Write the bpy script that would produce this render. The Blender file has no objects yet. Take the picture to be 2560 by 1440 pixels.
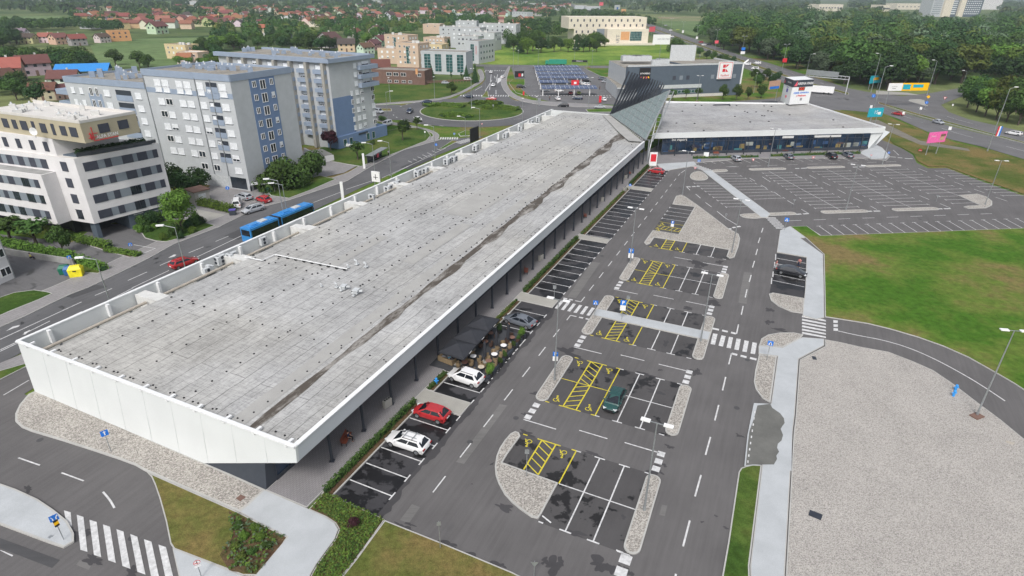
import bpy, math, random
from math import sin, cos, pi, radians
from mathutils import Vector, Matrix
from mathutils.geometry import tessellate_polygon
random.seed(7)
sc = bpy.context.scene
col = sc.collection
# ---------------------------------------------------------------- camera
F, PITCH, ROLL, HC = 1492.12, 0.462887, 0.010366, 41.93
cam_d = bpy.data.cameras.new('camera'); cam = bpy.data.objects.new('camera', cam_d); col.objects.link(cam)
cam_d.sensor_width = 36; cam_d.lens = F/2560*36; cam_d.clip_start = 0.5; cam_d.clip_end = 12000
cam.matrix_world = Matrix.Translation((0, 0, HC)) @ Matrix.Rotation(pi/2-PITCH, 4, 'X') @ Matrix.Rotation(ROLL, 4, 'Z')
sc.camera = cam
# ---------------------------------------------------------------- sky and sun (bright overcast, sun behind left)
w = bpy.data.worlds.new('World'); sc.world = w; w.use_nodes = True
SUN_EL, SUN_AZ = radians(50), radians(194)      # azimuth measured clockwise from +Y
nt = w.node_tree; nt.nodes.clear()
o_ = nt.nodes.new('ShaderNodeOutputWorld'); b_ = nt.nodes.new('ShaderNodeBackground'); s_ = nt.nodes.new('ShaderNodeTexSky')
s_.sky_type = 'NISHITA'; s_.sun_disc = False; s_.sun_elevation = SUN_EL; s_.sun_rotation = SUN_AZ
s_.dust_density = 4; s_.air_density = 1.0; s_.ozone_density = 1.5
hs = nt.nodes.new('ShaderNodeHueSaturation'); hs.inputs['Saturation'].default_value = 0.42
nt.links.new(s_.outputs[0], hs.inputs['Color']); nt.links.new(hs.outputs[0], b_.inputs[0]); nt.links.new(b_.outputs[0], o_.inputs[0])
b_.inputs[1].default_value = 0.13
sd = bpy.data.lights.new('sun', 'SUN'); sd.energy = 1.5; sd.angle = radians(14); sd.color = (1, .975, .935)
sun = bpy.data.objects.new('sun', sd); col.objects.link(sun)
sv = Vector((sin(SUN_AZ)*cos(SUN_EL), cos(SUN_AZ)*cos(SUN_EL), sin(SUN_EL)))
sun.rotation_euler = sv.to_track_quat('Z', 'Y').to_euler()
sc.view_settings.view_transform = 'Standard'; sc.view_settings.look = 'None'
sc.view_settings.exposure = 0.42; sc.view_settings.gamma = 1
# ---------------------------------------------------------------- geometry helpers
_R = cam.matrix_world.to_3x3()
def G(px, py, z=0.0):
    """world point at height z seen at photo pixel px,py (2560x1440)"""
    d = _R @ Vector(((px-1280)/F, -(py-720)/F, -1)); t = (z-HC)/d.z
    return Vector((d.x*t, d.y*t, z))
def HT(b, t):
    """height of a vertical thing standing at pixel b whose top is at pixel t"""
    A = G(*b); d = _R @ Vector(((t[0]-1280)/F, -(t[1]-720)/F, -1))
    return HC + d.z*(math.hypot(A.x, A.y)/math.hypot(d.x, d.y))
def t(c, r, pts): return [(640*c+x/4, 360*r+y/4) for x, y in pts]
UA = radians(65.466); U = Vector((cos(UA), sin(UA), 0)); V = Vector((U.y, -U.x, 0)); O = G(982.8, 1241.3)
def uv(u, v, z=0.0): p = O+U*u+V*v; return Vector((p.x, p.y, z))
def lerp(a, b, k): return a+(b-a)*k
def chaikin(p, n=2, closed=True):
    for _ in range(n):
        q = []; m = len(p)
        for i in range(m if closed else m-1):
            a, b = Vector(p[i]), Vector(p[(i+1) % m]); q += [a*.75+b*.25, a*.25+b*.75]
        if not closed: q = [Vector(p[0])]+q+[Vector(p[-1])]
        p = q
    return p
def area(p): return sum(p[i][0]*p[(i+1) % len(p)][1]-p[(i+1) % len(p)][0]*p[i][1] for i in range(len(p)))/2
def inset(p, d):
    p = [Vector((a[0], a[1], 0)) for a in p]
    if area(p) < 0: p = p[::-1]
    out = []; m = len(p)
    for i in range(m):
        a, b, c = p[i-1], p[i], p[(i+1) % m]
        e, f = (b-a), (c-b)
        if e.length < 1e-5 or f.length < 1e-5: out.append(b); continue
        e.normalize(); f.normalize(); n1, n2 = Vector((-e.y, e.x, 0)), Vector((-f.y, f.x, 0))
        k = n1+n2
        if k.length < .3: k = n1
        k = k/max(k.dot(n1), .4); out.append(b+k*d)
    return out
class MB:
    def __init__(s): s.v, s.f, s.m = [], [], []
    def poly(s, pts, m=0):
        n = len(s.v); s.v += [Vector(p) if len(p) == 3 else Vector((p[0], p[1], 0)) for p in pts]
        s.f.append(list(range(n, n+len(pts)))); s.m.append(m)
    def prism(s, pts, z0, z1, m=0, mt=None, bottom=False):
        pts = [(p[0], p[1]) for p in pts]
        if area(pts) < 0: pts = pts[::-1]
        mt = m if mt is None else mt; k = len(pts)
        s.poly([(x, y, z1) for x, y in pts], mt)
        if bottom: s.poly([(x, y, z0) for x, y in pts[::-1]], m)
        for i in range(k):
            a, b = pts[i], pts[(i+1) % k]; s.poly([(a[0], a[1], z0), (b[0], b[1], z0), (b[0], b[1], z1), (a[0], a[1], z1)], m)
    def box(s, c, d, rot=0.0, m=0, mt=None, tilt=None):
        hx, hy, hz = d[0]/2, d[1]/2, d[2]/2
        M = Matrix.Translation(c) @ Matrix.Rotation(rot, 4, 'Z')
        if tilt: M = M @ Matrix.Rotation(tilt[0], 4, 'X') @ Matrix.Rotation(tilt[1], 4, 'Y')
        P = [M @ Vector((x*hx, y*hy, z*hz)) for z in (-1, 1) for x, y in ((-1, -1), (1, -1), (1, 1), (-1, 1))]
        n = len(s.v); s.v += P
        for i, f in enumerate(((3, 2, 1, 0), (4, 5, 6, 7), (0, 1, 5, 4), (1, 2, 6, 5), (2, 3, 7, 6), (3, 0, 4, 7))):
            s.f.append([n+j for j in f]); s.m.append(mt if (i == 1 and mt is not None) else m)
    def bar(s, p, q, wd, h, m=0):
        """box beam from p to q, wd wide, h high, centred"""
        p, q = Vector(p), Vector(q); d = (q-p); L = d.length; d.normalize()
        up = Vector((0, 0, 1)) if abs(d.z) < .95 else Vector((0, 1, 0))
        x = d.cross(up).normalized()*wd/2; y = x.normalized().cross(d)*h/2
        P = [a+sx*x+sy*y for a in (p, q) for sx, sy in ((-1, -1), (1, -1), (1, 1), (-1, 1))]
        n = len(s.v); s.v += P
        for f in ((3, 2, 1, 0), (4, 5, 6, 7), (0, 1, 5, 4), (1, 2, 6, 5), (2, 3, 7, 6), (3, 0, 4, 7)): s.f.append([n+j for j in f]); s.m.append(m)
    def tube(s, p, q, r, r2=None, n=8, m=0, cap=True):
        p, q = Vector(p), Vector(q); r2 = r if r2 is None else r2; d = (q-p).normalized()
        a = d.cross(Vector((0, 0, 1)) if abs(d.z) < .9 else Vector((1, 0, 0))).normalized(); b = d.cross(a)
        k = len(s.v)
        for c, R_ in ((p, r), (q, r2)): s.v += [c+(a*cos(2*pi*i/n)+b*sin(2*pi*i/n))*R_ for i in range(n)]
        for i in range(n): s.f.append([k+i, k+(i+1) % n, k+n+(i+1) % n, k+n+i]); s.m.append(m)
        if cap: s.f.append([k+i for i in range(n)][::-1]); s.f.append([k+n+i for i in range(n)]); s.m += [m, m]
    def line(s, a, b, wd, z=None, m=0):
        """flat painted line on the ground"""
        a, b = Vector(a), Vector(b); z = a.z if z is None else z; d = (b-a); d.z = 0; d.normalize(); k = Vector((-d.y, d.x, 0))*wd/2
        s.poly([(p.x, p.y, z) for p in (a-k, b-k, b+k, a+k)], m)
    def sphere(s, c, r, m=0, n=8, sz=1.0):
        k = len(s.v); rings = n//2
        for i in range(1, rings):
            th = pi*i/rings; s.v += [Vector(c)+Vector((r*sin(th)*cos(2*pi*j/n), r*sin(th)*sin(2*pi*j/n), r*sz*cos(th))) for j in range(n)]
        s.v += [Vector(c)+Vector((0, 0, r*sz)), Vector(c)-Vector((0, 0, r*sz))]; T, B = len(s.v)-2, len(s.v)-1
        for i in range(rings-2):
            for j in range(n): s.f.append([k+i*n+j, k+(i+1)*n+j, k+(i+1)*n+(j+1) % n, k+i*n+(j+1) % n]); s.m.append(m)
        for j in range(n):
            s.f.append([T, k+j, k+(j+1) % n]); s.f.append([B, k+(rings-2)*n+(j+1) % n, k+(rings-2)*n+j]); s.m += [m, m]
    def build(s, name, mats, parent=None, loc=None, smooth=False):
        me = bpy.data.meshes.new(name); off = Vector((0, 0, 0)) if parent is None else WL.get(parent.name, Vector((0, 0, 0)))
        if loc is not None and parent is None: off = Vector(loc)
        me.from_pydata([tuple(Vector(p)-off) for p in s.v], [], s.f); me.update()
        for m_ in (mats if isinstance(mats, (list, tuple)) else [mats]): me.materials.append(m_)
        me.polygons.foreach_set('material_index', s.m)
        if smooth: me.polygons.foreach_set('use_smooth', [True]*len(s.f))
        ob = bpy.data.objects.new(name, me); col.objects.link(ob)
        if parent is not None: ob.parent = parent; WL[ob.name] = off
        else: ob.location = off; WL[ob.name] = off
        return ob
WL = {}
def tag(ob, label=None, cat=None, group=None, kind=None):
    for k, v_ in (('label', label), ('category', cat), ('group', group), ('kind', kind)):
        if v_: ob[k] = v_
    return ob
def thing(name, label, cat, loc=(0, 0, 0), group=None):
    ob = bpy.data.objects.new(name, None); col.objects.link(ob); ob.location = loc; ob.empty_display_size = .5; WL[ob.name] = Vector(loc)
    return tag(ob, label, cat, group)
def struct(ob): ob['kind'] = 'structure'; return ob
KIDS = {}
def kids(ob):
    if ob.name not in KIDS: KIDS[ob.name] = [c for c in col.objects if c.parent == ob]
    return KIDS[ob.name]
def copy_tree(ob, parent=None, color=None):
    c = ob.copy(); col.objects.link(c); c.parent = parent
    if color: c.color = color
    for ch in kids(ob): copy_tree(ch, c, color)
    return c
used = set()
def place(proto, loc, rz=0.0, label=None, sc_=1.0, group=None, color=None, cat=None):
    """first call moves the prototype itself, later calls copy it"""
    if proto.name not in used:
        for a in list(proto.children) if False else []: pass
        kids(proto)
        for k in kids(proto): kids(k)
        used.add(proto.name); c = proto
        if color:
            for k in [proto]+kids(proto)+[g for k in kids(proto) for g in kids(k)]: k.color = color
    else: c = copy_tree(proto, None, color)
    c.location = loc; c.rotation_euler = (0, 0, rz); c.scale = (sc_,)*3 if not isinstance(sc_, tuple) else sc_
    if label: c['label'] = label
    if group: c['group'] = group
    if cat: c['category'] = cat
    return c
def text_mb(body, size, M, mb, m=0, bold=0.0):
    """lettering as mesh faces, laid in the plane of matrix M (x right, y up), centred"""
    cu = bpy.data.curves.new('txt', 'FONT'); cu.body = body; cu.size = size; cu.align_x = 'CENTER'; cu.align_y = 'CENTER'; cu.resolution_u = 2; cu.offset = bold
    to = bpy.data.objects.new('txt', cu); col.objects.link(to); dg = bpy.context.evaluated_depsgraph_get()
    me = bpy.data.meshes.new_from_object(to.evaluated_get(dg))
    n = len(mb.v); mb.v += [M @ v_.co for v_ in me.vertices]
    for p in me.polygons: mb.f.append([n+i for i in p.vertices]); mb.m.append(m)
    bpy.data.objects.remove(to); bpy.data.curves.remove(cu); bpy.data.meshes.remove(me)
def plane_M(origin, right, up):
    r = Vector(right).normalized(); u_ = Vector(up).normalized(); n = r.cross(u_).normalized(); u_ = n.cross(r)
    M = Matrix((r, u_, n)).transposed().to_4x4(); M.translation = origin; return M
# ---------------------------------------------------------------- materials
def newmat(name):
    m = bpy.data.materials.new(name); m.use_nodes = True; nt = m.node_tree; nt.nodes.clear()
    o = nt.nodes.new('ShaderNodeOutputMaterial'); b = nt.nodes.new('ShaderNodeBsdfPrincipled'); nt.links.new(b.outputs[0], o.inputs[0])
    return m, nt, b
def N(nt, typ, **kw):
    n = nt.nodes.new(typ)
    for k, v_ in kw.items():
        if k in n.inputs: n.inputs[k].default_value = v_
        else: setattr(n, k, v_)
    return n
def ramp(nt, fac, stops):
    r = nt.nodes.new('ShaderNodeValToRGB'); e = r.color_ramp.elements
    while len(e) < len(stops): e.new(.5)
    for i, (p, c) in enumerate(stops): e[i].position = p; e[i].color = (*c, 1) if len(c) == 3 else c
    nt.links.new(fac, r.inputs[0]); return r.outputs[0]
def mix(nt, fac, a, b, mode='MIX'):
    n = nt.nodes.new('ShaderNodeMix'); n.data_type = 'RGBA'; n.blend_type = mode
    for s_, v_ in ((0, fac), (6, a), (7, b)):
        if hasattr(v_, 'is_linked'): nt.links.new(v_, n.inputs[s_])
        else: n.inputs[s_].default_value = v_ if s_ == 0 else (*v_, 1)
    return n.outputs[2]
def wpos(nt, rot=0.0, sc_=(1, 1, 1), obj=False):
    if obj: g = nt.nodes.new('ShaderNodeTexCoord').outputs['Object']
    else: g = nt.nodes.new('ShaderNodeNewGeometry').outputs['Position']
    mp = nt.nodes.new('ShaderNodeMapping'); mp.vector_type = 'TEXTURE'; mp.inputs['Rotation'].default_value[2] = -rot; mp.inputs['Scale'].default_value = tuple(1/x for x in sc_)
    nt.links.new(g, mp.inputs[0]); return mp.outputs[0]
def noise(nt, vec, scale, detail=4, rough=.55):
    n = N(nt, 'ShaderNodeTexNoise', Scale=scale, Detail=detail, Roughness=rough); nt.links.new(vec, n.inputs['Vector']); return n.outputs[0]
def C(r, g, b): # sRGB 0-255 -> linear
    f = lambda c: ((c/255+.055)/1.055)**2.4 if c > 10 else c/255/12.92
    return (f(r), f(g), f(b))
def flat(name, c, rough=.7, metal=0.0, spec=.4, vary=.12, scale=2.0, obj=True):
    m, nt, b = newmat(name); v_ = wpos(nt, obj=obj)
    n = noise(nt, v_, scale, 3); lo = tuple(x*(1-vary) for x in c); hi = tuple(min(1, x*(1+vary)) for x in c)
    nt.links.new(ramp(nt, n, [(.3, lo), (.7, hi)]), b.inputs['Base Color'])
    b.inputs['Roughness'].default_value = rough; b.inputs['Metallic'].default_value = metal; b.inputs['Specular IOR Level'].default_value = spec
    return m
def emis(name, c, s=1.0):
    m, nt, b = newmat(name); b.inputs['Base Color'].default_value = (*c, 1); b.inputs['Emission Color'].default_value = (*c, 1); b.inputs['Emission Strength'].default_value = s; return m
def asphalt(name, c, streak=.18, rot=0.0, wet=None, fine=25):
    m, nt, b = newmat(name); v_ = wpos(nt)
    n1 = noise(nt, v_, .12, 5, .6); n2 = noise(nt, v_, fine, 2, .8)
    st = wpos(nt, rot, (.12, 2.2, 1)); n3 = noise(nt, st, 1.0, 4, .6)
    c0 = tuple(x*.78 for x in c); c1 = tuple(x*1.25 for x in c)
    base = ramp(nt, n1, [(.3, c0), (.72, c1)])
    base = mix(nt, streak*2.2, base, ramp(nt, n3, [(.3, c0), (.7, c1)]))
    base = mix(nt, .5, base, ramp(nt, n2, [(.3, (.35,)*3), (.7, (.68,)*3)]), 'OVERLAY')
    b.inputs['Roughness'].default_value = .85; b.inputs['Specular IOR Level'].default_value = .25
    if wet is not None:
        n4 = noise(nt, v_, .45, 6, .62); n5 = noise(nt, v_, .07, 2); ad = N(nt, 'ShaderNodeMath', operation='ADD'); nt.links.new(n4, ad.inputs[0])
        sb = N(nt, 'ShaderNodeMath', operation='MULTIPLY'); nt.links.new(n5, sb.inputs[0]); sb.inputs[1].default_value = .6; nt.links.new(sb.outputs[0], ad.inputs[1])
        k = ramp(nt, ad.outputs[0], [(.5+.38-wet, (0, 0, 0)), (.52+.39-wet, (1, 1, 1))])
        base = mix(nt, k, base, tuple(x*.3 for x in c))
        rr = ramp(nt, k, [(0, (.85,)*3), (1, (.3,)*3)]); nt.links.new(rr, b.inputs['Roughness'])
    nt.links.new(base, b.inputs['Base Color']); return m
def pebbles(name, a, bb, scale=6, big=.15):
    m, nt, b = newmat(name); v_ = wpos(nt); vo = N(nt, 'ShaderNodeTexVoronoi', Scale=scale); nt.links.new(v_, vo.inputs['Vector'])
    sp = nt.nodes.new('ShaderNodeSeparateColor'); nt.links.new(vo.outputs['Color'], sp.inputs[0])
    base = ramp(nt, sp.outputs[0], [(0, tuple(x*.5 for x in a)), (.35, a), (1, bb)])
    n1 = noise(nt, v_, .25, 4); base = mix(nt, big*4, base, ramp(nt, n1, [(.3, tuple(x*.8 for x in a)), (.7, bb)]))
    nt.links.new(base, b.inputs['Base Color']); b.inputs['Roughness'].default_value = .9
    bp = N(nt, 'ShaderNodeBump', Strength=.6, Distance=.08); nt.links.new(vo.outputs['Distance'], bp.inputs['Height']); nt.links.new(bp.outputs[0], b.inputs['Normal'])
    return m
def grass(name, cols, s1=.06, s2=1.4, bump=.5):
    """cols: three patch colours"""
    m, nt, b = newmat(name); v_ = wpos(nt)
    n1 = noise(nt, v_, s1, 6, .62); n2 = noise(nt, v_, s2, 5, .7); n3 = noise(nt, v_, 9, 2, .8)
    base = ramp(nt, n1, [(.40, cols[0]), (.5, cols[1]), (.6, cols[2])])
    base = mix(nt, .55, base, ramp(nt, n2, [(.35, (.28,)*3), (.65, (.7,)*3)]), 'OVERLAY')
    base = mix(nt, .45, base, ramp(nt, n3, [(.3, (.2,)*3), (.7, (.78,)*3)]), 'OVERLAY')
    nt.links.new(base, b.inputs['Base Color']); b.inputs['Roughness'].default_value = 1; b.inputs['Specular IOR Level'].default_value = .1
    bp = N(nt, 'ShaderNodeBump', Strength=bump, Distance=.15); nt.links.new(n2, bp.inputs['Height']); nt.links.new(bp.outputs[0], b.inputs['Normal'])
    return m
def concrete(name, c, vary=.12, rot=UA, joint=0.0):
    m, nt, b = newmat(name); v_ = wpos(nt, -rot); n1 = noise(nt, v_, .35, 6, .65); n2 = noise(nt, v_, 14, 2)
    base = ramp(nt, n1, [(.3, tuple(x*(1-vary) for x in c)), (.7, tuple(x*(1+vary*.6) for x in c))])
    base = mix(nt, .25, base, ramp(nt, n2, [(.3, (.35,)*3), (.7, (.65,)*3)]), 'OVERLAY')
    if joint:
        br = N(nt, 'ShaderNodeTexBrick', Scale=1.0); br.inputs['Brick Width'].default_value = joint; br.inputs['Row Height'].default_value = joint/2; br.inputs['Mortar Size'].default_value = .03
        br.inputs['Color1'].default_value = (.52,)*3+(1,); br.inputs['Color2'].default_value = (.44,)*3+(1,); br.inputs['Mortar'].default_value = (.25,)*3+(1,)
        nt.links.new(v_, br.inputs['Vector']); base = mix(nt, .5, base, br.outputs['Color'], 'OVERLAY')
    nt.links.new(base, b.inputs['Base Color']); b.inputs['Roughness'].default_value = .85; return m
def leafmat(name, c1, c2, objcol=False):
    m, nt, b = newmat(name); v_ = wpos(nt, obj=True); n = noise(nt, v_, 1.1, 3, .7)
    oi = nt.nodes.new('ShaderNodeObjectInfo'); base = ramp(nt, n, [(.3, c1), (.7, c2)])
    hsv = N(nt, 'ShaderNodeHueSaturation'); mr = N(nt, 'ShaderNodeMapRange'); mr.inputs['To Min'].default_value = .485; mr.inputs['To Max'].default_value = .515
    nt.links.new(oi.outputs['Random'], mr.inputs[0]); nt.links.new(mr.outputs[0], hsv.inputs['Hue'])
    m2 = N(nt, 'ShaderNodeMath', operation='MULTIPLY_ADD'); nt.links.new(oi.outputs['Random'], m2.inputs[0]); m2.inputs[1].default_value = .6; m2.inputs[2].default_value = .7
    nt.links.new(m2.outputs[0], hsv.inputs['Value']); nt.links.new(base, hsv.inputs['Color'])
    out = hsv.outputs[0]
    if objcol: out = mix(nt, 1.0, out, oi.outputs['Color'], 'MULTIPLY')
    nt.links.new(out, b.inputs['Base Color']); b.inputs['Roughness'].default_value = .9; b.inputs['Specular IOR Level'].default_value = .12
    return m
def paintmat(name, rough=.25, spec=.6, coat=.6, walls=False):
    """colour comes from the object's own colour"""
    m, nt, b = newmat(name); oi = nt.nodes.new('ShaderNodeObjectInfo'); cc = oi.outputs['Color']
    v_ = wpos(nt, obj=True); n = noise(nt, v_, .8 if walls else 3, 4); cc = mix(nt, .35, cc, ramp(nt, n, [(.3, (.4,)*3), (.7, (.6,)*3)]), 'OVERLAY')
    nt.links.new(cc, b.inputs['Base Color']); b.inputs['Roughness'].default_value = rough; b.inputs['Specular IOR Level'].default_value = spec
    b.inputs['Coat Weight'].default_value = coat; return m
K = {}
K['asph'] = asphalt('asphalt_lot', (.115, .110, .110), rot=-UA, wet=-.13)
K['asph_road'] = asphalt('asphalt_street', (.108, .108, .112), rot=-radians(66), wet=-.08)
K['asph_old'] = asphalt('asphalt_main_road', (.135, .133, .136), rot=radians(30), wet=-.07)
K['asph_dark'] = asphalt('asphalt_bays', (.048, .047, .051), streak=.1, rot=-UA, wet=.10)
K['asph_bay2'] = asphalt('asphalt_middle_bays', (.075, .072, .073), streak=.1, rot=-UA, wet=.012)
K['asph_bay3'] = asphalt('asphalt_far_bays', (.09, .088, .09), streak=.2, rot=-UA)
K['gravel'] = pebbles('gravel_field', (.345, .325, .30), (.52, .49, .455), 15, .05)
K['cobble'] = pebbles('river_pebbles', (.27, .25, .225), (.54, .51, .465), 10, .05)
K['grass'] = grass('lawn_grass', (C(116, 104, 68), C(92, 110, 48), C(66, 100, 32)), .055, 1.0)
K['grass_dry'] = grass('dry_grass', (C(116, 102, 64), C(98, 98, 54), C(76, 90, 40)), .09, 1.8)
K['grass_green'] = grass('green_grass', (C(88, 98, 50), C(74, 94, 42), C(58, 82, 34)), .09)
K['grass_bright'] = grass('meadow', (C(126, 144, 66), C(106, 132, 56), C(82, 114, 46)), .02, .3)
K['field'] = grass('fields', (C(112, 120, 78), C(84, 100, 60), C(60, 80, 46)), .006, .05)
K['soil'] = grass('planting_soil', (C(84, 66, 52), C(96, 80, 60), C(74, 72, 44)), .3, 3)
K['conc'] = concrete('pale_concrete', (.42, .44, .455), .12)
K['conc_warm'] = concrete('old_concrete', (.34, .33, .30))
K['kerb'] = concrete('kerb_concrete', (.42, .415, .395))
K['paver'] = concrete('grey_pavers', (.24, .23, .235), joint=.4)
K['sidewalk'] = concrete('sidewalk_pavers', (.26, .25, .25), joint=1.2)
K['white'] = flat('white_paint', (.55, .55, .55), .7, vary=.22, scale=2.5, obj=False)
K['yellow'] = flat('yellow_paint', (.56, .47, .035), .7, vary=.15, obj=False)
K['conc_wet'] = concrete('wet_concrete', (.135, .135, .125), .3)
def each(name, mat, root, fs):
    for f in fs: m_ = MB(); f(m_); m_.build(name, mat, root)
# ================================================================ GROUND
def P2(pts): return [G(*p) for p in pts]
def sheet(name, pts, mat, z=0.0, world=False):
    mb = MB(); q = pts if world else P2(pts); q = [(p[0], p[1]) for p in q]
    if area(q) < 0: q = q[::-1]
    tri = tessellate_polygon([[Vector((x, y, 0)) for x, y in q]])
    for a in tri:
        if area([q[i] for i in a]) < 0: a = a[::-1]
        mb.poly([(*q[i], z) for i in a])
    return struct(mb.build(name, K[mat] if isinstance(mat, str) else mat))
def bed(name, pts, mat, h=.12, kw=.16, world=False, smooth=0, top=None, z0=-.1):
    """raised bed or island with a kerb round it"""
    q = pts if world else P2(pts)
    if smooth: q = chaikin(q, smooth)
    mb = MB()
    if kw:
        mb.prism(q, z0, h, 1); i_ = inset(q, kw); mb.poly([(p.x, p.y, h+.006) for p in i_], 0); 
    else: mb.prism(q, z0, h, 0)
    return struct(mb.build(name, [K[mat], K['kerb']]))
def pill(a, b, r, n=8):
    d = (b-a); L = math.atan2(d.y, d.x); out = []
    for i in range(n+1): th = L-pi/2+pi*i/n; out.append(b+Vector((cos(th), sin(th), 0))*r)
    for i in range(n+1): th = L+pi/2+pi*i/n; out.append(a+Vector((cos(th), sin(th), 0))*r)
    return out
mb = MB(); mb.poly([(-9000, -400, -.14), (9000, -400, -.14), (9000, 9500, -.14), (-9000, 9500, -.14)]); struct(mb.build('ground', K['field']))
# --- near left / street side
sheet('grass_verge', [(-700, 860), (0, 560), (420, 470), (640, 400), (930, 255), (1200, 200), (1340, 150), (1960, 140), (2330, 330), (2800, 420), (2800, 1700), (-900, 1700)], 'grass', -.08)
lot = [(829, 1240), (943, 1288), (962, 1300), (1100, 1355), (1280, 1430), (1420, 1500), (1500, 1640), (2800, 1640), (2800, 520), (2650, 524), (2560, 490), (2445, 450), (2367, 420), (2320, 421), (2292, 407), (2282, 387), (2257, 372), (2232, 361), (2205, 350), (2100, 345), (1660, 350), (1618, 380)]
L_ = P2(lot)+[uv(128, -5), uv(-2.7, -5)]
sheet('parking_lot', L_, 'asph', 0, True)
sheet('side_road', [(-400, 1080), (-200, 900), (0, 912), (57, 884), (100, 960), (60, 985), (500, 1150), (460, 1420), (640, 1700), (-900, 1700)], 'asph', -.012)
street_L = [(-600, 1100), (-150, 885), (0, 819), (62, 792), (137, 755), (180, 735), (220, 720), (300, 682), (375, 645), (437, 610), (550, 567), (640, 522), (725, 500), (870, 452), (927, 417), (1010, 375), (1100, 350)]
street_R = [(1209, 340), (1183, 354), (1040, 408), (972, 438), (892, 474)]
sr = P2(street_R)+[G(57, 880)+(G(892, 474)-G(57, 880))*k for k in (.75, .5, .25, 0)]+[G(-150, 985), G(-600, 1200)]
sheet('main_street', P2(street_L)+sr, 'asph_road', 0, True)
RC = Vector((-16.2, 236.9, 0)); ring = [RC+Vector((cos(a), sin(a), 0))*30.5 for a in [2*pi*i/64 for i in range(64)]]
sheet('roundabout_road', ring, 'asph_road', .004, True)
bed('roundabout_island', [RC+Vector((cos(a), sin(a), 0))*20.0 for a in [2*pi*i/64 for i in range(64)]], 'grass_green', .14, .35, True)
sheet('north_arm_road', [(1120, 262), (1148, 240), (1180, 226), (1205, 210), (1215, 196), (1211, 176), (1209, 165), (1275, 165), (1271, 180), (1262, 200), (1258, 210), (1262, 228), (1276, 245), (1310, 262)], 'asph_road', .008)
sheet('cross_street', [(1190, 166), (1640, 172), (1640, 166), (1190, 161)], 'asph_old', .012)
sheet('west_arm_road', [(880, 268), (927, 263), (1000, 262), (1040, 300), (960, 300), (931, 296), (880, 296)], 'asph_road', .012)
sheet('east_arm_road', [(1300, 262), (1346, 261), (1397, 264), (1487, 268), (1700, 262), (1940, 246), (2040, 205), (2110, 232), (2100, 284), (2032, 268), (1950, 262), (1700, 284), (1380, 290), (1290, 300)], 'asph_old', .012)
sheet('supermarket_parking_lot', [(1278, 168), (1400, 166), (1470, 168), (1530, 196), (1552, 226), (1600, 236), (1640, 255), (1640, 262), (1540, 262), (1380, 255), (1330, 243), (1300, 226), (1290, 205)], 'asph_old', .0)
# highway
sheet('highway_near_carriageway', [(1655, 88), (1722, 108), (1830, 158), (1920, 194), (2000, 222), (2082, 272), (2207, 283), (2245, 297), (2320, 330), (2382, 350), (2452, 366), (2560, 398), (2760, 470), (2760, 420), (2560, 360), (2395, 320), (2295, 293), (2195, 261), (2125, 238), (2012, 208), (1920, 180), (1780, 128), (1650, 80), (1560, 52), (1500, 30), (1430, 12), (1420, 14), (1490, 34)], 'asph_old', .016)
sheet('highway_far_carriageway', [(1420, 8), (1500, 24), (1560, 43), (1640, 64), (1740, 98), (1855, 140), (1920, 157), (2007, 185), (2127, 222), (2182, 232), (2257, 240), (2330, 232), (2402, 220), (2480, 216), (2480, 236), (2402, 242), (2352, 262), (2372, 280), (2420, 298), (2495, 315), (2560, 329), (2760, 376), (2760, 410), (2560, 355), (2295, 284), (2195, 255), (2125, 233), (2012, 203), (1920, 172), (1780, 122), (1650, 76), (1560, 47), (1500, 28), (1416, 10)], 'asph_old', .020)
sheet('junction_road', [(2012, 196), (2127, 226), (2210, 246), (2214, 262), (2200, 283), (2082, 273), (2030, 262), (1985, 215)], 'asph_old', .030)
bed('highway_median', [(2196, 256), (2295, 285), (2560, 356), (2760, 412), (2760, 419), (2560, 359.5), (2295, 290), (2196, 260)], 'grass_dry', .2, .25)
bed('highway_median_north', [(1560, 47.5), (1650, 77), (1780, 123), (1920, 173), (2012, 204), (2122, 233), (2122, 238), (2012, 208), (1920, 179), (1780, 127), (1650, 80), (1560, 51)], 'grass_dry', .2, .25)
bed('traffic_island', [(2262, 250), (2310, 248), (2312, 262), (2322, 266), (2300, 262)], 'conc_warm', .15, .2, smooth=1)
sheet('corner_pavement', [(2190, 236), (2300, 238), (2270, 232), (2190, 226)], 'conc_warm', .04)
sheet('dry_grass_bank', [(2082, 275), (2207, 286), (2320, 334), (2382, 355), (2450, 370), (2560, 400), (2760, 478), (2800, 560), (2650, 519), (2560, 486), (2445, 446), (2367, 417), (2322, 417), (2294, 403), (2284, 384), (2232, 358), (2205, 330), (2100, 285)], 'grass_dry', .05)
K['dirt'] = concrete('trodden_dirt', (.17, .155, .13), .25)
sheet('dirt_path', [(2180, 300), (2195, 300), (2240, 322), (2300, 352), (2420, 372), (2425, 378), (2300, 362), (2235, 335), (2175, 308)], 'dirt', .06)
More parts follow.
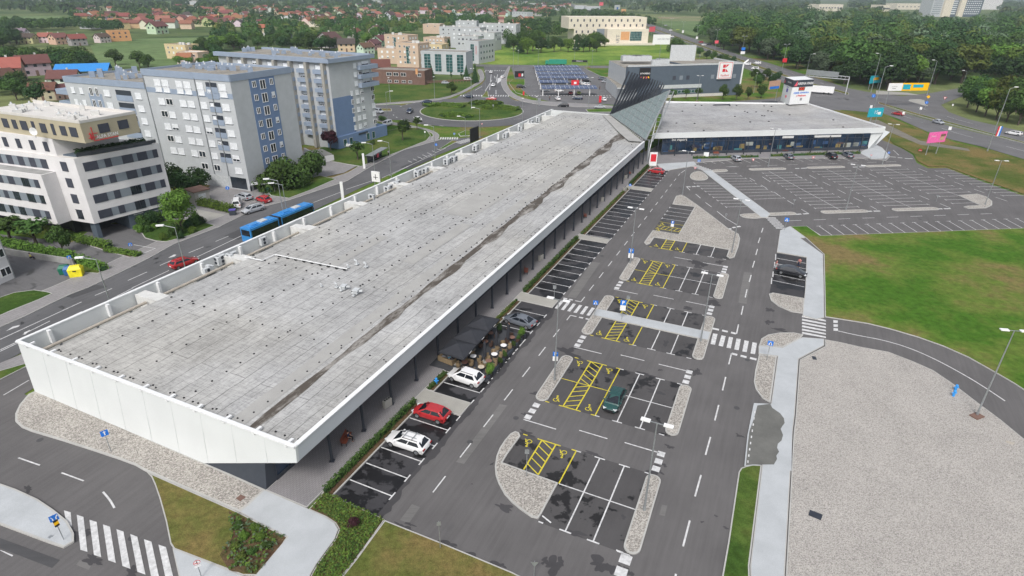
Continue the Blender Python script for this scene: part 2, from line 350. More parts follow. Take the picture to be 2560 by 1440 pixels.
# fields and meadows further off
sheet('bright_meadow', [(1190, 160), (1190, 120), (1500, 100), (1700, 110), (1720, 122), (1700, 150), (1640, 160), (1560, 158), (1440, 165), (1340, 164)], 'grass_bright', -.05)
sheet('roundabout_meadow', [(900, 262), (927, 259), (1086, 248), (1140, 235), (1196, 205), (1190, 190), (1060, 205), (930, 205), (880, 225)], 'grass_green', .02)
K['field_a'] = grass('field_a', (C(108, 126, 84), C(98, 118, 76), C(88, 110, 68)), .01, .1)
K['field_b'] = grass('field_b', (C(140, 128, 104), C(120, 122, 88), C(104, 120, 76)), .008, .06)
sheet('crop_field', [(225, 112), (300, 98), (530, 92), (560, 120), (560, 165), (250, 168)], 'field_a', -.05)
sheet('crop_field', [(-60, 40), (150, 40), (200, 52), (60, 56), (-60, 60)], 'field_a', -.05)
sheet('ploughed_field', [(150, 14), (600, 10), (620, 22), (200, 24)], 'field_b', -.04)
sheet('ploughed_field', [(1640, 40), (1790, 40), (1790, 52), (1660, 55)], 'field_b', -.04)
sheet('crop_field', [(-60, 4), (300, 2), (700, 3), (700, 8), (-60, 11)], 'field_a', -.04)
sheet('crop_field', [(760, 12), (1100, 14), (1100, 20), (760, 19)], 'field_a', -.04)
sheet('crop_field', [(1640, 52), (1790, 54), (1740, 92), (1690, 75)], 'field_a', -.03)
# --- lot islands (all measured in the lot's own grid)
bed('retail_paving', [uv(-4.5, -11.1), uv(-4.5, -6.2), uv(139, -6.2)]+P2([(1640, 412), (1735, 408), (1880, 396), (2171, 396), (2215, 402), (2225, 392), (2210, 378), (2180, 370), (2100, 340), (1700, 340)])+[uv(139, -11.1)], 'paver', .12, .1, True)
bed('wing_front_paving', [(1640, 411), (1735, 405), (1742, 414), (1722, 418), (1660, 428)], 'conc', .135, .1)
bed('wing_corner_paving', t(3, 1, [(910, 90), (1080, 10), (1140, 40), (1215, 120), (1180, 150), (1030, 155)]), 'conc', .14, .15)
K['mulch'] = K['soil']
for a, b in ((-2.6, 12.7), (15.3, 19.6), (31.5, 40.4), (43.1, 68.2), (70.5, 103.7), (106.5, 126)):
    bed('hedge_bed', [uv(a, -6.15), uv(b, -6.15), uv(b, -5.02), uv(a, -5.02)], 'mulch', .1, .14, True)
for a, b in ((12.8, 15.3), (40.5, 43.0), (68.3, 70.4), (103.8, 106.4)):
    bed('crossing_walk', [uv(a, -6.3), uv(b, -6.3), uv(b, -.05), uv(a, -.05)], 'conc_warm', .125, .1, True)
for a, b in ((-2.6, 12.75), (15.35, 40.45), (43.05, 68.25), (70.45, 103.75), (106.45, 126)):
    sheet('bay_strip', [uv(a, -5.0), uv(b, -5.0), uv(b, -.02), uv(a, -.02)], 'asph_dark', .004, True)
# middle blocks
BL = [(3.0, 13.1), (19.25, 29.4), (35.5, 48.05), (54.3, 64.2), (70.4, 75.5)]
for i, (a, b) in enumerate(BL):
    sheet('bay_block', [uv(a, 7.0), uv(b, 7.0), uv(b, 21.5), uv(a, 21.5)] if i else [uv(8.1, 7), uv(b, 7), uv(b, 21.5), uv(a, 21.5), uv(a, 13.2), uv(8.1, 13.2)], 'asph_bay2', .004, True)
sheet('soil_patch', t(0, 3, [(2290, 800), (2540, 912), (2860, 1062), (2640, 1440), (2300, 1400), (2200, 1240), (2340, 1040)]), 'soil', .125)
sheet('bay_block', [uv(79.5, 6.1), uv(97, 6.1), uv(97, 11.3), uv(79.5, 11.3)], 'asph_bay2', .004, True)
def pz(u1, v1, u2, v2, r=.78): return pill(uv(u1, v1), uv(u2, v2), r)
for a in (pz(19.9, 6.75, 28.5, 6.6), pz(36.2, 6.75, 47.2, 6.6), pz(55.0, 6.8, 63.4, 6.6)): bed('pebble_island', a, 'cobble', .13, .14, True)
for a in (pz(3.9, 21.45, 12.3, 21.3, .72), pz(20.3, 21.5, 28.6, 21.4, .72), pz(36.4, 21.6, 47.2, 21.5, .74), pz(55.0, 21.6, 63.5, 21.5, .72)): bed('pebble_island', a, 'cobble', .13, .14, True)
bed('pebble_island_large', [(1301, 1092), (1297, 1083), (1288, 1080), (1276, 1086), (1262, 1102), (1249, 1122), (1241, 1142), (1237, 1167), (1239, 1190), (1246, 1210), (1260, 1236), (1280, 1258), (1305, 1278), (1328, 1294), (1345, 1298), (1353, 1287), (1395, 1209), (1256, 1158), (1270, 1135)], 'cobble', .13, .16)
bed('pebble_triangle', [(1690, 491), (1702, 488), (1712, 492), (1737, 509), (1780, 541), (1820, 572), (1846, 586), (1850, 598), (1846, 618), (1836, 644), (1824, 647), (1816, 642), (1822, 625), (1740, 610), (1636, 594), (1625, 610), (1615, 613), (1610, 607), (1632, 577), (1696, 587), (1737, 517), (1681, 511)], 'cobble', .13, .18)
bed('pebble_island_lens', [(1848, 536), (1900, 534), (1912, 540), (1900, 547), (1867, 546), (1852, 542)], 'cobble', .13, .18, smooth=1)
bed('pebble_island_round', [(1733, 430), (1755, 428), (1777, 450), (1733, 452), (1722, 442)], 'cobble', .13, .18, smooth=2)
bed('diagonal_walk', [(1755, 427), (1778, 427), (1926, 536), (1918, 545), (1903, 545)], 'conc', .14, .1)
bed('middle_walk', [uv(40.85, 6.0), uv(43.0, 6.0), uv(43.3, 22.2), uv(40.95, 22.2)], 'conc', .145, .1, True)
# far lot blocks: bay strips, end islands
for q in ([(1780, 426), (1792, 424), (1815, 424), (1820, 428), (1812, 430), (1782, 431)],): bed('pebble_island', q, 'cobble', .13, .2)
def hpill(a, b, r=.85): return pill(G(*a), G(*b), r)
for a, b in (((1880, 424), (1957, 422)), ((2025, 420), (2104, 417.5)), ((2170, 416), (2244, 413.5)), ((1925, 536.5), (1980, 534)), ((2062, 531), (2160, 528)), ((2240, 525), (2336, 522))): bed('pebble_island', hpill(a, b), 'cobble', .13, .18, True)
bed('pebble_island_end', t(3, 1, [(1900, 516), (2090, 502), (2180, 530), (2240, 575), (2240, 615), (2180, 643), (2000, 648), (1955, 632), (2000, 622), (2120, 617)]), 'cobble', .13, .2)
# right-hand side
bed('path_long', [(1974, 567), (2013, 595), (2000, 596), (2057, 637), (2059, 720), (2060, 795), (2040, 800), (2006, 790), (2013, 720), (2016, 644), (1942, 631), (1950, 577)], 'conc', .13, .08)
bed('path_fork', [(2005, 845), (2060, 849), (2060, 865), (1996, 899), (1986, 1040), (1981, 1080), (1961, 1440), (1958, 1600), (1880, 1600), (1875, 1415), (1905, 1164), (1938, 1167), (1945, 1075), (1927, 1012), (1944, 892), (1896, 886), (1896, 866), (1956, 871)], 'conc', .13, .08)
sheet('driveway_apron', [(1884, 1010), (1930, 1012), (1980, 1046), (1978, 1180), (1904, 1164), (1860, 1168), (1868, 1090)], 'conc', .139)
sheet('wet_driveway', [(1893, 1016), (1925, 1012), (1930, 1022), (1950, 1036), (1959, 1048), (1961, 1060), (1955, 1068), (1951, 1075), (1957, 1090), (1953, 1104), (1944, 1112), (1942, 1122), (1947, 1132), (1940, 1142), (1942, 1150), (1934, 1164), (1904, 1164), (1880, 1164), (1864, 1166), (1868, 1120), (1873, 1080), (1884, 1050)], 'conc_wet', .146)
mb = MB()
for k in range(9): p = G(1887-k*2.2, 1030+k*15.5); mb.line(p, G(1886.5-k*2.2, 1036+k*15.5), .12, .15)
struct(mb.build('edge_marking', K['white']))
bed('pebble_bed', [(1897, 865), (1903, 848), (1920, 838), (1950, 833), (1985, 833), (2008, 838), (2000, 848), (1956, 870)], 'cobble', .12, .16)
bed('pebble_bed', [(1897, 888), (1942, 893), (1926, 1008), (1905, 996), (1889, 975), (1884, 955), (1888, 925)], 'cobble', .12, .16)
bed('pebble_bed', [(1922, 736), (1932, 733), (2011, 747), (2010, 785), (1977, 780), (1945, 766), (1927, 752)], 'cobble', .12, .16)
sheet('bay_strip', [(1942, 633), (2015, 645), (2013, 720), (2011, 746), (1924, 732)], 'asph_dark', .004)
bed('gravel_field', [(2062, 850), (2100, 857), (2157, 870), (2220, 881), (2282, 905), (2332, 927), (2382, 961), (2447, 1011), (2502, 1052), (2560, 1100), (2700, 1220), (2900, 1600), (1964, 1600), (1964, 1440), (1984, 1080), (1989, 1040), (1999, 901), (2063, 867)], 'gravel', .11, .1)
bed('lawn', [(1975, 567), (2017, 566), (2051, 590), (2300, 581), (2560, 571), (2800, 560), (2900, 1200), (2700, 1080), (2600, 1008), (2560, 976), (2532, 958), (2482, 929), (2420, 894), (2357, 866), (2295, 844), (2227, 824), (2170, 810), (2095, 798), (2062, 793), (2061, 720), (2059, 636), (2014, 595)], 'grass', .1, .12)
bed('grass_strip', [(1862, 1168), (1880, 1164), (1904, 1165), (1873, 1416), (1878, 1600), (1780, 1600), (1805, 1440), (1820, 1355), (1837, 1242), (1846, 1182), (1852, 1172)], 'grass_green', .11, .12)
# bottom left
bed('pebble_bed_end', [(94, 977), (72, 987), (50, 1013), (39, 1036), (39, 1055), (55, 1070), (80, 1080), (150, 1101), (225, 1125), (300, 1150), (337, 1164), (362, 1178), (600, 1282), (622, 1264), (664, 1226), (510, 1158)], 'cobble', .12, .2)
bed('lawn_corner', [(367, 1181), (598, 1283), (640, 1305), (720, 1345), (640, 1440), (607, 1440), (435, 1374), (426, 1360), (415, 1305), (400, 1250), (387, 1212), (378, 1192)], 'grass_dry', .1, .1)
bed('walk_corner', [(662, 1227), (772, 1275), (815, 1295), (837, 1310), (846, 1326), (837, 1350), (815, 1380), (790, 1415), (776, 1440), (740, 1600), (590, 1600), (640, 1440), (720, 1345), (640, 1305), (600, 1282), (622, 1264)], 'conc', .14, .06)
bed('walk_bottom', [(432, 1373), (607, 1441), (700, 1480), (700, 1600), (500, 1600), (447, 1440)], 'conc', .13, .1)
bed('planting_bed', [(772, 1275), (812, 1232), (830, 1240), (962, 1300), (930, 1345), (890, 1400), (857, 1440), (800, 1600), (742, 1600), (778, 1440), (792, 1415), (817, 1380), (839, 1350), (848, 1326), (839, 1310), (817, 1295)], 'soil', .1, .08)
bed('lawn_bottom', [(962, 1302), (1100, 1357), (1280, 1432), (1420, 1502), (1500, 1650), (800, 1650), (857, 1441), (890, 1400), (930, 1345)], 'grass_dry', .1, .12)
bed('traffic_island_left', [(-120, 1170), (0, 1211), (40, 1225), (95, 1250), (135, 1277), (170, 1305), (186, 1335), (186, 1356), (160, 1371), (120, 1358), (0, 1313), (-120, 1270)], 'conc', .16, .16)
sheet('sidewalk', [(-200, 990), (0, 908), (57, 884), (75, 915), (0, 945), (-200, 1010)], 'sidewalk', .02)
bed('grass_strip', [(-200, 1020), (-200, 985), (0, 928), (70, 908), (72, 914), (0, 950)], 'grass_green', .08, .1)
# street sidewalks on the left
swL = P2(street_L); off = [(-1100, 940), (-150, 800), (0, 774), (62, 746), (137, 715), (180, 696), (220, 683), (300, 645), (375, 612), (437, 583), (550, 543), (640, 500), (725, 480), (870, 432), (927, 399), (1010, 362), (1085, 340)]
bed('sidewalk', swL+[G(*p) for p in off[::-1]], 'sidewalk', .1, .14, True)
sheet('yard_paving', [(-120, 560), (0, 586), (180, 606), (250, 560), (330, 560), (400, 545), (500, 520), (640, 470), (760, 430), (790, 445), (640, 498), (437, 583), (375, 612), (220, 683), (137, 715), (0, 774), (-150, 810)], 'asph_old', .03)
sheet('yard_paving', [(430, 560), (560, 540), (640, 498), (800, 445), (860, 432), (927, 397), (1000, 360), (860, 370), (700, 380), (560, 430)], 'sidewalk', .04)
bed('lawn_oval', t(0, 2, [(-200, 130), (0, 100), (150, 50), (350, 25), (480, 45), (530, 60), (400, 120), (100, 240), (0, 285), (-200, 350)]), 'grass_green', .14, .15)
bed('lawn_patch', t(1, 1, [(150, 520), (330, 547), (560, 460), (800, 355), (640, 318), (430, 380), (100, 470)]), 'grass_green', .14, .15)
bed('lawn_patch', [(790, 397), (860, 410), (903, 417), (989, 383), (1067, 352), (1077, 339), (1067, 327), (1043, 320), (1000, 321), (946, 331), (860, 355), (800, 370)], 'grass_green', .14, .15)
bed('garden_bed', t(0, 1, [(1350, 870), (1420, 900), (1450, 945), (1560, 975), (1660, 985), (1900, 920), (2150, 820), (1950, 760), (1750, 760), (1600, 780), (1400, 800)]), 'grass_green', .16, .12)
bed('hedge_bed', t(0, 1, [(740, 930), (1050, 1055), (1120, 1030), (1420, 1105), (1300, 1140), (1050, 1070), (740, 970)]), 'soil', .14, .1)
bed('hedge_bed', t(0, 1, [(750, 1200), (1060, 1250), (1150, 1220), (980, 1300), (850, 1290), (760, 1240)]), 'grass_dry', .14, .1)
sheet('permeable_paving', t(0, 1, [(1930, 650), (2360, 730), (2170, 815), (1920, 740)]), 'conc_warm', .08)
# splitter islands of the roundabout
bed('splitter_island', [(1096, 375), (1130, 352), (1145, 354), (1110, 372)], 'grass', .15, .2)
bed('splitter_island', [(1146, 335), (1165, 326), (1192, 327), (1180, 339), (1150, 341)], 'grass', .15, .2)
bed('splitter_island', [(950, 272), (978, 272), (980, 278), (955, 278)], 'grass', .15, .2)
bed('splitter_island', [(1203, 243), (1216, 228), (1220, 230), (1222, 244)], 'grass', .15, .2)
bed('splitter_island', [(1464, 274), (1600, 270), (1600, 280), (1470, 281)], 'grass', .15, .2)
# sidewalks round the roundabout
for q in ([(927, 264), (1086, 253), (1140, 241), (1196, 212), (1213, 197), (1207, 178), (1200, 172), (1192, 176), (1203, 196), (1190, 209), (1138, 237), (1085, 249), (927, 260)],
          [(1250, 205), (1258, 190), (1271, 166), (1277, 166), (1268, 190), (1266, 208), (1276, 228), (1300, 244), (1340, 253), (1540, 264), (1540, 270), (1395, 266), (1335, 260), (1290, 250), (1262, 232)],
          [(931, 294), (1000, 310), (1040, 316), (1080, 326), (1098, 336), (1098, 345), (1085, 352), (1077, 349), (1084, 339), (1076, 330), (1040, 321), (1000, 316), (931, 300)]):
    bed('sidewalk', q, 'sidewalk', .12, .12, smooth=1)
bed('verge', [(1272, 208), (1282, 198), (1312, 198), (1312, 212), (1300, 218), (1320, 240), (1290, 232)], 'grass', .12, .1)
bed('verge', [(1460, 170), (1470, 166), (1530, 196), (1500, 190)], 'grass', .12, .1)
K['patch1'] = asphalt('repair_asphalt', (.07, .07, .073)); K['patch2'] = asphalt('worn_asphalt', (.15, .146, .142))
for i, (q, m_) in enumerate((([(150, 738), (240, 712), (270, 716), (180, 745)], 'patch1'), ([(560, 590), (606, 570), (640, 578), (596, 600)], 'patch1'), ([(830, 510), (890, 482), (915, 487), (850, 517)], 'patch1'), ([(640, 560), (700, 533), (706, 536), (648, 563)], 'patch2'), ([(1000, 418), (1060, 392), (1085, 396), (1020, 424)], 'patch1'), ([(0, 1345), (150, 1400), (130, 1420), (0, 1370)], 'patch1'), ([(200, 1400), (230, 1410), (222, 1425), (190, 1412)], 'patch2'), ([(1655, 1262), (1668, 1264), (1662, 1290), (1648, 1287)], 'patch2'), ([(1480, 655), (1500, 657), (1440, 745), (1418, 742)], 'patch2'), ([(1860, 680), (1880, 682), (1866, 760), (1846, 756)], 'patch2'), ([(1000, 1300), (1030, 1260), (1050, 1268), (1022, 1308)], 'patch2'), ([(1250, 1010), (1268, 1014), (1160, 1160), (1140, 1155)], 'patch2'))): sheet('asphalt_patch', q, m_, .0042+i*.00003)
mb = MB()
for x, y in ((1290, 1045), (1175, 1105), (330, 1345), (100, 1100), (1868, 900), (1842, 1020), (420, 690), (90, 775), (1505, 640), (1700, 470), (2100, 560), (2300, 548)):
    p = G(x, y); mb.poly([(p.x+.32*cos(a), p.y+.32*sin(a), .0098) for a in [2*pi*i/12 for i in range(12)]])
struct(mb.build('manhole_covers', K['patch1']))
# damp patches left after rain
random.seed(41); K['damp'] = asphalt('damp_asphalt', (.058, .056, .059), streak=.05)
def blob(name, c, r, asp=1.0, rot=0.0, mat='damp', z=.008, n=44, rough=.6):
    ph = [random.uniform(0, 6.28) for _ in range(7)]; pts = []; r *= .62
    for i in range(n):
        a = 2*pi*i/n; q = r*(1+rough*sum(math.sin(a*(k*1.0+2)+ph[k])/(k*.7+1.6) for k in range(7))*.8); x, y = cos(a)*q*asp, sin(a)*q; pts.append(c+Vector((x*cos(rot)-y*sin(rot), x*sin(rot)+y*cos(rot), 0)))
    return sheet(name, pts, mat, z, True)
for x, y, r, s in ((1385, 1415, .9, 1.6), (1500, 1410, 1.2, 1.0), (1555, 1425, .8, 1), (1642, 1175, 1.0, .8), (1676, 1118, .5, .7), (1750, 660, 1.5, 1.6), (1800, 655, .8, 1.2), (1815, 690, .7, 1), (1785, 757, 1.2, 1.3), (1735, 795, .5, 1), (1740, 930, .8, 1.2), (1650, 925, .35, 1), (1420, 880, 1.0, 2.2), (1345, 985, .5, 2.5), (1320, 1040, .5, 2.5), (1690, 625, 1.0, 2.4), (1750, 625, 1.0, 2), (1800, 600, .7, 1.4), (1720, 770, .6, 2), (1925, 775, .8, 1), (1925, 805, .7, 1.2), (1950, 825, .5, 3), (1905, 905, .4, 1), (1860, 1245, .3, 1), (1850, 1090, .5, .6), (1830, 1370, .5, .8), (1815, 1320, .3, .8), (1120, 1372, .8, 2.4), (1180, 1395, .6, 2.4), (1240, 1420, .6, 2.4), (1010, 1320, .5, 3), (1180, 1210, .12, 1), (1790, 1290, .2, 1), (1755, 1305, .2, 1), (1230, 1160, .2, 1.5), (560, 1250, .1, 1), (190, 1345, .8, 1.4), (230, 1400, .5, 2.6), (330, 1430, .5, 2), (70, 1222, .4, 2)):
    for j in range(3 if r > .45 else 1):
        zz = globals().get('_z', .0060)+.00004; _z = zz; blob('damp_patch', G(x, y)+Vector((random.uniform(-1, 1), random.uniform(-1, 1), 0))*r*(.9 if j else 0), r*(1, .6, .45)[j], s, random.uniform(-.4, .4)+(UA if s < 2 and x > 1000 else UA-pi/2+(.0 if x > 1000 else .1)), z=zz)
pts = []; u = -3.4
for k in range(90): pts.append(uv(-3.0+k*.5, -.05))
for k in range(89, -1, -1): pts.append(uv(-3.0+k*.5, .28+.34*random.random()+.3*max(0, math.sin(k*.4))))
sheet('damp_edge', pts, 'damp', .0065, True)
for b0, b1 in ((13.1, 19.2), (29.4, 35.4), (3, 3)):
    for vv in (7.2, 14.5): blob('damp_patch', uv(b0+.2, vv+random.uniform(0, 3)), .5, 3.0, UA-pi/2, z=.0078)
for k in range(26):
    a, b = random.choice(BL); blob('damp_patch', uv(random.uniform(a+1, b-1), random.uniform(12 if a < 4 else 8.5, 20.4)), random.uniform(.2, .75), random.uniform(.8, 2.2), random.choice([UA, UA-pi/2]), z=.0068+.00002*k)
# ================================================================ PAINT ON THE GROUND
def dash(mb, a, b, w_=.13, z=.012, m=0): mb.line(G(*a), G(*b), w_, z, m)
def dashes(mb, a, b, n, frac=.5, w_=.13, z=.012):
    A, B = G(*a), G(*b)
    for i in range(n):
        s = (i)/(n-1+frac) if n > 1 else 0; e = (i+frac)/(n-1+frac); mb.line(lerp(A, B, s), lerp(A, B, e), w_, z)
W_, Y_ = MB(), MB()
zb = .010
def T_(u, v0, v1, both=False):  # bay divider across v with cap at v1
    W_.line(uv(u, v0), uv(u, v1), .12, zb); W_.line(uv(u-.5, v1), uv(u+.5, v1), .14, zb+.002)
for us in ([0, 2.5, 5.0, 7.5, 10.2], [20.0, 22.5, 25.2, 27.7, 30.2, 32.7, 35.2, 37.8], [43.2+2.52*i for i in range(1, 10)], [71.0+2.52*i for i in range(13)], [106.7+2.5*i for i in range(1, 8)]):
    for u in us: T_(u, -4.95, -.1)
for u in (12.4, 15.6, 18.1, 20.4, 22.6, 24.9, 27, 29.2): W_.line(uv(u-.45, -.1), uv(u+.45, -.1), .14, zb+.002)
W_.line(uv(15.6+1.9, -4.95), uv(15.6+1.9, -.1), .12, zb)
for i, (a, b) in enumerate(BL):
    c = (a+b)/2; near, far = (a+.05, b-.05)
    segs = [(near, far)]
    if i == 2: segs = [(near, 40.8), (43.05, far)]
    if i == 4: segs = [(near, far)]
    for v in (15.76, 18.28): 
        for s, e in segs: W_.line(uv(s, v), uv(e, v), .13, zb)
        for uu in ((near, far) if i != 4 else (near, )): W_.line(uv(uu, v-.55), uv(uu, v+.55), .15, zb+.002)
    v = 13.27; y0 = near if i else c
    for s, e in segs: 
        Y_.line(uv(max(s, y0), v), uv(e, v), .13, zb)
    for uu in ((near, far) if i != 4 else (near,)):
        if i == 0 and uu == near: W_.line(uv(uu, 13.25), uv(uu, 13.7), .15, zb+.002); continue
        Y_.line(uv(uu, v-.5), uv(uu, v), .15, zb+.002); W_.line(uv(uu, v), uv(uu, v+.5), .15, zb+.002)
    # hatch
    hs_ = (max(near, 8.3) if i == 0 else near, far)
    parts_ = [hs_] if i not in (1, 2, 3) else ([(near, c), (c, far)] if i != 2 else segs)
    for v in (9.5, 11.05): 
        for s, e in parts_: Y_.line(uv(s, v), uv(e, v), .15, zb)
    for uu in ((near, far) if i not in (0,) else (far,)):
        if i == 4 and uu == far: continue
        Y_.line(uv(uu, 9.0), uv(uu, 11.6), .15, zb+.002)
    for s, e in parts_:
        n = max(3, int((e-s)/.85)); st = (e-s)/n
        up = 1 if s < c-.2 or i == 4 else -1
        for k in range(n):
            s0 = s+k*st; s1 = s0+st*1.5*up if up > 0 else s0
            Y_.line(uv(min(e, s0 if up > 0 else s0+st), 9.5), uv(min(e, s0+st*1.0 if up > 0 else s0), 11.05), .12, zb+.001)
    if i in (1, 3):
        Y_.line(uv(c, 7.4), uv(c, 13.27), .12, zb+.003); W_.line(uv(c, 13.3), uv(c, 20.75), .12, zb+.003)
    if i == 0: W_.line(uv(c, 13.3), uv(c, 20.75), .12, zb+.003)
    Y_.line(uv(far+.02, 7.35), uv(far+.02, 7.85), .14, zb+.002); W_.line(uv(near, 20.3), uv(near, 20.9), .14, zb+.002); W_.line(uv(far, 20.3), uv(far, 20.9), .14, zb+.002)
    if i: Y_.line(uv(near, 7.35), uv(near, 7.85), .14, zb+.002)
for u in (94.4, 91.8, 89.35, 86.8): W_.line(uv(u, 6.2), uv(u, 11.1), .12, zb); W_.line(uv(u-.5, 6.2), uv(u+.5, 6.2), .14, zb+.002)
Y_.line(uv(84.45, 6.2), uv(84.45, 11.1), .12, zb)
for u in (82.3, 80.4): Y_.line(uv(u, 6.2), uv(u, 11.1), .15, zb)
for k in range(6): Y_.line(uv(80.4, 6.4+k*.85), uv(82.3, 6.9+k*.85), .12, zb+.001)
# wheelchair symbols
def wheelchair(u, v, flip):
    s = -1 if flip else 1
    q = lambda a, b: uv(u+s*b, v+s*a)
    s *= 1
    q = lambda a, b: uv(u+s*b*.8, v+s*a*.8)
    pts = [q(.32*cos(a)-.05, .32*sin(a)-.25) for a in [radians(x) for x in range(110, 400, 24)]]
    for a, b in zip(pts, pts[1:]): Y_.line(a, b, .09, zb+.004)
    Y_.line(q(-.05, .55), q(-.02, .05), .11, zb+.004); Y_.line(q(-.02, .05), q(.35, .02), .1, zb+.005); Y_.line(q(.35, .02), q(.5, -.45), .1, zb+.004)
    Y_.line(q(.5, -.45), q(.66, -.42), .09, zb+.005); Y_.line(q(-.04, .32), q(.3, .3), .08, zb+.005)
    c = q(-.08, .72); Y_.poly([(c.x+.13*cos(a), c.y+.13*sin(a), zb+.004) for a in [2*pi*i/8 for i in range(8)]])
for i, (a, b) in enumerate(BL):
    for v in (8.35, 12.2):
        if i != 4: wheelchair(b-1.0, v, True)
        if i: wheelchair(a+1.0, v, False)
wheelchair(79.6, 6.9, False); wheelchair(83.3, 6.9, False)
# aisle arrows/dashes, stop squares
def sq(u, v, s=.75): W_.poly([uv(u-s/2, v-s/2, zb), uv(u+s/2, v-s/2, zb), uv(u+s/2, v+s/2, zb), uv(u-s/2, v+s/2, zb)])
for u0 in (18.2, 34.6, 53.4):
    for k in range(3): sq(u0-k*1.15, 6.7)
    W_.line(uv(u0-2.9, 6.4), uv(u0-2.9, 10.2), .14, zb)
for u0 in (14.0, 30.1, 48.9, 64.9):
    for k in range(3): sq(u0+k*1.15, 21.2)
    W_.line(uv(u0+2.4, 17.4), uv(u0+2.4, 21.0), .14, zb)
for k in (0, 1): sq(2.5-k*1.35, 21.25, .95)
W_.line(uv(3.0, 20.4), uv(3.0, 21.5), .14, zb)
W_.line(uv(3.8, 13.3), uv(3.4, 14.3), .14, zb)
for u in (16.2, 32.5, 51.2, 67.5): W_.line(uv(u, 12.5), uv(u, 15.6), .13, zb)
for k in range(24):
    u = 2.0+k*5.15
    if 38 < u < 46: continue
    W_.line(uv(u, 3.05), uv(u+2.3, 3.05), .13, zb)
zebra = MB()
for k in range(6): zebra.poly([uv(40.6, .25+k*.98, zb), uv(43.2, .25+k*.98, zb), uv(43.2, .72+k*.98, zb), uv(40.6, .72+k*.98, zb)])
W_.line(uv(38.0, 3.1), uv(39.6, 3.1), .14, zb); W_.line(uv(39.6, 3.1), uv(39.6, 4.0), .2, zb)
for v in (4.7, 5.7): W_.line(uv(39.6, v-.3), uv(39.6, v+.3), .35, zb)
W_.line(uv(44.2, 3.1), uv(46.0, 3.1), .14, zb); W_.line(uv(44.2, 3.1), uv(44.2, 2.2), .2, zb)
for v in (.6, 1.5): W_.line(uv(44.2, v-.3), uv(44.2, v+.3), .35, zb)
# right-hand lane
for a, b in (((1890, 640), (1905, 590)), ((1852, 800), (1868, 738))): pass
rl = [((1938, 0), (0, 0))]
for a, b in (t(2, 3, [(1985, 50), (1935, 230)]), t(2, 3, [(1890, 430), (1830, 645)]), t(2, 3, [(1778, 885), (1710, 1145)]), t(2, 3, [(1640, 1420), (1570, 1700)]), t(2, 2, [(2137, 890), (2105, 1025)]), t(2, 2, [(2067, 1170), (2028, 1325)]), t(2, 2, [(2265, 365), (2245, 460)]), t(2, 2, [(2195, 655), (2167, 765)]), t(2, 2, [(2312, 180), (2293, 268)]), t(2, 2, [(2350, 15), (2332, 95)]),
             t(2, 1, [(2510, 840), (2495, 885)]), t(2, 1, [(2480, 937), (2462, 990)]), t(2, 1, [(2455, 1050), (2438, 1110)]), t(2, 1, [(2425, 1170), (2405, 1235)]), t(2, 1, [(2392, 1310), (2372, 1380)]),
             t(2, 1, [(1835, 500), (1885, 542)]), t(2, 1, [(1935, 585), (1995, 630)]), t(2, 1, [(2050, 673), (2140, 745)]), t(2, 1, [(2140, 745), (2250, 810)]), t(2, 1, [(2375, 340), (2430, 372)]), t(2, 1, [(2490, 410), (2550, 445)]), t(2, 1, [(2170, 228), (2270, 228)]), t(2, 1, [(2390, 222), (2490, 218)]),
             t(2, 1, [(1745, 428), (1780, 462)]), t(2, 1, [(1690, 290), (1730, 262)])):
    dash(W_, a, b, .16)
for a, b in (t(2, 1, [(2160, 850), (2195, 848)]), t(2, 1, [(2205, 838), (2235, 832)]), t(2, 1, [(2245, 828), (2285, 824)]), t(2, 1, [(1745, 428), (1785, 428)]), t(2, 1, [(1800, 426), (1835, 425)]), t(2, 1, [(1845, 424), (1875, 423)])): dash(W_, a, b, .55)
zr = [t(2, 2, [(2010, 455), (2055, 460), (2030, 568), (1985, 560)]), t(2, 2, [(2095, 473), (2137, 482), (2110, 587), (2065, 577)]), t(2, 2, [(2170, 488), (2210, 495), (2188, 605), (2145, 597)]), t(2, 2, [(2245, 505), (2288, 512), (2267, 623), (2222, 614)]), t(2, 2, [(2325, 523), (2368, 532), (2347, 643), (2303, 634)]), t(2, 2, [(2405, 543), (2450, 550), (2430, 663), (2385, 654)])]
for q in zr: zebra.poly([(p.x, p.y, zb) for p in P2(q)][::-1])
for a, b in (t(2, 2, [(2005, 405), (2070, 418)]), t(2, 2, [(2100, 425), (2158, 438)]), t(2, 2, [(2190, 445), (2240, 458)]), t(2, 2, [(2195, 655), (2252, 670)]), t(2, 2, [(2285, 678), (2345, 692)]), t(2, 2, [(2380, 700), (2445, 716)])): dash(W_, a, b, .5)
for k in range(6):
    y = 284+k*33; zebra.poly([(p.x, p.y, zb) for p in P2(t(3, 2, [(342, y-10), (578, y+36), (580, y+52), (338, y+8)]))][::-1])
for k, (x, y) in enumerate([(675, 335), (677, 375), (677, 415)]): zebra.poly([(p.x, p.y, zb) for p in P2(t(3, 2, [(x-22, y-14), (x+22, y-10), (x+22, y+15), (x-22, y+12)]))][::-1])
cv = t(3, 2, [(700, 430), (900, 475), (1150, 520), (1420, 600), (1700, 725), (2000, 890), (2200, 1015), (2370, 1130)])
cv = [(p.x, p.y) for p in chaikin([Vector((a, b, 0)) for a, b in cv], 2, False)]
for a, b in zip(cv, cv[1:]): dash(W_, a, b, .16)
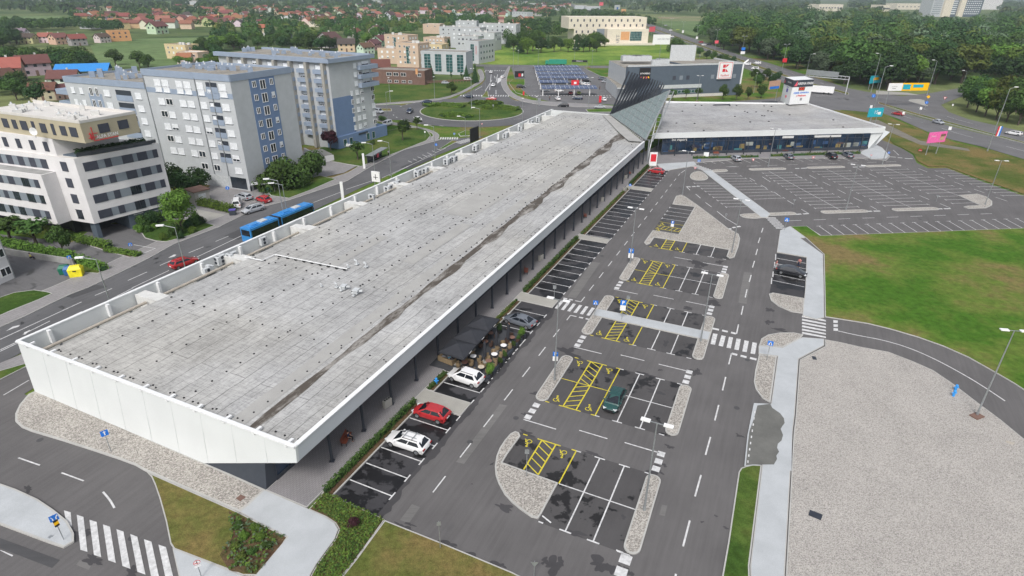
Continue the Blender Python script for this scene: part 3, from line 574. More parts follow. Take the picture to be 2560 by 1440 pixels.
# zebra diag walk to wing, bottom-left zebra
for k in range(6):
    x0, y0 = lerp(Vector((1765, 419)), Vector((1725, 413)), 0)+Vector((k*-2, k*2.2)); 
for k in range(7): y = 414+k*2.1; x = 1722+k*6.0; dash(zebra, (x, y), (x+26, y-.2), .5, .012)
for k in range(6): y = 545+k*5.0; x = 1914+k*5; dash(zebra, (x, y), (x+26, y+.3), .55, .012)
for q in ([(640, 785), (707, 803), (720, 950), (660, 890)], [(768, 828), (835, 850), (875, 1200), (805, 1178)], [(895, 878), (967, 900), (1012, 1253), (940, 1230)], [(1030, 925), (1100, 948), (1158, 1310), (1083, 1283)], [(1165, 973), (1235, 996), (1305, 1370), (1225, 1340)], [(1303, 1022), (1373, 1047), (1455, 1427), (1375, 1398)], [(1440, 1073), (1515, 1098), (1595, 1470), (1510, 1440)], [(1585, 1127), (1660, 1152), (1745, 1500), (1660, 1480)]):
    zebra.poly([(p.x, p.y, .012) for p in P2(t(0, 3, q))][::-1])
for q in ([(175, 262), (195, 255), (405, 328), (392, 338)], [(607, 412), (625, 404), (845, 485), (830, 494)], [(0, 1185), (5, 1180), (133, 1232), (122, 1247)]):
    W_.poly([(p.x, p.y, .014) for p in P2(t(0, 3, q))])
pth = t(0, 3, [(1030, 600), (1070, 645), (1105, 690), (1145, 760)])
for a, b in zip(pth, pth[1:]): dash(W_, a, b, .17, .014)
dash(W_, *t(0, 2, [(35, 1072), (290, 922)]), .14)
# main street lines
for a, b in ((t(0, 2, [(0, 515), (815, 140)])), (t(0, 2, [(950, 75), (1120, 5)])), t(0, 2, [(0, 635), (380, 455)]), t(0, 2, [(500, 330), (230, 465)]), t(0, 2, [(700, 320), (1330, 0)]),
             t(0, 1, [(1280, 1365), (1470, 1280)]), t(0, 1, [(1600, 1215), (1770, 1140)]), t(0, 1, [(1885, 1090), (2035, 1028)]), t(0, 1, [(2155, 975), (2285, 922)]), t(0, 1, [(1320, 1440), (1690, 1265)]), t(0, 1, [(1940, 1145), (2420, 915)]), t(1, 1, [(575, 585), (850, 480)]), t(1, 1, [(900, 455), (1170, 365)]), t(1, 1, [(1260, 340), (1790, 100)]), t(1, 1, [(1330, 320), (1560, 205)]),
             t(0, 2, [(0, 620), (820, 235)]), t(1, 1, [(1790, 90), (1900, 40)]), t(1, 1, [(1650, 150), (1760, 100)])): dash(W_, a, b, .16, .013)
for k in range(7): dash(W_, (1020+k*12, 402-k*5.0), (1030+k*12, 406-k*5.0), .2, .014)
for q in (t(0, 2, [(60, 432), (130, 385), (200, 370), (190, 385), (130, 405)]), t(0, 2, [(240, 445), (300, 420), (295, 432), (245, 470)]), t(0, 1, [(1680, 1140), (1740, 1105), (1765, 1108), (1745, 1125)])): W_.poly([(p.x, p.y, .014) for p in P2(q)])
dash(W_, *t(0, 1, [(1420, 1108), (1555, 1052)]), .16, .15); dash(W_, *t(0, 1, [(1555, 1052), (1340, 1015)]), .16, .15)
dash(W_, *t(0, 1, [(700, 1350), (810, 1360)]), .2, .035); dash(W_, *t(0, 1, [(700, 1350), (745, 1335)]), .2, .036)
# zebras at the roundabout
def zb_px(a, b, n, ln, wd=.5, z=.02):
    A, B = G(*a), G(*b); d = (B-A).normalized(); nrm = Vector((-d.y, d.x, 0))
    for i in range(n): c = lerp(A, B, (i+.5)/n); zebra.line(c-nrm*ln/2, c+nrm*ln/2, wd, z)
zb_px((1099, 346), (1146, 346), 8, 3); zb_px((1142, 358), (1180, 348), 7, 3); zb_px((1149, 239), (1207, 239), 9, 3.5); zb_px((1218, 239), (1274, 240), 9, 3.5); zb_px((1212, 176), (1274, 177), 11, 3.5)
zb_px((1320, 239), (1535, 239), 30, 1.2, .6)
zb_px((1500, 243), (1530, 243), 4, 2)
for a in range(0, 360, 9):
    A_ = radians(a)
    if not (20 < a < 60 or 120 < a < 165 or 195 < a < 260 or 300 < a < 345): continue
    p = RC+Vector((cos(A_), sin(A_), 0))*30.2; q = RC+Vector((cos(A_+.05), sin(A_+.05), 0))*30.2; W_.line(p, q, .3, .022)
for a, b in (((1228, 186), (1224, 225)), ((1244, 186), (1240, 205)), ((1240, 225), (1240, 236)), ((1213, 228), (1230, 200)), ((1260, 186), (1258, 190)), ((1236, 190), (1238, 196)), ((1187, 226), (1205, 216))): dash(W_, a, b, .3, .03)
W_.poly([(p.x, p.y, .03) for p in P2([(1243, 209), (1244, 196), (1262, 190), (1262, 196)])])
# highway lane dashes
hw1 = [(2560, 378), (2395, 334), (2245, 286), (2190, 270)]; hw2 = [(2560, 342), (2395, 300), (2295, 268)]; hw3 = [(1650, 71), (1780, 112), (1920, 164), (2060, 210)]; hw4 = [(1700, 98), (1800, 140), (1920, 186), (2000, 212)]
for pl in (hw1, hw2, hw3, hw4):
    for a, b in zip(pl, pl[1:]):
        n = max(2, int((G(*b)-G(*a)).length/12)); dashes(W_, a, b, n, .33, .18, .05)
# ---- wing lot markings: rows given by first and last line (px), count, cap side
def rows(a0, b0, a1, b1, n, capA=True, capB=False, w_=.13):
    A0, B0, A1, B1 = G(*a0), G(*b0), G(*a1), G(*b1); D = (A1-A0).normalized()
    for i in range(n):
        k = i/(n-1); p, q = lerp(A0, A1, k), lerp(B0, B1, k); W_.line(p, q, w_, zb)
        if capA: W_.line(p-D*.5, p+D*.5, w_, zb+.002)
        if capB: W_.line(q-D*.5, q+D*.5, w_, zb+.002)
rows((2047, 565), (2080, 588), (2542, 546.5), (2588, 571), 18)
W_.line(G(2017, 566), G(2051, 588), .12, zb)
for q0 in (((1907, 433), (1979, 431), (2037, 520.5), (2145, 517), 13), ((2033, 429.5), (2126, 427), (2210, 514.5), (2320, 511), 13), ((2178, 425.5), (2270, 423), (2318, 483), (2424, 480), 9)): rows(*q0, True, True)
rows((2348, 491), (2395, 490), (2380, 508.5), (2436, 507), 3)
W_.line(G(1922, 428), G(2104, 527), .11, zb+.003); W_.line(G(2066, 423), G(2280, 520), .11, zb+.003); W_.line(G(2210, 418), G(2396, 489), .11, zb+.003)
rows((2340, 427.5), (2387, 427), (2505, 489), (2572, 488), 10, True)
rows((1736, 458), (1789, 458), (1815, 517.5), (1875, 516), 9, True)
rows((1780, 434), (1841, 434), (1885, 498), (1960, 495), 10, False, True)
for i in range(9): a = lerp(Vector((1889, 435)), Vector((1970, 524)), (i+.4)/9); 
for k, x in enumerate(range(1745, 1925, 22)): 
    W_.line(G(x, 410.5-.02*(x-1745)), G(x-24, 399.5-.015*(x-1745)), .12, zb)
for x in range(1963, 2200, 23): 
    if x in (2101-1,): continue
    W_.line(G(x, 405-.02*(x-1963)), G(x-26, 394.5-.012*(x-1963)), .12, zb)
for a in (((1815, 417), (2240, 404)),): dashes(W_, a[0], a[1], 9, .5, .14)
dashes(W_, (1972, 552), (2480, 534), 9, .5, .14); 
for a, b in (((1987, 437), (2006, 446)), ((2023, 438), (2040, 447)), ((2057, 455), (2076, 464)), ((2094, 474), (2114, 484)), ((2134, 494), (2155, 504)), ((2176, 515), (2192, 524)), ((2144, 421), (2154, 426)), ((2172, 434), (2192, 443)), ((2212, 451), (2232, 461)), ((2254, 469), (2277, 479)), ((2299, 489), (2323, 499)), ((2350, 509), (2376, 520)), ((2296, 421), (2318, 430)), ((2339, 438), (2362, 447)), ((2386, 455), (2410, 464)), ((2435, 473), (2461, 482)), ((2489, 493), (2518, 503)), ((1935, 480), (1951, 491)), ((1968, 501), (1985, 511)), ((2003, 523), (2022, 534)), ((2233, 375), (2247, 388)), ((1906, 442), (1926, 455))): dash(W_, a, b, .15)
for a, b in (((1988, 536), (2003, 535)), ((2008, 535), (2021, 534)), ((2166, 528.5), (2180, 528)), ((2184, 528), (2200, 527.5)), ((2342, 522.5), (2356, 522)), ((2360, 522), (2376, 521.5)), ((1988, 421.5), (1998, 421)), ((2003, 421), (2018, 420)), ((2132, 418), (2144, 417.5)), ((2148, 417.5), (2162, 417)), ((2226, 392), (2240, 393)), ((2244, 394), (2256, 395)), ((2262, 396), (2282, 397))): dash(W_, a, b, .5)
# pocket bays at right
for a, b in (t(3, 1, [(75, 1140), (385, 1195)]), t(3, 1, [(50, 1300), (370, 1365)]), t(3, 1, [(35, 1360), (365, 1430)]), t(3, 1, [(70, 1195), (380, 1250)])): dash(W_, a, b, .13)
for a, b in (t(3, 1, [(78, 1100), (75, 1160)]), t(3, 1, [(52, 1275), (48, 1330)]), t(3, 1, [(38, 1340), (33, 1400)]), t(3, 1, [(68, 1180), (62, 1240)])): dash(W_, a, b, .16)
struct(W_.build('white_markings', K['white'])); struct(Y_.build('yellow_markings', K['yellow'])); struct(zebra.build('zebra_crossings', K['white']))
# ================================================================ SHOPPING HALL
def roofmat(name, rot, c=(.43, .43, .425)):
    m, nt, b = newmat(name); v_ = wpos(nt, rot)
    # slight wobble of the seams
    nz = N(nt, 'ShaderNodeTexNoise', Scale=.35, Detail=3); nt.links.new(v_, nz.inputs['Vector'])
    va = N(nt, 'ShaderNodeVectorMath', operation='SCALE'); va.inputs['Scale'].default_value = .45; nt.links.new(nz.outputs['Color'], va.inputs[0])
    vb = N(nt, 'ShaderNodeVectorMath', operation='ADD'); nt.links.new(v_, vb.inputs[0]); nt.links.new(va.outputs[0], vb.inputs[1])
    base = ramp(nt, noise(nt, v_, .12, 6, .6), [(.3, tuple(x*.82 for x in c)), (.7, tuple(x*1.12 for x in c))])
    for (bw, rh, ms, k) in ((14.0, 2.1, .06, .55), (5.5, 1.05, .03, .42)):
        br = N(nt, 'ShaderNodeTexBrick', Scale=1.0); br.inputs['Brick Width'].default_value = bw; br.inputs['Row Height'].default_value = rh; br.inputs['Mortar Size'].default_value = ms; br.inputs['Mortar Smooth'].default_value = .6
        br.inputs['Color1'].default_value = (.545,)*3+(1,); br.inputs['Color2'].default_value = (.445,)*3+(1,); br.inputs['Mortar'].default_value = (.1,)*3+(1,)
        nt.links.new(vb.outputs[0], br.inputs['Vector'])
        mk = ramp(nt, noise(nt, v_, .28, 4, .7), [(.33, (0,)*3), (.5, (1,)*3)])
        br2 = mix(nt, mk, (.5, .5, .5), br.outputs['Color']); base = mix(nt, k, base, br2, 'OVERLAY')
    # thin cross streaks and grime
    s1 = noise(nt, wpos(nt, rot, (3.4, .32, 1)), 1.0, 5, .75); base = mix(nt, .55, base, ramp(nt, s1, [(.42, (.5,)*3), (.46, (.2,)*3), (.49, (.5,)*3)]), 'OVERLAY')
    s2 = noise(nt, wpos(nt, rot, (.35, 3.0, 1)), 1.0, 5, .75); base = mix(nt, .5, base, ramp(nt, s2, [(.40, (.5,)*3), (.44, (.2,)*3), (.48, (.5,)*3)]), 'OVERLAY')
    g = noise(nt, v_, .9, 6, .72); base = mix(nt, .5, base, ramp(nt, g, [(.25, (.34,)*3), (.55, (.52,)*3), (.8, (.62,)*3)]), 'OVERLAY')
    tint = noise(nt, v_, .05, 3); base = mix(nt, .5, base, ramp(nt, tint, [(.4, (.5, .5, .5)), (.62, (.535, .515, .47))]), 'OVERLAY')
    nt.links.new(base, b.inputs['Base Color']); b.inputs['Roughness'].default_value = .8; b.inputs['Specular IOR Level'].default_value = .3; return m
K['roof'] = roofmat('roof_membrane', -UA); K['roof2'] = roofmat('roof_membrane_wing', -radians(12), (.40, .40, .405))
def stainmat(name, rot, dark, light, lo, hi):
    m, nt, b = newmat(name); v_ = wpos(nt, rot, (.35, 1, 1)); n = noise(nt, v_, .8, 7, .7)
    nt.links.new(ramp(nt, n, [(lo, dark), (hi, light)]), b.inputs['Base Color']); b.inputs['Roughness'].default_value = .8; return m
K['gutter'] = stainmat('gutter_dirt', -UA, (.075, .062, .05), (.36, .345, .32), .47, .66)
K['roof_edge'] = stainmat('roof_edge_dirty', -UA, (.13, .125, .12), (.34, .335, .33), .3, .56)
K['cream_roof'] = concrete('roof_new_strip', (.355, .35, .335), .12)
K['clad'] = flat('white_cladding', (.62, .64, .635), .45, vary=.03, obj=False, scale=.3)
K['fascia'] = flat('fascia_sheet', (.50, .53, .56), .4, vary=.04, obj=False, scale=.3)
K['whitecap'] = flat('white_flashing', (.74, .75, .75), .4, vary=.04)
K['seam'] = flat('seam_grey', (.50, .52, .52), .6)
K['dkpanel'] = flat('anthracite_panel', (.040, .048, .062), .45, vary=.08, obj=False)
K['dkmetal'] = flat('dark_steel', (.045, .052, .066), .4, metal=.3)
K['greymetal'] = flat('galvanised_steel', (.33, .35, .36), .45, metal=.5)
K['ltmetal'] = flat('pale_metal', (.5, .52, .53), .45)
K['beigepipe'] = flat('beige_pipe', (.42, .38, .32), .6)
K['concwall'] = flat('trough_concrete', (.30, .30, .29), .85, vary=.2, obj=False, scale=.5)
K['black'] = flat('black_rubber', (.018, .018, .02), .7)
K['whitep'] = flat('white_plaster_block', (.58, .58, .56), .8, vary=.08)
K['soffit'] = flat('soffit', (.42, .43, .45), .6, vary=.05, obj=False)
def glassmat(name, c, rough=.12, vary=.5, scale=.35):
    m, nt, b = newmat(name); n = noise(nt, wpos(nt), scale, 3, .6); nt.links.new(ramp(nt, n, [(.35, tuple(x*(1-vary) for x in c)), (.7, tuple(x*(1+vary) for x in c))]), b.inputs['Base Color'])
    b.inputs['Roughness'].default_value = rough; b.inputs['Specular IOR Level'].default_value = .7; return m
K['shopglass'] = glassmat('shop_glass', (.014, .03, .06))
K['glass'] = glassmat('window_glass', (.025, .032, .042), .15, .4)
K['shopin'] = flat('shop_display', (.10, .16, .16), .5, vary=.7, obj=False, scale=.6)
ZT = 6.1; NV = -7.0; FV = -47.15; U0 = -3.7
hall = thing('shopping_hall', 'long low white shopping hall with flat pale grey roof beside the car park', 'building', uv(U0, NV, 0))
gT, gB = G(1612, 353, 6.22), G(1611, 361, 4.55)
fu = (gT-O).dot(U); fv = (gT-O).dot(V)
# roof skins
valN, valF = uv(U0+.25, -12.0, 5.86), G(1557, 334, 5.86)
farL, farM = G(1379, 276.5, ZT), G(1524, 287.5, ZT)
mb = MB()
def strip(mb, a, b, n, m=0): pass
mb.poly([uv(U0+.25, -42.3, ZT), uv(U0+.25, -42.3, ZT-.9), uv(158, -42.3, ZT-.9), uv(158, -42.3, ZT)], 1)
mb.poly([valN+V*-1.0, valF+V*-1.2, G(1524, 287.5, ZT), uv(158, -42.3, ZT), uv(U0+.25, -42.3, ZT)], 0)
fin = uv(fu-1, fv-.3, 6.0)
mb.poly([uv(U0+.25, NV-.3, 6.02), fin, valF+V*-1.2, valN+V*-1.0], 0)
rf = mb.build('roof', [K['roof'], K['concwall']], hall)
# dirty valley gutter with wavy edges
mb = MB(); random.seed(3); nseg = 60; ga, gb = [], []
for i in range(nseg+1):
    k = i/nseg; c = lerp(valN, valF, k); wv = .2+.2*math.sin(i*.9)+random.uniform(-.18, .18)
    ga.append(c+V*(-.95-max(0, wv)*.6)+Vector((0, 0, .04))); gb.append(c+V*(-.45+max(0, wv)*(1+2*k)+k*.9)+Vector((0, 0, .03+.03*(.6+max(0, wv)*(1+2*k)+k*.9))))
for i in range(nseg): mb.poly([ga[i], gb[i], gb[i+1], ga[i+1]], 0)
mb.build('roof_gutter', K['gutter'], rf)
mb = MB()
def zf(v): return 5.86+.24*min(1, max(0, (-v-13)/29.3))
def rstrip(u0, v0, u1, v1, z): mb.poly([uv(u0, v0, zf(v0)+.03), uv(u1, v0, zf(v0)+.03), uv(u1, v1, zf(v1)+.03), uv(u0, v1, zf(v1)+.03)])
rstrip(34, -21.5, 52, -19.5, 6.118); rstrip(27.9, -30.8, 41, -28.9, 6.118)
mb.poly([valN+Vector((.3, 0, .055))+V*-3.6, lerp(valN, valF, .9)+V*-3.8+Vector((0, 0, .055)), lerp(valN, valF, .9)+V*-1.9+Vector((0, 0, .04)), valN+V*-1.9+Vector((.3, 0, .04))])
rstrip(55, -27, 75, -21.2, 6.118); rstrip(96, -35, 130, -28, 6.118)
mb.build('roof_patch', K['cream_roof'], rf)
mb = MB(); mb.poly([valF+V*-1.3+Vector((0, 0, .3)), G(1572, 352.5, 6.35), G(1608, 354.5, 6.35), G(1528, 290, 6.35), G(1505, 286.5, 6.3)]); mb.build('roof_ridge_strip', K['cream_roof'], rf)
# trough behind the street parapet
mb = MB()
mb.poly([uv(U0+.3, -46.9, 4.2), uv(158, -46.9, 4.2), uv(158, -42.3, 4.2), uv(U0+.3, -42.3, 4.2)], 0)
mb.poly([uv(U0+.3, -42.31, 4.2), uv(158, -42.31, 4.2), uv(158, -42.31, 5.2), uv(U0+.3, -42.31, 5.2)][::-1], 0)
mb.build('service_trough', K['concwall'], hall)
mb = MB(); mb.bar(uv(U0, FV, 3.2), uv(161, FV, 3.2), .25, 6.1, 0); mb.build('street_wall', K['clad'], hall)
mb = MB(); mb.bar(uv(U0-.1, FV-.05, 6.3), uv(160.2, FV-.05, 6.3), .42, .12, 0); mb.build('parapet_cap', K['whitecap'], hall)
each('parapet_bracket', K['whitecap'], hall, [lambda m, u=U0+3+7*k: m.box(uv(u, FV+.35, 5.35), (.35, .45, 1.7), UA) for k in range(23)])
for k in range(11):
    mb = MB(); u = 10.6+14*k; mb.prism([uv(u-.75, -46.7), uv(u+.75, -46.7), uv(u+.75, -42.9), uv(u-.75, -42.9)], 4.2, 5.95); mb.prism([uv(u-.85, -44.2), uv(u+.85, -44.2), uv(u+.85, -42.2), uv(u-.85, -42.2)], 5.95, 6.12); mb.build('trough_beam', K['whitep'], hall)
mb = MB()
for a, b in ((U0+.5, 9.6), (11.5, 23.6), (25.5, 37.3), (38.9, 51.3), (53, 65.3), (67, 79.3)):
    mb.tube(uv(a, -44.4, 5.45), uv(b, -44.4, 5.45), .2, m=0)
    for k in range(3): u = lerp(a, b, (k+.5)/3); mb.box(uv(u, -44.4, 4.85), (.18, .3, 1.2), UA, 1)
mb.build('trough_pipe', [K['beigepipe'], K['greymetal']], hall)
# white cable tray lines on roof
mb = MB()
pp = [(612, 642), (655, 651), (687, 636), (867, 672)]
for a, b in zip(pp, pp[1:]): mb.bar(G(*a, 6.35), G(*b, 6.35), .12, .12)
mb.build('roof_conduit', K['whitecap'], rf)
each('conduit_block', K['black'], rf, [lambda m, k=k: m.box(G(*lerp(Vector((700, 640)), Vector((862, 673)), k/8), 6.2), (.5, .35, .16), UA) for k in range(9)])
# fascia above the colonnade
mb = MB(); A_, B_ = uv(U0, NV, 0), Vector((gT.x, gT.y, 0)); d_ = (B_-A_).normalized(); nn = Vector((-d_.y, d_.x, 0))
P_ = [A_, B_, B_+nn*.35, A_+nn*.35]
mb.prism(P_, 4.55, 6.16, 0, 0, True); mb.build('fascia', K['fascia'], hall)
mb = MB(); mb.prism([A_+nn*-.06-d_*.05, B_+nn*-.06, B_+nn*.42, A_+nn*.42-d_*.05], 6.16, 6.26, 0, 0, True); mb.build('fascia_cap', K['whitecap'], hall)
mb = MB(); mb.poly([uv(U0+.2, -11.1, 4.58), uv(U0+.2, NV-.3, 4.58), B_+nn*.3+Vector((0, 0, 4.58)), uv(140, -11.1, 4.58)]); mb.build('soffit', K['soffit'], hall)
# glazed shop front under the canopy
mb = MB(); mb.prism([uv(U0+.6, -11.1), uv(138, -11.1), uv(138, -11.5), uv(U0+.6, -11.5)], .1, 4.6); mb.build('glass_front', K['shopglass'], hall)
mb = MB()
for k in range(56): mb.box(uv(U0+.7+2.5*k, -11.06, 2.35), (.1, .1, 4.5), UA)
mb.bar(uv(U0+.6, -11.04, .35), uv(138, -11.04, .35), .12, .4); mb.bar(uv(U0+.6, -11.04, 3.3), uv(138, -11.04, 3.3), .1, .12); mb.build('mullion', K['dkmetal'], hall)
K['colsteel'] = K['dkmetal']; cm = MB(); cm.tube((0, 0, .1), (0, 0, 4.6), .15, n=10); cm.box((0, 0, .13), (.5, .5, .05)); cme = None
for k in range(26):
    vv = -8.05+.3*k/26
    if cme is None: cme = cm.build('canopy_column', K['dkmetal'], hall); c = cme
    else: c = cme.copy(); col.objects.link(c); c.parent = hall
    c.location = uv(1.2+5.04*k, vv)-hall.location
cm2 = None
# (column mesh was built relative to the hall; undo that offset)
for v_ in cme.data.vertices: v_.co += hall.location
# end wall of white panels
W1, W2, W3, W4, W5 = G(47, 856, 6.24), G(741, 1118, 6.24), G(743.7, 1154, 4.55), G(510, 1160, 0.1), G(95, 978, 0.1)
W1 = uv(-3.75, -47.3, 6.24); W2 = uv(-3.75, -6.98, 6.24); W3 = uv(-3.9, -6.98, 4.55); W4 = uv(-4.42, -19.2, .1); W5 = uv(-4.45, -46.3, .1)
mb = MB(); f = [W1, W5, W4, W3, W2]; bk = [p+U*.3 for p in f]
mb.poly(f); mb.poly(bk[::-1])
for i in range(5): mb.poly([f[i], bk[i], bk[(i+1) % 5], f[(i+1) % 5]])
ew = mb.build('end_wall', K['clad'], hall)
for k in range(1, 10):
    mb = MB(); v = -46.8+4.02*k; a = Vector(uv(-3.765, v, 6.2)); zb_ = .1 if v < -19.2 else lerp(.1, 4.55, (v+19.2)/(12.2)); b2 = lerp(-3.765, -4.465, (6.2-zb_)/6.1) if v < -19.2 else lerp(-4.435, -3.915, (v+19.2)/12.2)
    mb.bar(a, uv(b2, v+.15*(6.2-zb_)/6, zb_), .022, .012); mb.build('panel_joint', K['seam'], ew)
mb = MB(); mb.bar(W1+Vector((0, 0, .03)), W2+Vector((0, 0, .03)), .4, .14); mb.build('end_wall_cap', K['whitecap'], hall)
each('cap_bracket', K['whitecap'], hall, [lambda m, k=k: m.box(uv(-3.45, -45.5+3.75*k, 6.14), (1.0, .3, .22), UA) for k in range(11)])
mb = MB(); mb.poly([uv(-4.40, -19.6, .05), uv(-4.40, -11.06, .05), uv(-3.72, -11.06, 4.56), uv(-3.72, -19.6, 4.56)]); mb.poly([uv(-4.40, -11.06, .05), uv(-3.0, -11.06, .05), uv(-3.0, -11.06, 4.56), uv(-3.72, -11.06, 4.56)]); mb.build('side_wall', K['dkpanel'], hall)
mb = MB(); mb.poly([uv(-3.9, -19, 4.57), uv(-3.6, -11, 4.57), uv(-3.6, -7.2, 4.57), uv(-3.9, -7.2, 4.57)]); mb.build('corner_soffit', K['soffit'], hall)
mb = MB(); q = [Vector((p.x, p.y, 0)) for p in (farL, farM)]; e = (q[1]-q[0]).normalized(); n_ = Vector((-e.y, e.x, 0))
mb.prism([q[0]-e*.3, q[1], q[1]+n_*.35, q[0]+n_*.35-e*.3], 0, 6.3); mb.build('far_wall', K['clad'], hall)
# plinth body so nothing shows through from the side
# small dark roof anchors in rows
dots = []
vs_ = [-38.1, -30.1, -21.9, -14.3]
uu = U0+.9
while uu < 158:
    v = -41.5
    while v < -8:
        if not (-13.3 < v < -11.2): dots.append((uu, v, 0))
        v += 1.95
    uu += 14.0
for v0 in vs_:
    u = U0+2.2
    while u < 150 and (v0 > -28 or u < 158):
        vv = v0-(u/140)*(.5 if v0 < -20 else 2.2)
        if not (v0 > -25 and u > 128): dots.append((u, vv, 0))
        u += 1.87
u = U0+1
while u < 128: dots.append((u, -7.75-.012*u, 0)); u += 3.4
for i in range(12): dots.append((U0+.95+random.uniform(-.1, .1), -41+i*2.9, 0))
random.seed(5); dots = [(a+random.uniform(-.05, .05), b+random.uniform(-.05, .05), zf(b)+.02 if b < -12 else 5.98) for a, b, _ in dots]
dots.sort(key=lambda p: (uv(p[0], p[1])).length)
amb = MB(); amb.tube((0, 0, 0), (0, 0, .09), .11, .07, n=7); a0 = amb.build('roof_anchor', K['black'], None); a0.parent = hall
for i, p in enumerate(dots[:100]):
    c = a0 if i == 0 else a0.copy()
    if i: col.objects.link(c)
    c.parent = hall; c.location = uv(*p)-hall.location
amb = MB()
for p in dots[100:]: q = uv(*p); amb.tube(q, q+Vector((0, 0, .1)), .15, .1, n=6)
tag(amb.build('roof_anchor_rows', K['black'], hall), kind='stuff')
# vents and hoods on the roof
def hood(p, s=1.0, kind=0):
    mb = MB()
    if kind == 0:
        mb.tube(p, p+Vector((0, 0, .75*s)), .16*s); mb.tube(p+Vector((0, 0, .7*s)), p+Vector((-.45*s, .1, .95*s)), .17*s, .2*s); mb.box(p+Vector((0, 0, .06)), (.7*s, .7*s, .12), UA)
    else:
        mb.box(p+Vector((0, 0, .3*s)), (.9*s, .7*s, .6*s), UA+.2); mb.box(p+Vector((0, 0, .66*s)), (1.15*s, .95*s, .12), UA+.2); mb.tube(p+Vector((.4*s, 0, .3)), p+Vector((1.0*s, .1, .3)), .2*s)
    mb.build('roof_vent', K['ltmetal'], hall)
for x, y, s, k in ((892, 661, .75, 0), (915, 667, .75, 0), (804, 716, .4, 0), (842, 718, .7, 0), (860, 722, .75, 1), (853, 727, .5, 0), (891, 733, .8, 1), (884, 740, .5, 0), (871, 669, .5, 0)): hood(G(x, y, 6.1), s, k)
def ac_unit(p, rz, root, s=1.0):
    mb = MB(); mb.box(p+Vector((0, 0, .55*s)), (1.0*s, .42*s, 1.0*s), rz, 0); mb.box(p+Vector((0, 0, .03)), (1.1*s, .5*s, .06), rz, 1); q = Matrix.Rotation(rz, 3, 'Z')
    for z in (.32, .78):
        for sgn in (-1, 1): c = p+q @ Vector((0, sgn*.215*s, z*s)); mb.tube(c, c+q @ Vector((0, sgn*.02, 0)), .2*s, n=10, m=2)
    return mb.build('air_conditioner', [K['ltmetal'], K['greymetal'], K['dkmetal']], root)
for i, (x, y) in enumerate([(545, 662), (556, 658), (576, 655), (586, 650), (528, 684), (522, 690), (968, 482), (976, 478), (990, 470), (996, 466), (1042, 444), (1048, 440), (1062, 436), (1067, 433), (1115, 412), (1124, 409), (1132, 405), (1139, 403), (1187, 377), (1193, 374), (1262, 346), (1268, 343), (1300, 328), (1330, 312), (1345, 305), (660, 612), (930, 502)]):
    ac_unit(G(x, y, 4.9), UA+pi/2*(i % 2 == 0), hall, 1.25)
each('duct_box', K['concwall'], hall, [lambda m, u=u, l=l: m.box(uv(u, -45, 4.7), (l, 1.2, .8), UA) for u, l in ((19, 3.2), (30, 2.2), (44, 3))])
# ================================================================ WING
wing = thing('shopping_wing', 'shopping wing with white fascia and dark blue glass front behind the far car park', 'building', G(1640, 386))
wl, wr = G(1640, 334, 6.2), G(2212, 320, 6.2); bl_, br_ = G(1664, 256, 6.2), G(2022, 261, 6.2)
mb = MB(); mb.poly([wl, wr, br_, bl_]); mb.build('roof', K['roof2'], wing)
d_ = (wr-wl).normalized(); n_ = Vector((-d_.y, d_.x, 0)); z_ = Vector((0, 0, 1))
mb = MB(); mb.prism([wl-n_*.3-d_*.8, wr-n_*.3, wr+n_*.25, wl+n_*.25-d_*.8], 4.85, 6.32, 0, 0, True); mb.build('fascia', K['clad'], wing)
mb = MB(); mb.bar(wr+z_*.12, br_+z_*.12, .5, .4); mb.bar(br_+z_*.15, bl_+z_*.15, .9, .45); mb.build('roof_edge', K['whitecap'], wing)
mb = MB()
for p in ((1785, 263), (1905, 256)): 
    q = G(*p, 6.3); mb = MB(); mb.bar(q, q+d_*6+z_*.02, .3, .5); mb.build('black_duct', K['dkmetal'], wing)
random.seed(11)
mb = MB()
for k in range(26): p = lerp(lerp(bl_, br_, random.random()), lerp(wl, wr, random.random()), random.choice([.12, .35, .5, .72, .95])); mb.box(p+z_*.1, (.5, .3, .2), 0)
mb.build('roof_anchor_rows', K['black'], wing)
ga_, gb_ = G(1652, 387, .1), G(2166, 373.5, .1)
mb = MB(); e = (gb_-ga_).normalized(); m_ = Vector((-e.y, e.x, 0)); mb.prism([ga_, gb_, gb_+m_*.4, ga_+m_*.4], .1, 4.9); mb.build('glass_front', K['shopglass'], wing)
mb = MB(); mb.poly([ga_+z_*4.78, wl-n_*.3-d_*.8-z_*1.33, wr-n_*.3-z_*1.33, gb_+z_*4.78]); mb.build('soffit', K['soffit'], wing)
mb = MB(); L = (gb_-ga_).length
for k in range(28): mb.box(ga_+e*(L*k/27)-m_*.04+z_*2.4, (.12, .12, 4.8), math.atan2(e.y, e.x))
mb.bar(ga_-m_*.05+z_*.5, gb_-m_*.05+z_*.5, .1, .7); mb.bar(ga_-m_*.05+z_*3.6, gb_-m_*.05+z_*3.6, .1, .12); mb.build('mullion', K['dkpanel'], wing)
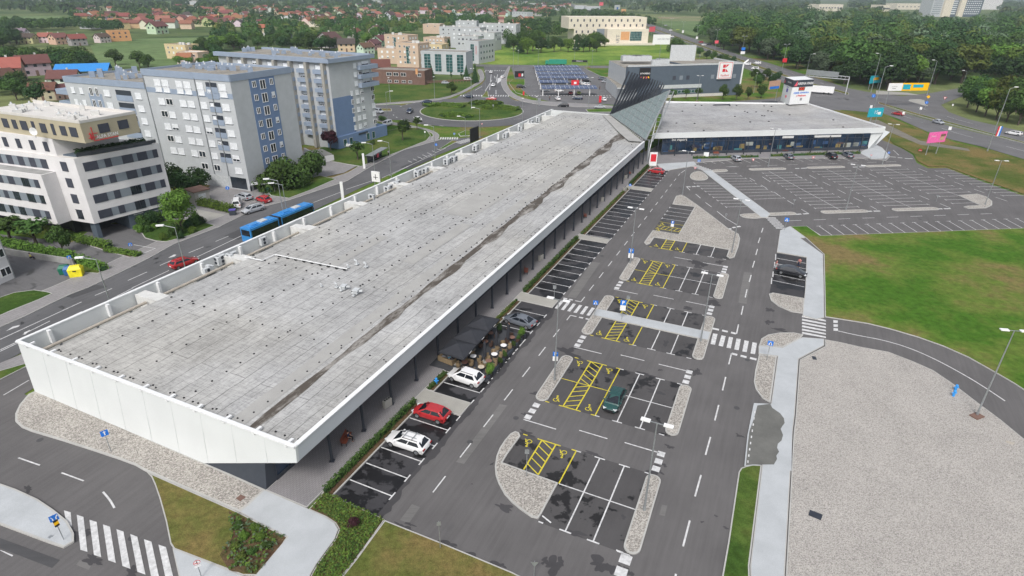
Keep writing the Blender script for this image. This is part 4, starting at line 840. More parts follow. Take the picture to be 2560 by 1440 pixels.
# goods behind the glass, seen as displays on the panes
random.seed(21); disp = [flat('display_teal', (.05, .16, .17), .5), flat('display_ochre', (.22, .17, .07), .5), flat('display_pale', (.28, .30, .28), .5), flat('display_brown', (.10, .06, .05), .5), flat('display_blue', (.03, .07, .16), .4)]
for k in range(46):
    c = ga_+e*(L*random.uniform(.02, .98))-m_*.03+z_*random.uniform(.4, 2.6)
    mb = MB(); mb.box(c, (random.uniform(.6, 2.4), .03, random.uniform(.4, 1.5)), math.atan2(e.y, e.x)); mb.build('window_display', random.choice(disp), wing)
for x, ww, s in ((1698, 8, 'SPORT'), (1985, 3.5, None), (2092, 8.5, None)):
    c = G(x, 350, 4.2); c = ga_+e*((c-ga_).dot(e)); c.z = 4.35
    if s: mb = MB(); text_mb('Intersport', 1.1, plane_M(c-m_*.12, e, z_), mb, 0, .02); mb.build('shop_lettering', K['whitep'], wing)
    else: mb = MB(); mb.box(c-m_*.1, (ww, .1, .6), math.atan2(e.y, e.x)); mb.build('shop_sign_board', K['whitep'], wing)
for k in range(13):
    p = lerp(G(1642, 392), G(2148, 379.5), k/12); mb = MB(); mb.tube(p, p+z_*4.9, .15, n=8); mb.build('canopy_column', K['dkmetal'], wing)
q0, q1, q2, q3 = wr+n_*.25-z_*0, wr-n_*.3, G(2190, 361, .1), G(2171, 372, .1)
mb = MB(); t0_, t1_ = wr-z_*1.35-n_*.2, wr-z_*1.35+n_*5
mb.poly([wr+z_*.1, wr-z_*1.35, G(2170, 373, .1), G(2186, 366, .1)]); mb.poly([wr+z_*.1, G(2186, 366, .1), G(2225, 330, .1), br_]); mb.poly([G(2170, 373, .1), wr-n_*.2-d_*5.2-z_*1.35, wr-z_*1.35]); mb.build('end_wall', K['clad'], wing)
mb = MB(); mb.poly([G(2170, 373, .1)+n_*.3, G(2186, 366, .1)+n_*.3, br_-z_*6, bl_-z_*6, bl_, br_]); mb.build('back_wall', K['dkpanel'], wing)
# ================================================================ METAL SAIL AND LOUVRES
p1, p2, p3 = G(1526, 287, 6.15), G(1614, 350, 6.15), G(1675, 226, 16.5)
sail = thing('sail_canopy', 'tilted triangular grey metal mesh sail rising between the long hall and the wing', 'canopy', Vector((p2.x, p2.y, 0)))
mb = MB(); nS = (p2-p1).cross(p3-p1).normalized()*.06; mb.poly([p1+nS, p2+nS, p3+nS]); mb.poly([p1-nS, p3-nS, p2-nS])
def meshmat():
    m, nt, b = newmat('mesh_panel'); v_ = wpos(nt, UA); n = noise(nt, v_, 2.5, 3, .7); nt.links.new(ramp(nt, n, [(.35, (.13, .17, .17)), (.65, (.24, .29, .285))]), b.inputs['Base Color']); b.inputs['Roughness'].default_value = .5; return m
mb.build('mesh_panel', meshmat(), sail)
mb = MB()
for k in range(10):  # grid ribs parallel to the right edge and to the base
    a = lerp(p1, p2, k/9); b = lerp(p1, p3, k/9)
    if k: mb.bar(a+nS*1.5, b+nS*1.5, .12, .1)
for k in range(1, 8):
    a = lerp(p2, p3, k/8); b = lerp(p1, p3, k/8); mb.bar(a+nS*1.5, b+nS*1.5, .12, .1)
mb.build('sail_rib', K['greymetal'], sail)
mb = MB(); mb.bar(p2, p3, .35, .35); mb.bar(p1, p3, .3, .3); mb.bar(p1, p2, .3, .3)
off_ = Vector((1.8, -.4, -.3)); mb.bar(p2+off_, p3+off_*.6, .25, .25)
for k in range(12): a = lerp(p2, p3, k/11.5); mb.bar(a, lerp(p2+off_, p3+off_*.6, k/11.5+.03), .1, .1)
mb.bar(Vector((p2.x+1, p2.y, 0)), p2+Vector((1, 0, 0)), .3, .3); mb.bar(Vector((p2.x+1, p2.y, 0)), lerp(p2, p3, .45), .25, .25); mb.bar(Vector((p2.x+7, p2.y+14, 0)), lerp(p2, p3, .7), .25, .25)
mb.build('steel_frame', K['greymetal'], sail)
mb = MB()
for k in range(24): a = lerp(p1, p2, (k+.5)/24); mb.box(a+Vector((-.7, -.1, .05)), (.35, .35, .3), UA)
mb.build('fixing_block', K['cream_roof'], sail)
louv = thing('louvre_screen', 'dark fan of slanted steel louvres standing behind the mesh sail', 'screen', Vector((p1.x, p1.y, 0)))
tA, tB, tC = G(1573, 178, 19.5), G(1657, 207, 17.6), G(1662, 222, 17.0)
for k in range(14):
    s = k/13; a = lerp(p1, lerp(p1, p3, .82), s)
    b = lerp(tA, tB, s**.9)+Vector((0, 0, -1.2*math.sin(s*pi)*0))
    mb = MB(); mb.bar(a, b, .16, .55); mb.build('louvre', K['dkmetal'], louv)
    a2 = a+Vector((.6, .9, .1)); b2 = lerp(b, a, .10+.12*s)+Vector((2.4-1.2*s, 2.0, 0)); mb = MB(); mb.bar(a2, b2, .14, .5); mb.build('louvre', K['dkmetal'], louv)
mb = MB(); mb.bar(lerp(p1, p3, .03), lerp(p1, p3, .9), .3, .3); mb.bar(lerp(p1, tA, .5), lerp(lerp(p1, p3, .82), tB, .5), .12, .12); mb.build('louvre_rail', K['dkmetal'], louv)
# ================================================================ SIGN TOWER ON THE WING ROOF
ta, tb, tc = G(1951, 254, 6.3), G(1971.6, 264, 6.3), G(2021, 261, 6.3); td = ta+(tc-tb)
tower = thing('sign_tower', 'square white advertising tower with black top band standing on the wing roof', 'sign', (tb.x, tb.y, 6.3))
for p in (ta, tb, tc, td): p.z = 0
qd = [tb, tc, td, ta]; mb = MB(); mb.prism(qd, 6.6, 12.5, 0); mb.build('white_box', K['whitecap'], tower)
mb = MB(); mb.prism([p+(p-(ta+tc)/2).normalized()*.08 for p in qd], 12.5, 14.85, 0, 1); mb.build('black_band', [K['dkpanel'], K['whitecap']], tower)
fx = (tc-tb).normalized(); fn = Vector((fx.y, -fx.x, 0)); lx = (tb-ta).normalized(); ln_ = Vector((lx.y, -lx.x, 0)); W = (tc-tb).length; LW = (tb-ta).length
K['red'] = flat('sign_red', C(206, 44, 56), .5); K['pink'] = flat('sign_pink', C(228, 96, 110), .5); K['blue'] = flat('sign_blue', C(36, 116, 210), .5); K['purple'] = flat('sign_purple', C(90, 80, 160), .5); K['yel'] = flat('sign_yellow', C(250, 188, 5), .5)
K['signwhite'] = flat('sign_white', (.78, .78, .78), .5, vary=.03); K['signgrey'] = flat('sign_grey', (.25, .25, .27), .6); K['ledred'] = emis('led_red', C(230, 70, 40), .7)
def logoA(mb, M, s, m):
    for t_ in ([(-.5, -.6), (.42, -.6), (.3, .6)],): mb.poly([M @ Vector((x*s, y*s, 0)) for x, y in t_], m)
c = tb+fx*W*.5+fn*.12; 
mb = MB(); text_mb('ARENA PARK', 1.18, plane_M(tb+fx*W*.62+fn*.1+z_*13.6, fx, z_), mb, 0, .015); text_mb('ARENA PARK', .62, plane_M(ta+lx*LW*.62+ln_*.12+z_*13.7, lx, z_), mb, 0, .01); mb.build('tower_lettering', K['signwhite'], tower)
mb = MB(); logoA(mb, plane_M(tb+fx*1.25+fn*.1+z_*13.7, fx, z_), 1.45, 0); logoA(mb, plane_M(ta+lx*.8+ln_*.12+z_*13.7, lx, z_), 1.1, 0); mb.build('tower_logo', K['pink'], tower)
mb = MB(); mb.box(tb+fx*W*.48+fn*.06+z_*11.85, (2.6, .12, 1.1), math.atan2(fx.y, fx.x)); mb.build('led_panel', K['black'], tower)
mb = MB(); text_mb('CCC', 1.1, plane_M(tb+fx*W*.48+fn*.16+z_*11.85, fx, z_), mb, 0, .02); mb.build('led_lettering', K['ledred'], tower)
mb = MB(); text_mb('svjetla domenico', .98, plane_M(tb+fx*W*.5+fn*.03+z_*10.55, fx, z_), mb, 0, .03); mb.build('blue_lettering', K['blue'], tower)
mb = MB(); text_mb('o PittaRosso', .85, plane_M(tb+fx*W*.52+fn*.03+z_*9.5, fx, z_), mb, 0, .03); mb.build('red_lettering', K['red'], tower)
mb = MB(); mb.box(tb+fx*W*.55+fn*.02+z_*8.3, (.9, .04, .9), math.atan2(fx.y, fx.x)); mb.build('small_logo', K['signgrey'], tower)
mb = MB(); text_mb('CineStar', .6, plane_M(ta+lx*LW*.5+ln_*.03+z_*12.0, lx, z_), mb, 0, .01); mb.box(ta+lx*LW*.5+ln_*.03+z_*10.9, (1.4, .04, 1.2), math.atan2(lx.y, lx.x)); mb.build('purple_logo', K['purple'], tower)
mb = MB(); mb.box(ta+lx*LW*.5+ln_*.03+z_*8.8, (1.2, .04, .8), math.atan2(lx.y, lx.x)); mb.build('red_logo', K['pink'], tower)
# ================================================================ OTHER BUILDINGS
def wallmat(name, c, vary=.05): return flat(name, c, .85, vary=vary, obj=False, scale=.6, spec=.2)
K['wgrey'] = wallmat('render_light_grey', (.45, .47, .485)); K['wgrey2'] = wallmat('render_blue_grey', (.27, .325, .41)); K['wblue'] = wallmat('render_blue', (.155, .225, .36))
K['wwhite'] = wallmat('render_white', (.66, .645, .645)); K['wbeige'] = wallmat('render_beige', (.42, .375, .27)); K['wcream'] = wallmat('render_cream', (.62, .50, .30)); K['wpeach'] = wallmat('render_peach', (.55, .42, .32))
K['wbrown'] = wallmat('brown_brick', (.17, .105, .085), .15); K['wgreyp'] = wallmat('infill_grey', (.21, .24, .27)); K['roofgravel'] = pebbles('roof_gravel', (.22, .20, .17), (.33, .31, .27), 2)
K['roofwhite'] = wallmat('white_roof', (.58, .56, .53)); K['dkwall'] = wallmat('supermarket_cladding', (.095, .12, .15)); K['shutter'] = flat('roller_shutter', (.70, .72, .74), .6); K['dkshutter'] = flat('dark_shutter', (.05, .055, .075), .6)
K['perf'] = wallmat('pale_cream_wall', (.66, .60, .50)); K['orange'] = wallmat('orange_wall', (.62, .33, .16)); K['tile'] = paintmat('roof_tile', .85, .2, 0, True); K['housewall'] = paintmat('house_wall', .9, .2, 0, True)
K['solar'] = flat('solar_panel', (.045, .07, .15), .2, vary=.2, obj=False); K['greenglass'] = glassmat('green_glass', (.03, .10, .10), .12, .6, .8)
MESH = {}
def cmesh(key, fn):
    if key not in MESH:
        mb, mats = fn(); ob = mb.build(key.split('|')[0], mats, None); MESH[key] = (ob.data, key.split('|')[0]); bpy.data.objects.remove(ob)
    return MESH[key]
def inst(key, parent, p, rz=0.0, name=None):
    me, nm = MESH[key]; ob = bpy.data.objects.new(name or nm, me); col.objects.link(ob); ob.parent = parent; ob.location = Vector(p)-WL[parent.name]; ob.rotation_euler = (0, 0, rz); WL[ob.name] = WL[parent.name]; return ob
def wkey(kind, w, h):
    key = 'window|%s|%.2f|%.2f' % (kind, w, h)
    def fn():
        mb = MB()   # local: x along wall, -y outwards
        if kind == 'dark': mb.box((0, -.02, 0), (w, .06, h), 0, 0); return mb, [K['dkshutter']]
        if kind == 'glass': mb.box((0, -.01, 0), (w, .04, h), 0, 0); mb.box((0, -.03, 0), (.08, .06, h), 0, 1); mb.box((0, -.03, h/2), (w+.1, .08, .08), 0, 1); mb.box((0, -.03, -h/2), (w+.1, .08, .08), 0, 1); return mb, [K['glass'], K['dkmetal']]
        if kind == 'pvc': 
            mb.box((0, -.01, 0), (w, .04, h), 0, 0)
            for x in (-w/2, 0, w/2): mb.box((x, -.04, 0), (.11, .08, h), 0, 1)
            for z in (-h/2, h/2): mb.box((0, -.04, z), (w+.1, .09, .12), 0, 1)
            return mb, [K['glass'], K['signwhite']]
        if kind == 'shut': mb.box((0, -.03, 0), (w, .08, h), 0, 0); mb.box((0, -.08, -h/2-.04), (w+.2, .2, .08), 0, 0); return mb, [K['shutter']]
        if kind == 'half':
            mb.box((0, -.01, 0), (w, .04, h), 0, 0); mb.box((0, -.05, h*.18), (w, .06, h*.66), 0, 1)
            for x in (-w/2, 0, w/2): mb.box((x, -.04, -h*.3), (.1, .08, h*.4), 0, 1)
            mb.box((0, -.05, -h/2), (w+.15, .12, .1), 0, 1); return mb, [K['glass'], K['shutter']]
        if kind == 'grey': mb.box((0, -.005, 0), (w, .02, h), 0, 0); return mb, [K['wgreyp']]
        if kind == 'green': 
            mb.box((0, -.02, 0), (w, .06, h), 0, 0); n = max(1, int(w/1.3))
            for i in range(n+1): mb.box((-w/2+w*i/n, -.06, 0), (.09, .05, h), 0, 1)
            n = max(1, int(h/1.5))
            for i in range(n+1): mb.box((0, -.06, -h/2+h*i/n), (w, .05, .09), 0, 1)
            return mb, [K['greenglass'], K['ltmetal']]
    cmesh(key, fn); return key
def face(P, Q):
    P, Q = Vector((P.x, P.y, 0)), Vector((Q.x, Q.y, 0)); d = (Q-P); L = d.length; d.normalize(); return P, d, L, math.atan2(d.y, d.x), Vector((d.y, -d.x, 0))
def win(root, P, Q, s, z, w, h, kind, name=None, metres=True):
    """window centred s metres along face P->Q (seen from outside, P left)"""
    P, d, L, rz, n = face(P, Q); p = P+d*(s if metres else s*L)+n*.03; p.z = z; o = inst(wkey(kind, w, h), root, p, rz, name); return o
def boxmb(root, name, mat, P, d, rz, n, s0, s1, z0, z1, o0, o1, mt=None):
    """box on a face between distances s0..s1, heights z0..z1, from o0 to o1 outwards"""
    mb = MB(); q = [P+d*s0+n*o0, P+d*s0+n*o1, P+d*s1+n*o1, P+d*s1+n*o0]; mb.prism(q, z0, z1, 0, 0, True); return mb.build(name, mat, root)
def roof_vents(root, pts, z, seed=1, mats=None, hmin=.8, hmax=1.8):
    random.seed(seed)
    for p in pts:
        mb = MB(); h = random.uniform(hmin, hmax); s = random.uniform(.7, 1.4); mb.box((p[0], p[1], z+h/2), (s, s*.8, h), random.uniform(0, .2)+.4); 
        if random.random() < .6: mb.tube((p[0], p[1], z+h), (p[0], p[1], z+h+.4), .25, .1, m=1)
        mb.build('chimney' if h > 1.2 else 'roof_box', mats or [K['wgrey2'], K['ltmetal']], root)
random.seed(2)
# ---- apartment block, front
def bil(a, b, c, d, s, t_): return lerp(lerp(a, b, s), lerp(d, c, s), t_)
E0 = G(572.5, 192.5, 24.97); ax = Vector((-.932, .363, 0)).normalized(); bx = Vector((.43, .903, 0)).normalized(); H = 24.9
E0.z = 0; SR = 17.6; LL = 25.6; LL2 = 27
aptF = thing('apartment_block', 'light grey apartment block with a blue gable end, nearer the street', 'building', E0)
Rr = E0+bx*SR; Lf = E0+ax*LL; Lf2 = E0+ax*(LL+LL2)
mb = MB(); mb.prism([E0, Rr, Rr+ax*LL, Lf], 0, H, 0, 1, False); mb.build('wall', [K['wgrey'], K['roofgravel']], aptF)
mb = MB(); mb.prism([Lf, Lf+bx*SR, Lf2+bx*SR, Lf2], 0, H-3, 0, 1); mb.build('wall', [K['wgrey'], K['roofgravel']], aptF)
for P, Q, z in ((E0, Rr, H), (Lf, E0, H), (Rr, Rr+ax*LL, H), (Rr+ax*LL, Lf, H), (Lf2, Lf, H-3), (Lf2+bx*SR, Lf2, H-3)):
    mb = MB(); P_, d, L, rz, n = face(P, Q); mb.prism([P_+n*.12, P_+d*L+n*.12, P_+d*L-n*.25, P_-n*.25], z-.9, z+.45); mb.build('parapet', K['wgrey2'], aptF)
P_, d, L, rz, n = face(E0, Rr)    # gable end facing the street
boxmb(aptF, 'blue_panel', K['wblue'], P_, d, rz, n, 4.9, 12.2, 4.0, H-.95, 0, .05)
boxmb(aptF, 'plinth', K['dkpanel'], P_, d, rz, n, -.1, L+.1, 0, 1.2, 0, .1)
for f in range(7):
    z = 4.9+f*2.85+.5
    for s, w, h, k in ((6.2, 1.0, 1.25, 'pvc'), (8.6, 1.5, 1.9, 'pvc'), (11.2, .9, 1.25, 'half' if f % 2 else 'pvc')): win(aptF, E0, Rr, s, z+(.3 if w < 1.2 else 0), w, h, k)
P_, d, L, rz, n = face(Lf, E0)    # long face
boxmb(aptF, 'blue_band', K['wgrey2'], P_, d, rz, n, 0, L, H-4.5, H-3.4, 0, .04)
for s in (.2, 15.6, 19.9): boxmb(aptF, 'downpipe', K['greymetal'], P_, d, rz, n, s, s+.14, 3, H-.6, .05, .2)
for f in range(8):
    z = 3.6+f*2.8+1.0; 
    if z > H-1.4: z = H-2.2
    for s, w in ((4.3, 1.9), (6.7, 1.9), (10.8, 1.9), (13.2, 1.9), (16.9, 1.8), (23.2, 2.0)):
        if f == 0 and s < 12: continue
        win(aptF, Lf, E0, s, z, w, 1.35, random.choice(['shut', 'shut', 'shut', 'shut', 'shut', 'half', 'pvc']))
    if f > 0:
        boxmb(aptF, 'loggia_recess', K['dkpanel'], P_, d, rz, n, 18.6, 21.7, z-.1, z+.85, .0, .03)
        boxmb(aptF, 'balcony_panel', K['wgrey2'], P_, d, rz, n, 18.5, 21.8, z-1.3, z-.1, .0, .1)
        win(aptF, Lf, E0, 19.4, z+.3, 1.2, .7, random.choice(['half', 'shut', 'dark']))
boxmb(aptF, 'garage_doors', K['ltmetal'], P_, d, rz, n, 14.5, 19.5, .3, 2.9, .0, .06); boxmb(aptF, 'entrance', K['glass'], P_, d, rz, n, 20.2, 24.8, .3, 2.9, 0, .05)
P_, d, L, rz, n = face(Lf2, Lf)
boxmb(aptF, 'blue_panel', K['wgrey2'], P_, d, rz, n, 7.5, 12, 6, H-6, 0, .04)
for f in range(6):
    z = H-5.6-f*2.85
    for s, w, k in ((2.4, 1.2, 'shut'), (5.3, 1.2, 'shut'), (8.7, 1.0, 'pvc'), (10.7, .9, 'pvc'), (14, 2.0, 'shut'), (24.2, 1.9, 'shut')): win(aptF, Lf2, Lf, s, z, w, 1.35 if s not in (8.7, 10.7) else 1.8, k)
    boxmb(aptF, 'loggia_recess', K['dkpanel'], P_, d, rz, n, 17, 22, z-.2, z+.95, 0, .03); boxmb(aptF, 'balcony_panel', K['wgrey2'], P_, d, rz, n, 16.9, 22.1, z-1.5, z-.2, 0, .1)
    if f < 4: boxmb(aptF, 'balcony', K['wgrey2'], P_, d, rz, n, -4.5, -.1, z-1.4, z-.2, -3, -.2)
roof_vents(aptF, [bil(E0, Rr, Rr+ax*LL, Lf, random.uniform(.25, .85), random.uniform(.08, .95)) for _ in range(26)], H, 5, None, .5, 1.2)
roof_vents(aptF, [bil(Lf, Lf+bx*SR, Lf2+bx*SR, Lf2, random.uniform(.2, .8), random.uniform(.1, .9)) for _ in range(12)], H-3, 6, None, .9, 2.0)
# ---- apartment block, rear
HR = 24.2; F0 = G(819, 152, HR); F0.z = 0; FR = G(925, 139, HR); FR.z = 0; FL = G(544, 133, HR); FL.z = 0
e = (FR-F0); 
aptR = thing('apartment_block', 'taller looking blue grey apartment block with balconies on every floor, behind the other, beside the roundabout', 'building', F0)
aptR['label'] = 'blue grey apartment block with stacked balconies, the one nearer the roundabout'
bk_ = F0+e+(FL-F0)
mb = MB(); mb.prism([F0, FR, bk_, FL], 0, HR, 0, 1); mb.build('wall', [K['wgrey'], K['roofgravel']], aptR)
P_, d, L, rz, n = face(F0, FR)
for P, Q in ((F0, FR), (FL, F0), (FR, bk_)):
    mb = MB(); p_, d_, L_, r_, n_2 = face(P, Q); mb.prism([p_+n_2*.9-d_*.9, p_+d_*(L_+.9)+n_2*.9, p_+d_*(L_+.9)-n_2*.3, p_-n_2*.3-d_*.9], HR-.6, HR+.5); mb.build('parapet', K['wgrey2'], aptR)
boxmb(aptR, 'blue_panel', K['wblue'], P_, d, rz, n, 0.05, 8.2, 3.4, 14.2, 0, .05)
boxmb(aptR, 'podium', K['wblue'], P_, d, rz, n, -.2, L+4.2, 0, 3.5, -4, .6)
boxmb(aptR, 'podium_sign', K['dkpanel'], P_, d, rz, n, 8.5, 12.5, 2.6, 3.1, .6, .7)
for s in (2.5, 5, 12.5, 15): win(aptR, F0-Vector(n)*-.6, FR-Vector(n)*-.6, s, 1.5, 1.3, 2.0, 'green')
for f in range(8):
    z = 4.9+f*2.45
    for s, w, k in ((8.0, .9, 'shut'), (10.3, 1.2, 'shut'), (12.4, 1.2, 'half')):
        if s == 8.0 and f > 4: continue
        if s > 9 and f == 7 and s < 9.5: continue
        win(aptR, F0, FR, s, z, w, 1.3, random.choice([k, 'pvc', 'shut']))
    if f < 5: win(aptR, F0, FR, 17.0, z+.2, 1.4, 1.3, random.choice(['pvc', 'shut']))
for f in (5, 6, 7):
    z = 4.9+f*2.45; boxmb(aptR, 'balcony', K['wgrey2'], P_, d, rz, n, L-6.2, L+1.6, z-1.3, z-.15, -2.5, 1.3); win(aptR, F0, FR, L-2.6, z+.3, 3, 1.2, 'half')
P_, d, L, rz, n = face(FL, F0)
for f in range(8):
    z = 4.6+f*2.45
    for k in range(6):
        s = L-1.0-k*5.9-4.0
        if s < 1: continue
        boxmb(aptR, 'balcony_panel', K['wgrey2'], P_, d, rz, n, s, s+4.2, z-1.1, z-.05, 0, 1.0)
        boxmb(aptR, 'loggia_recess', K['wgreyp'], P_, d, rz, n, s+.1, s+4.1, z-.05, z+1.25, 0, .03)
        win(aptR, FL, F0, s+1.2, z+.6, 1.7, 1.0, random.choice(['shut', 'half', 'shut'])); 
for k in range(7): s = L-.9-k*5.9; boxmb(aptR, 'pier', K['conc_warm'], P_, d, rz, n, s-.9, s, 0 if k else 3, HR-.7, 0, 1.3)
roof_vents(aptR, [bil(F0, FR, bk_, FL, random.uniform(.2, .8), random.uniform(.05, .95)) for _ in range(22)], HR, 8, None, .7, 1.7)
# ---- white office and flats, left
W0 = G(184, 397, 15); W0.z = 0; WR = G(397, 358, 15); WR.z = 0; WL_ = G(-60, 367, 15); WL_.z = 0
dR = (WR-W0).normalized(); dL = (WL_-W0).normalized(); HW = 15
wht = thing('office_block', 'white five storey block with bands of dark windows and a beige top floor', 'building', W0)
BK = W0+(WR-W0)+dL*30
mb = MB(); mb.prism([W0, WR, BK, W0+dL*40], 3.0, HW, 0, 1, True); mb.build('wall', [K['wwhite'], K['roofwhite']], wht)
P_, d, L, rz, n = face(W0, WR)
boxmb(wht, 'ground_floor', K['dkwall'], P_, d, rz, n, 6.0, L-.1, 0, 2.99, -8, -.35)
for k in range(9): boxmb(wht, 'plinth_strip', K['wwhite'], P_, d, rz, n, 6.6+(k*2.3) % 6, 8.4+(k*2.3) % 6, .35+k*.28, .45+k*.28, -.36, -.3)
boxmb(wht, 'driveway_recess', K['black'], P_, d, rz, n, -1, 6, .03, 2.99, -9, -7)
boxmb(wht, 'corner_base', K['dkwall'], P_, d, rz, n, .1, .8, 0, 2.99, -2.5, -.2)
for f in range(4):
    z = 4.4+f*2.95; 
    for s0, s1, k in ((1.1, 3.4, 'dark'), (3.4, 4.6, 'grey'), (4.6, 5.7, 'dark'), (5.7, 7.6, 'grey'), (7.6, 9.5, 'glass' if f < 2 else 'dark'), (9.5, 10.3, 'grey'), (10.3, 12.1, 'dark'), (12.1, 13.2, 'grey'), (13.2, 14.1, 'dark')):
        win(wht, W0, WR, (s0+s1)/2*L/14.8, z, (s1-s0)*L/14.8, 1.55, k)
P_, d, L, rz, n = face(W0+dL*40, W0)
for f in range(4): win(wht, W0+dL*40, W0, L-2.9, 4.5+f*2.95, 1.5, 1.7, 'dark' if f > 0 else 'glass')
# projecting lower wing with long window bands
boxmb(wht, 'bay_wall', K['wwhite'], P_, d, rz, n, 0, L-5.6, 3.0, 12.2, 0, 2.6)
boxmb(wht, 'bay_terrace', K['concwall'], P_, d, rz, n, 0, L-5.9, 12.2, 12.22, .1, 2.3)
Pb, Qb = P_+n*2.6, P_+n*2.6+d*(L-5.6)
for f in range(3):
    z = 4.7+f*2.9; s = L-5.6-1.2; i = 0
    while s > 1:
        wd = (1.1, 1.3, 1.9, 1.9, 1.6, 1.4)[i % 6]; win(wht, Pb, Qb, s-wd/2, z, wd, 1.5, 'grey' if i % 2 else ('glass' if random.random() < .2 else 'dark')); s -= wd; i += 1
z = 13.4; s = L-7; i = 0
while s > 1: wd = (1.5, 1.4)[i % 2]; win(wht, P_, P_+d*L, s-wd/2, z, wd, 1.7, 'grey' if i % 2 else 'dark'); s -= wd; i += 1
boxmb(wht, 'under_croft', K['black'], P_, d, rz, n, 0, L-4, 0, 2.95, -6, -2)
# upper storeys
mb = MB(); a0, a1 = W0+dL*2.2+dR*.8, W0+dL*40+dR*.8
mb.prism([W0+dL*4.5+dR*.4, W0+dL*4.5+dR*11, W0+dL*34+dR*11, W0+dL*40+dR*.4], HW, 18.1, 0); mb.build('set_back_floor', K['wwhite'], wht)
for k in range(7): win(wht, W0+dL*40+dR*.4, W0+dL*4.5+dR*.4, 35.5-2.0-k*3.4, 16.5, 1.1, 1.7, 'dark')
mb = MB(); mb.prism([W0+dR*1+dL*.6, W0+dR*13.6+dL*.2, W0+dR*13.6+dL*4, W0+dR*1+dL*4], HW, HW+.25); mb.build('terrace_planting', K['dkwall'], wht)
mb = MB()
for a, b in ((W0+dR*.5, W0+dR*14.3), ): mb.bar(a+z_*(HW+.9), b+z_*(HW+.9), .05, .06); mb.bar(a+z_*(HW+.5), b+z_*(HW+.5), .02, .6)
mb.build('terrace_railing', K['glass'], wht)
tb0, tb1 = G(199, 309, 21.4), G(339, 284, 21.4); tb2 = G(-60, 276, 21.4)
for p in (tb0, tb1, tb2): p.z = 0
mb = MB(); mb.prism([tb0, tb1, tb1+dL*9, tb2+(tb1-tb0)], 18.1, 21.4, 0, 1, True); 
mb = MB(); mb.prism([tb0, tb1, tb1+(tb2-tb0), tb2], 18.1, 21.4, 0, 1, True); mb.build('top_floor', [K['wbeige'], K['roofwhite']], wht)
P_, d, L, rz, n = face(tb0, tb1)
for P, Q in ((tb0, tb1), (tb2, tb0), (tb1, tb1+(tb2-tb0))): 
    mb = MB(); p_, d_, L_, r_, n_2 = face(P, Q); mb.prism([p_+n_2*.04, p_+d_*L_+n_2*.04, p_+d_*L_-n_2*.3, p_-n_2*.3], 21.4, 21.85); mb.build('parapet', K['roofwhite'], wht)
for s in (L*.37, L*.72): win(wht, tb0, tb1, s, 20.0, 1.9, 1.5, 'dark')
mb = MB(); text_mb('ALFA STAN', .78, plane_M(P_+d*(L*.39)+n*.12+z_*18.75, d, z_), mb, 0, .02); mb.build('sign_lettering', K['signwhite'], wht)
mb = MB(); c = P_+d*(L*.15)+n*.15+z_*19.0
mb.box(c+z_*.4, (.1, .1, 2.3), rz); mb.box(c+d*-.45+z_*.1, (.1, .1, 1.2), rz); mb.box(c+d*.1+z_*.45, (1.5, .1, .08), rz); mb.box(c+d*-.1+z_*-.15, (1.5, .1, .08), rz); mb.box(c+d*-.25+z_*-.1, (.09, .1, .8), rz); mb.bar(c+d*.1-z_*.75, P_+d*(L*.58)+n*.1+z_*18.25, .1, .12)
mb.build('sign_logo', K['red'], wht)
P_, d, L, rz, n = face(tb2, tb0)
for k, w in enumerate((1.8, 1.5, .8, 1.6, .8, 1.8, 1.2, 1.6)): win(wht, tb2, tb0, L-2.2-k*2.6, 19.8, w, 1.6 if w > 1 else 1.9, 'dark')
random.seed(31); roof_vents(wht, [bil(tb0, tb1, tb1+(tb2-tb0), tb2, random.uniform(.15, .85), random.uniform(.06, .9)) for _ in range(18)], 21.4, 9, [K['whitep'], K['ltmetal']], .4, 1.1)
# ---- white house corner at the left edge
c0, c1 = G(38, 695, 0), G(0, 712, 0); hh = 9.5
sb = thing('white_building', 'plain white building cut off by the left edge of the picture', 'building', c0)
dd = (c1-c0).normalized(); up_ = Vector((-dd.y, dd.x, 0)); up_ = up_ if up_.y > 0 else -up_
topc = G(-10, 600, hh); mb = MB(); back = c0+up_*12; mb.prism([c0, c0+dd*14, c0+dd*14+up_*14, c0+up_*14], 0, hh, 0, 1); mb.build('wall', [K['wwhite'], K['roofgravel']], sb)
win(sb, c0+dd*14, c0, 13.0, 1.6, 1.6, 1.3, 'pvc'); win(sb, c0+dd*14, c0, 13.0, 4.6, 1.6, 1.3, 'pvc'); boxmb(sb, 'downpipe', K['greymetal'], *[x for x in (face(c0+dd*14, c0)[0], face(c0+dd*14, c0)[1], 0, face(c0+dd*14, c0)[4])], 13.9, 14.0, 0, hh, .02, .12)
# ---- generic boxes given by their base corners (left, right), depth and height
def block(name, label, cat, A, B, depth, H, wall, roof='roofgravel', parapet=None, side=None, group=None):
    A, B = G(*A), G(*B); root = thing(name, label, cat, A, group); d = (B-A).normalized(); n = Vector((-d.y, d.x, 0))
    mb = MB(); mb.prism([A, B, B+n*depth, A+n*depth], 0, H, 0, 1); mb.build('wall', [K[wall], K[roof]], root)
    mb = MB()
    for P, Q in ((A, B), (B, B+n*depth), (B+n*depth, A+n*depth), (A+n*depth, A)):
        p_, d_, L_, r_, n_2 = face(P, Q); mb.prism([p_+n_2*.06, p_+d_*L_+n_2*.06, p_+d_*L_-n_2*.3, p_-n_2*.3], H-.3, H+.4)
    mb.build('parapet', K[parapet or wall], root); return root, A, B, n, d
def grid(root, P, Q, cols, zs, w, h, kinds, m=1.2):
    L = (Q-P).length
    for z in zs:
        for i in range(cols): win(root, P, Q, m+(L-2*m)*(i+.5)/cols, z, w, h, random.choice(kinds))
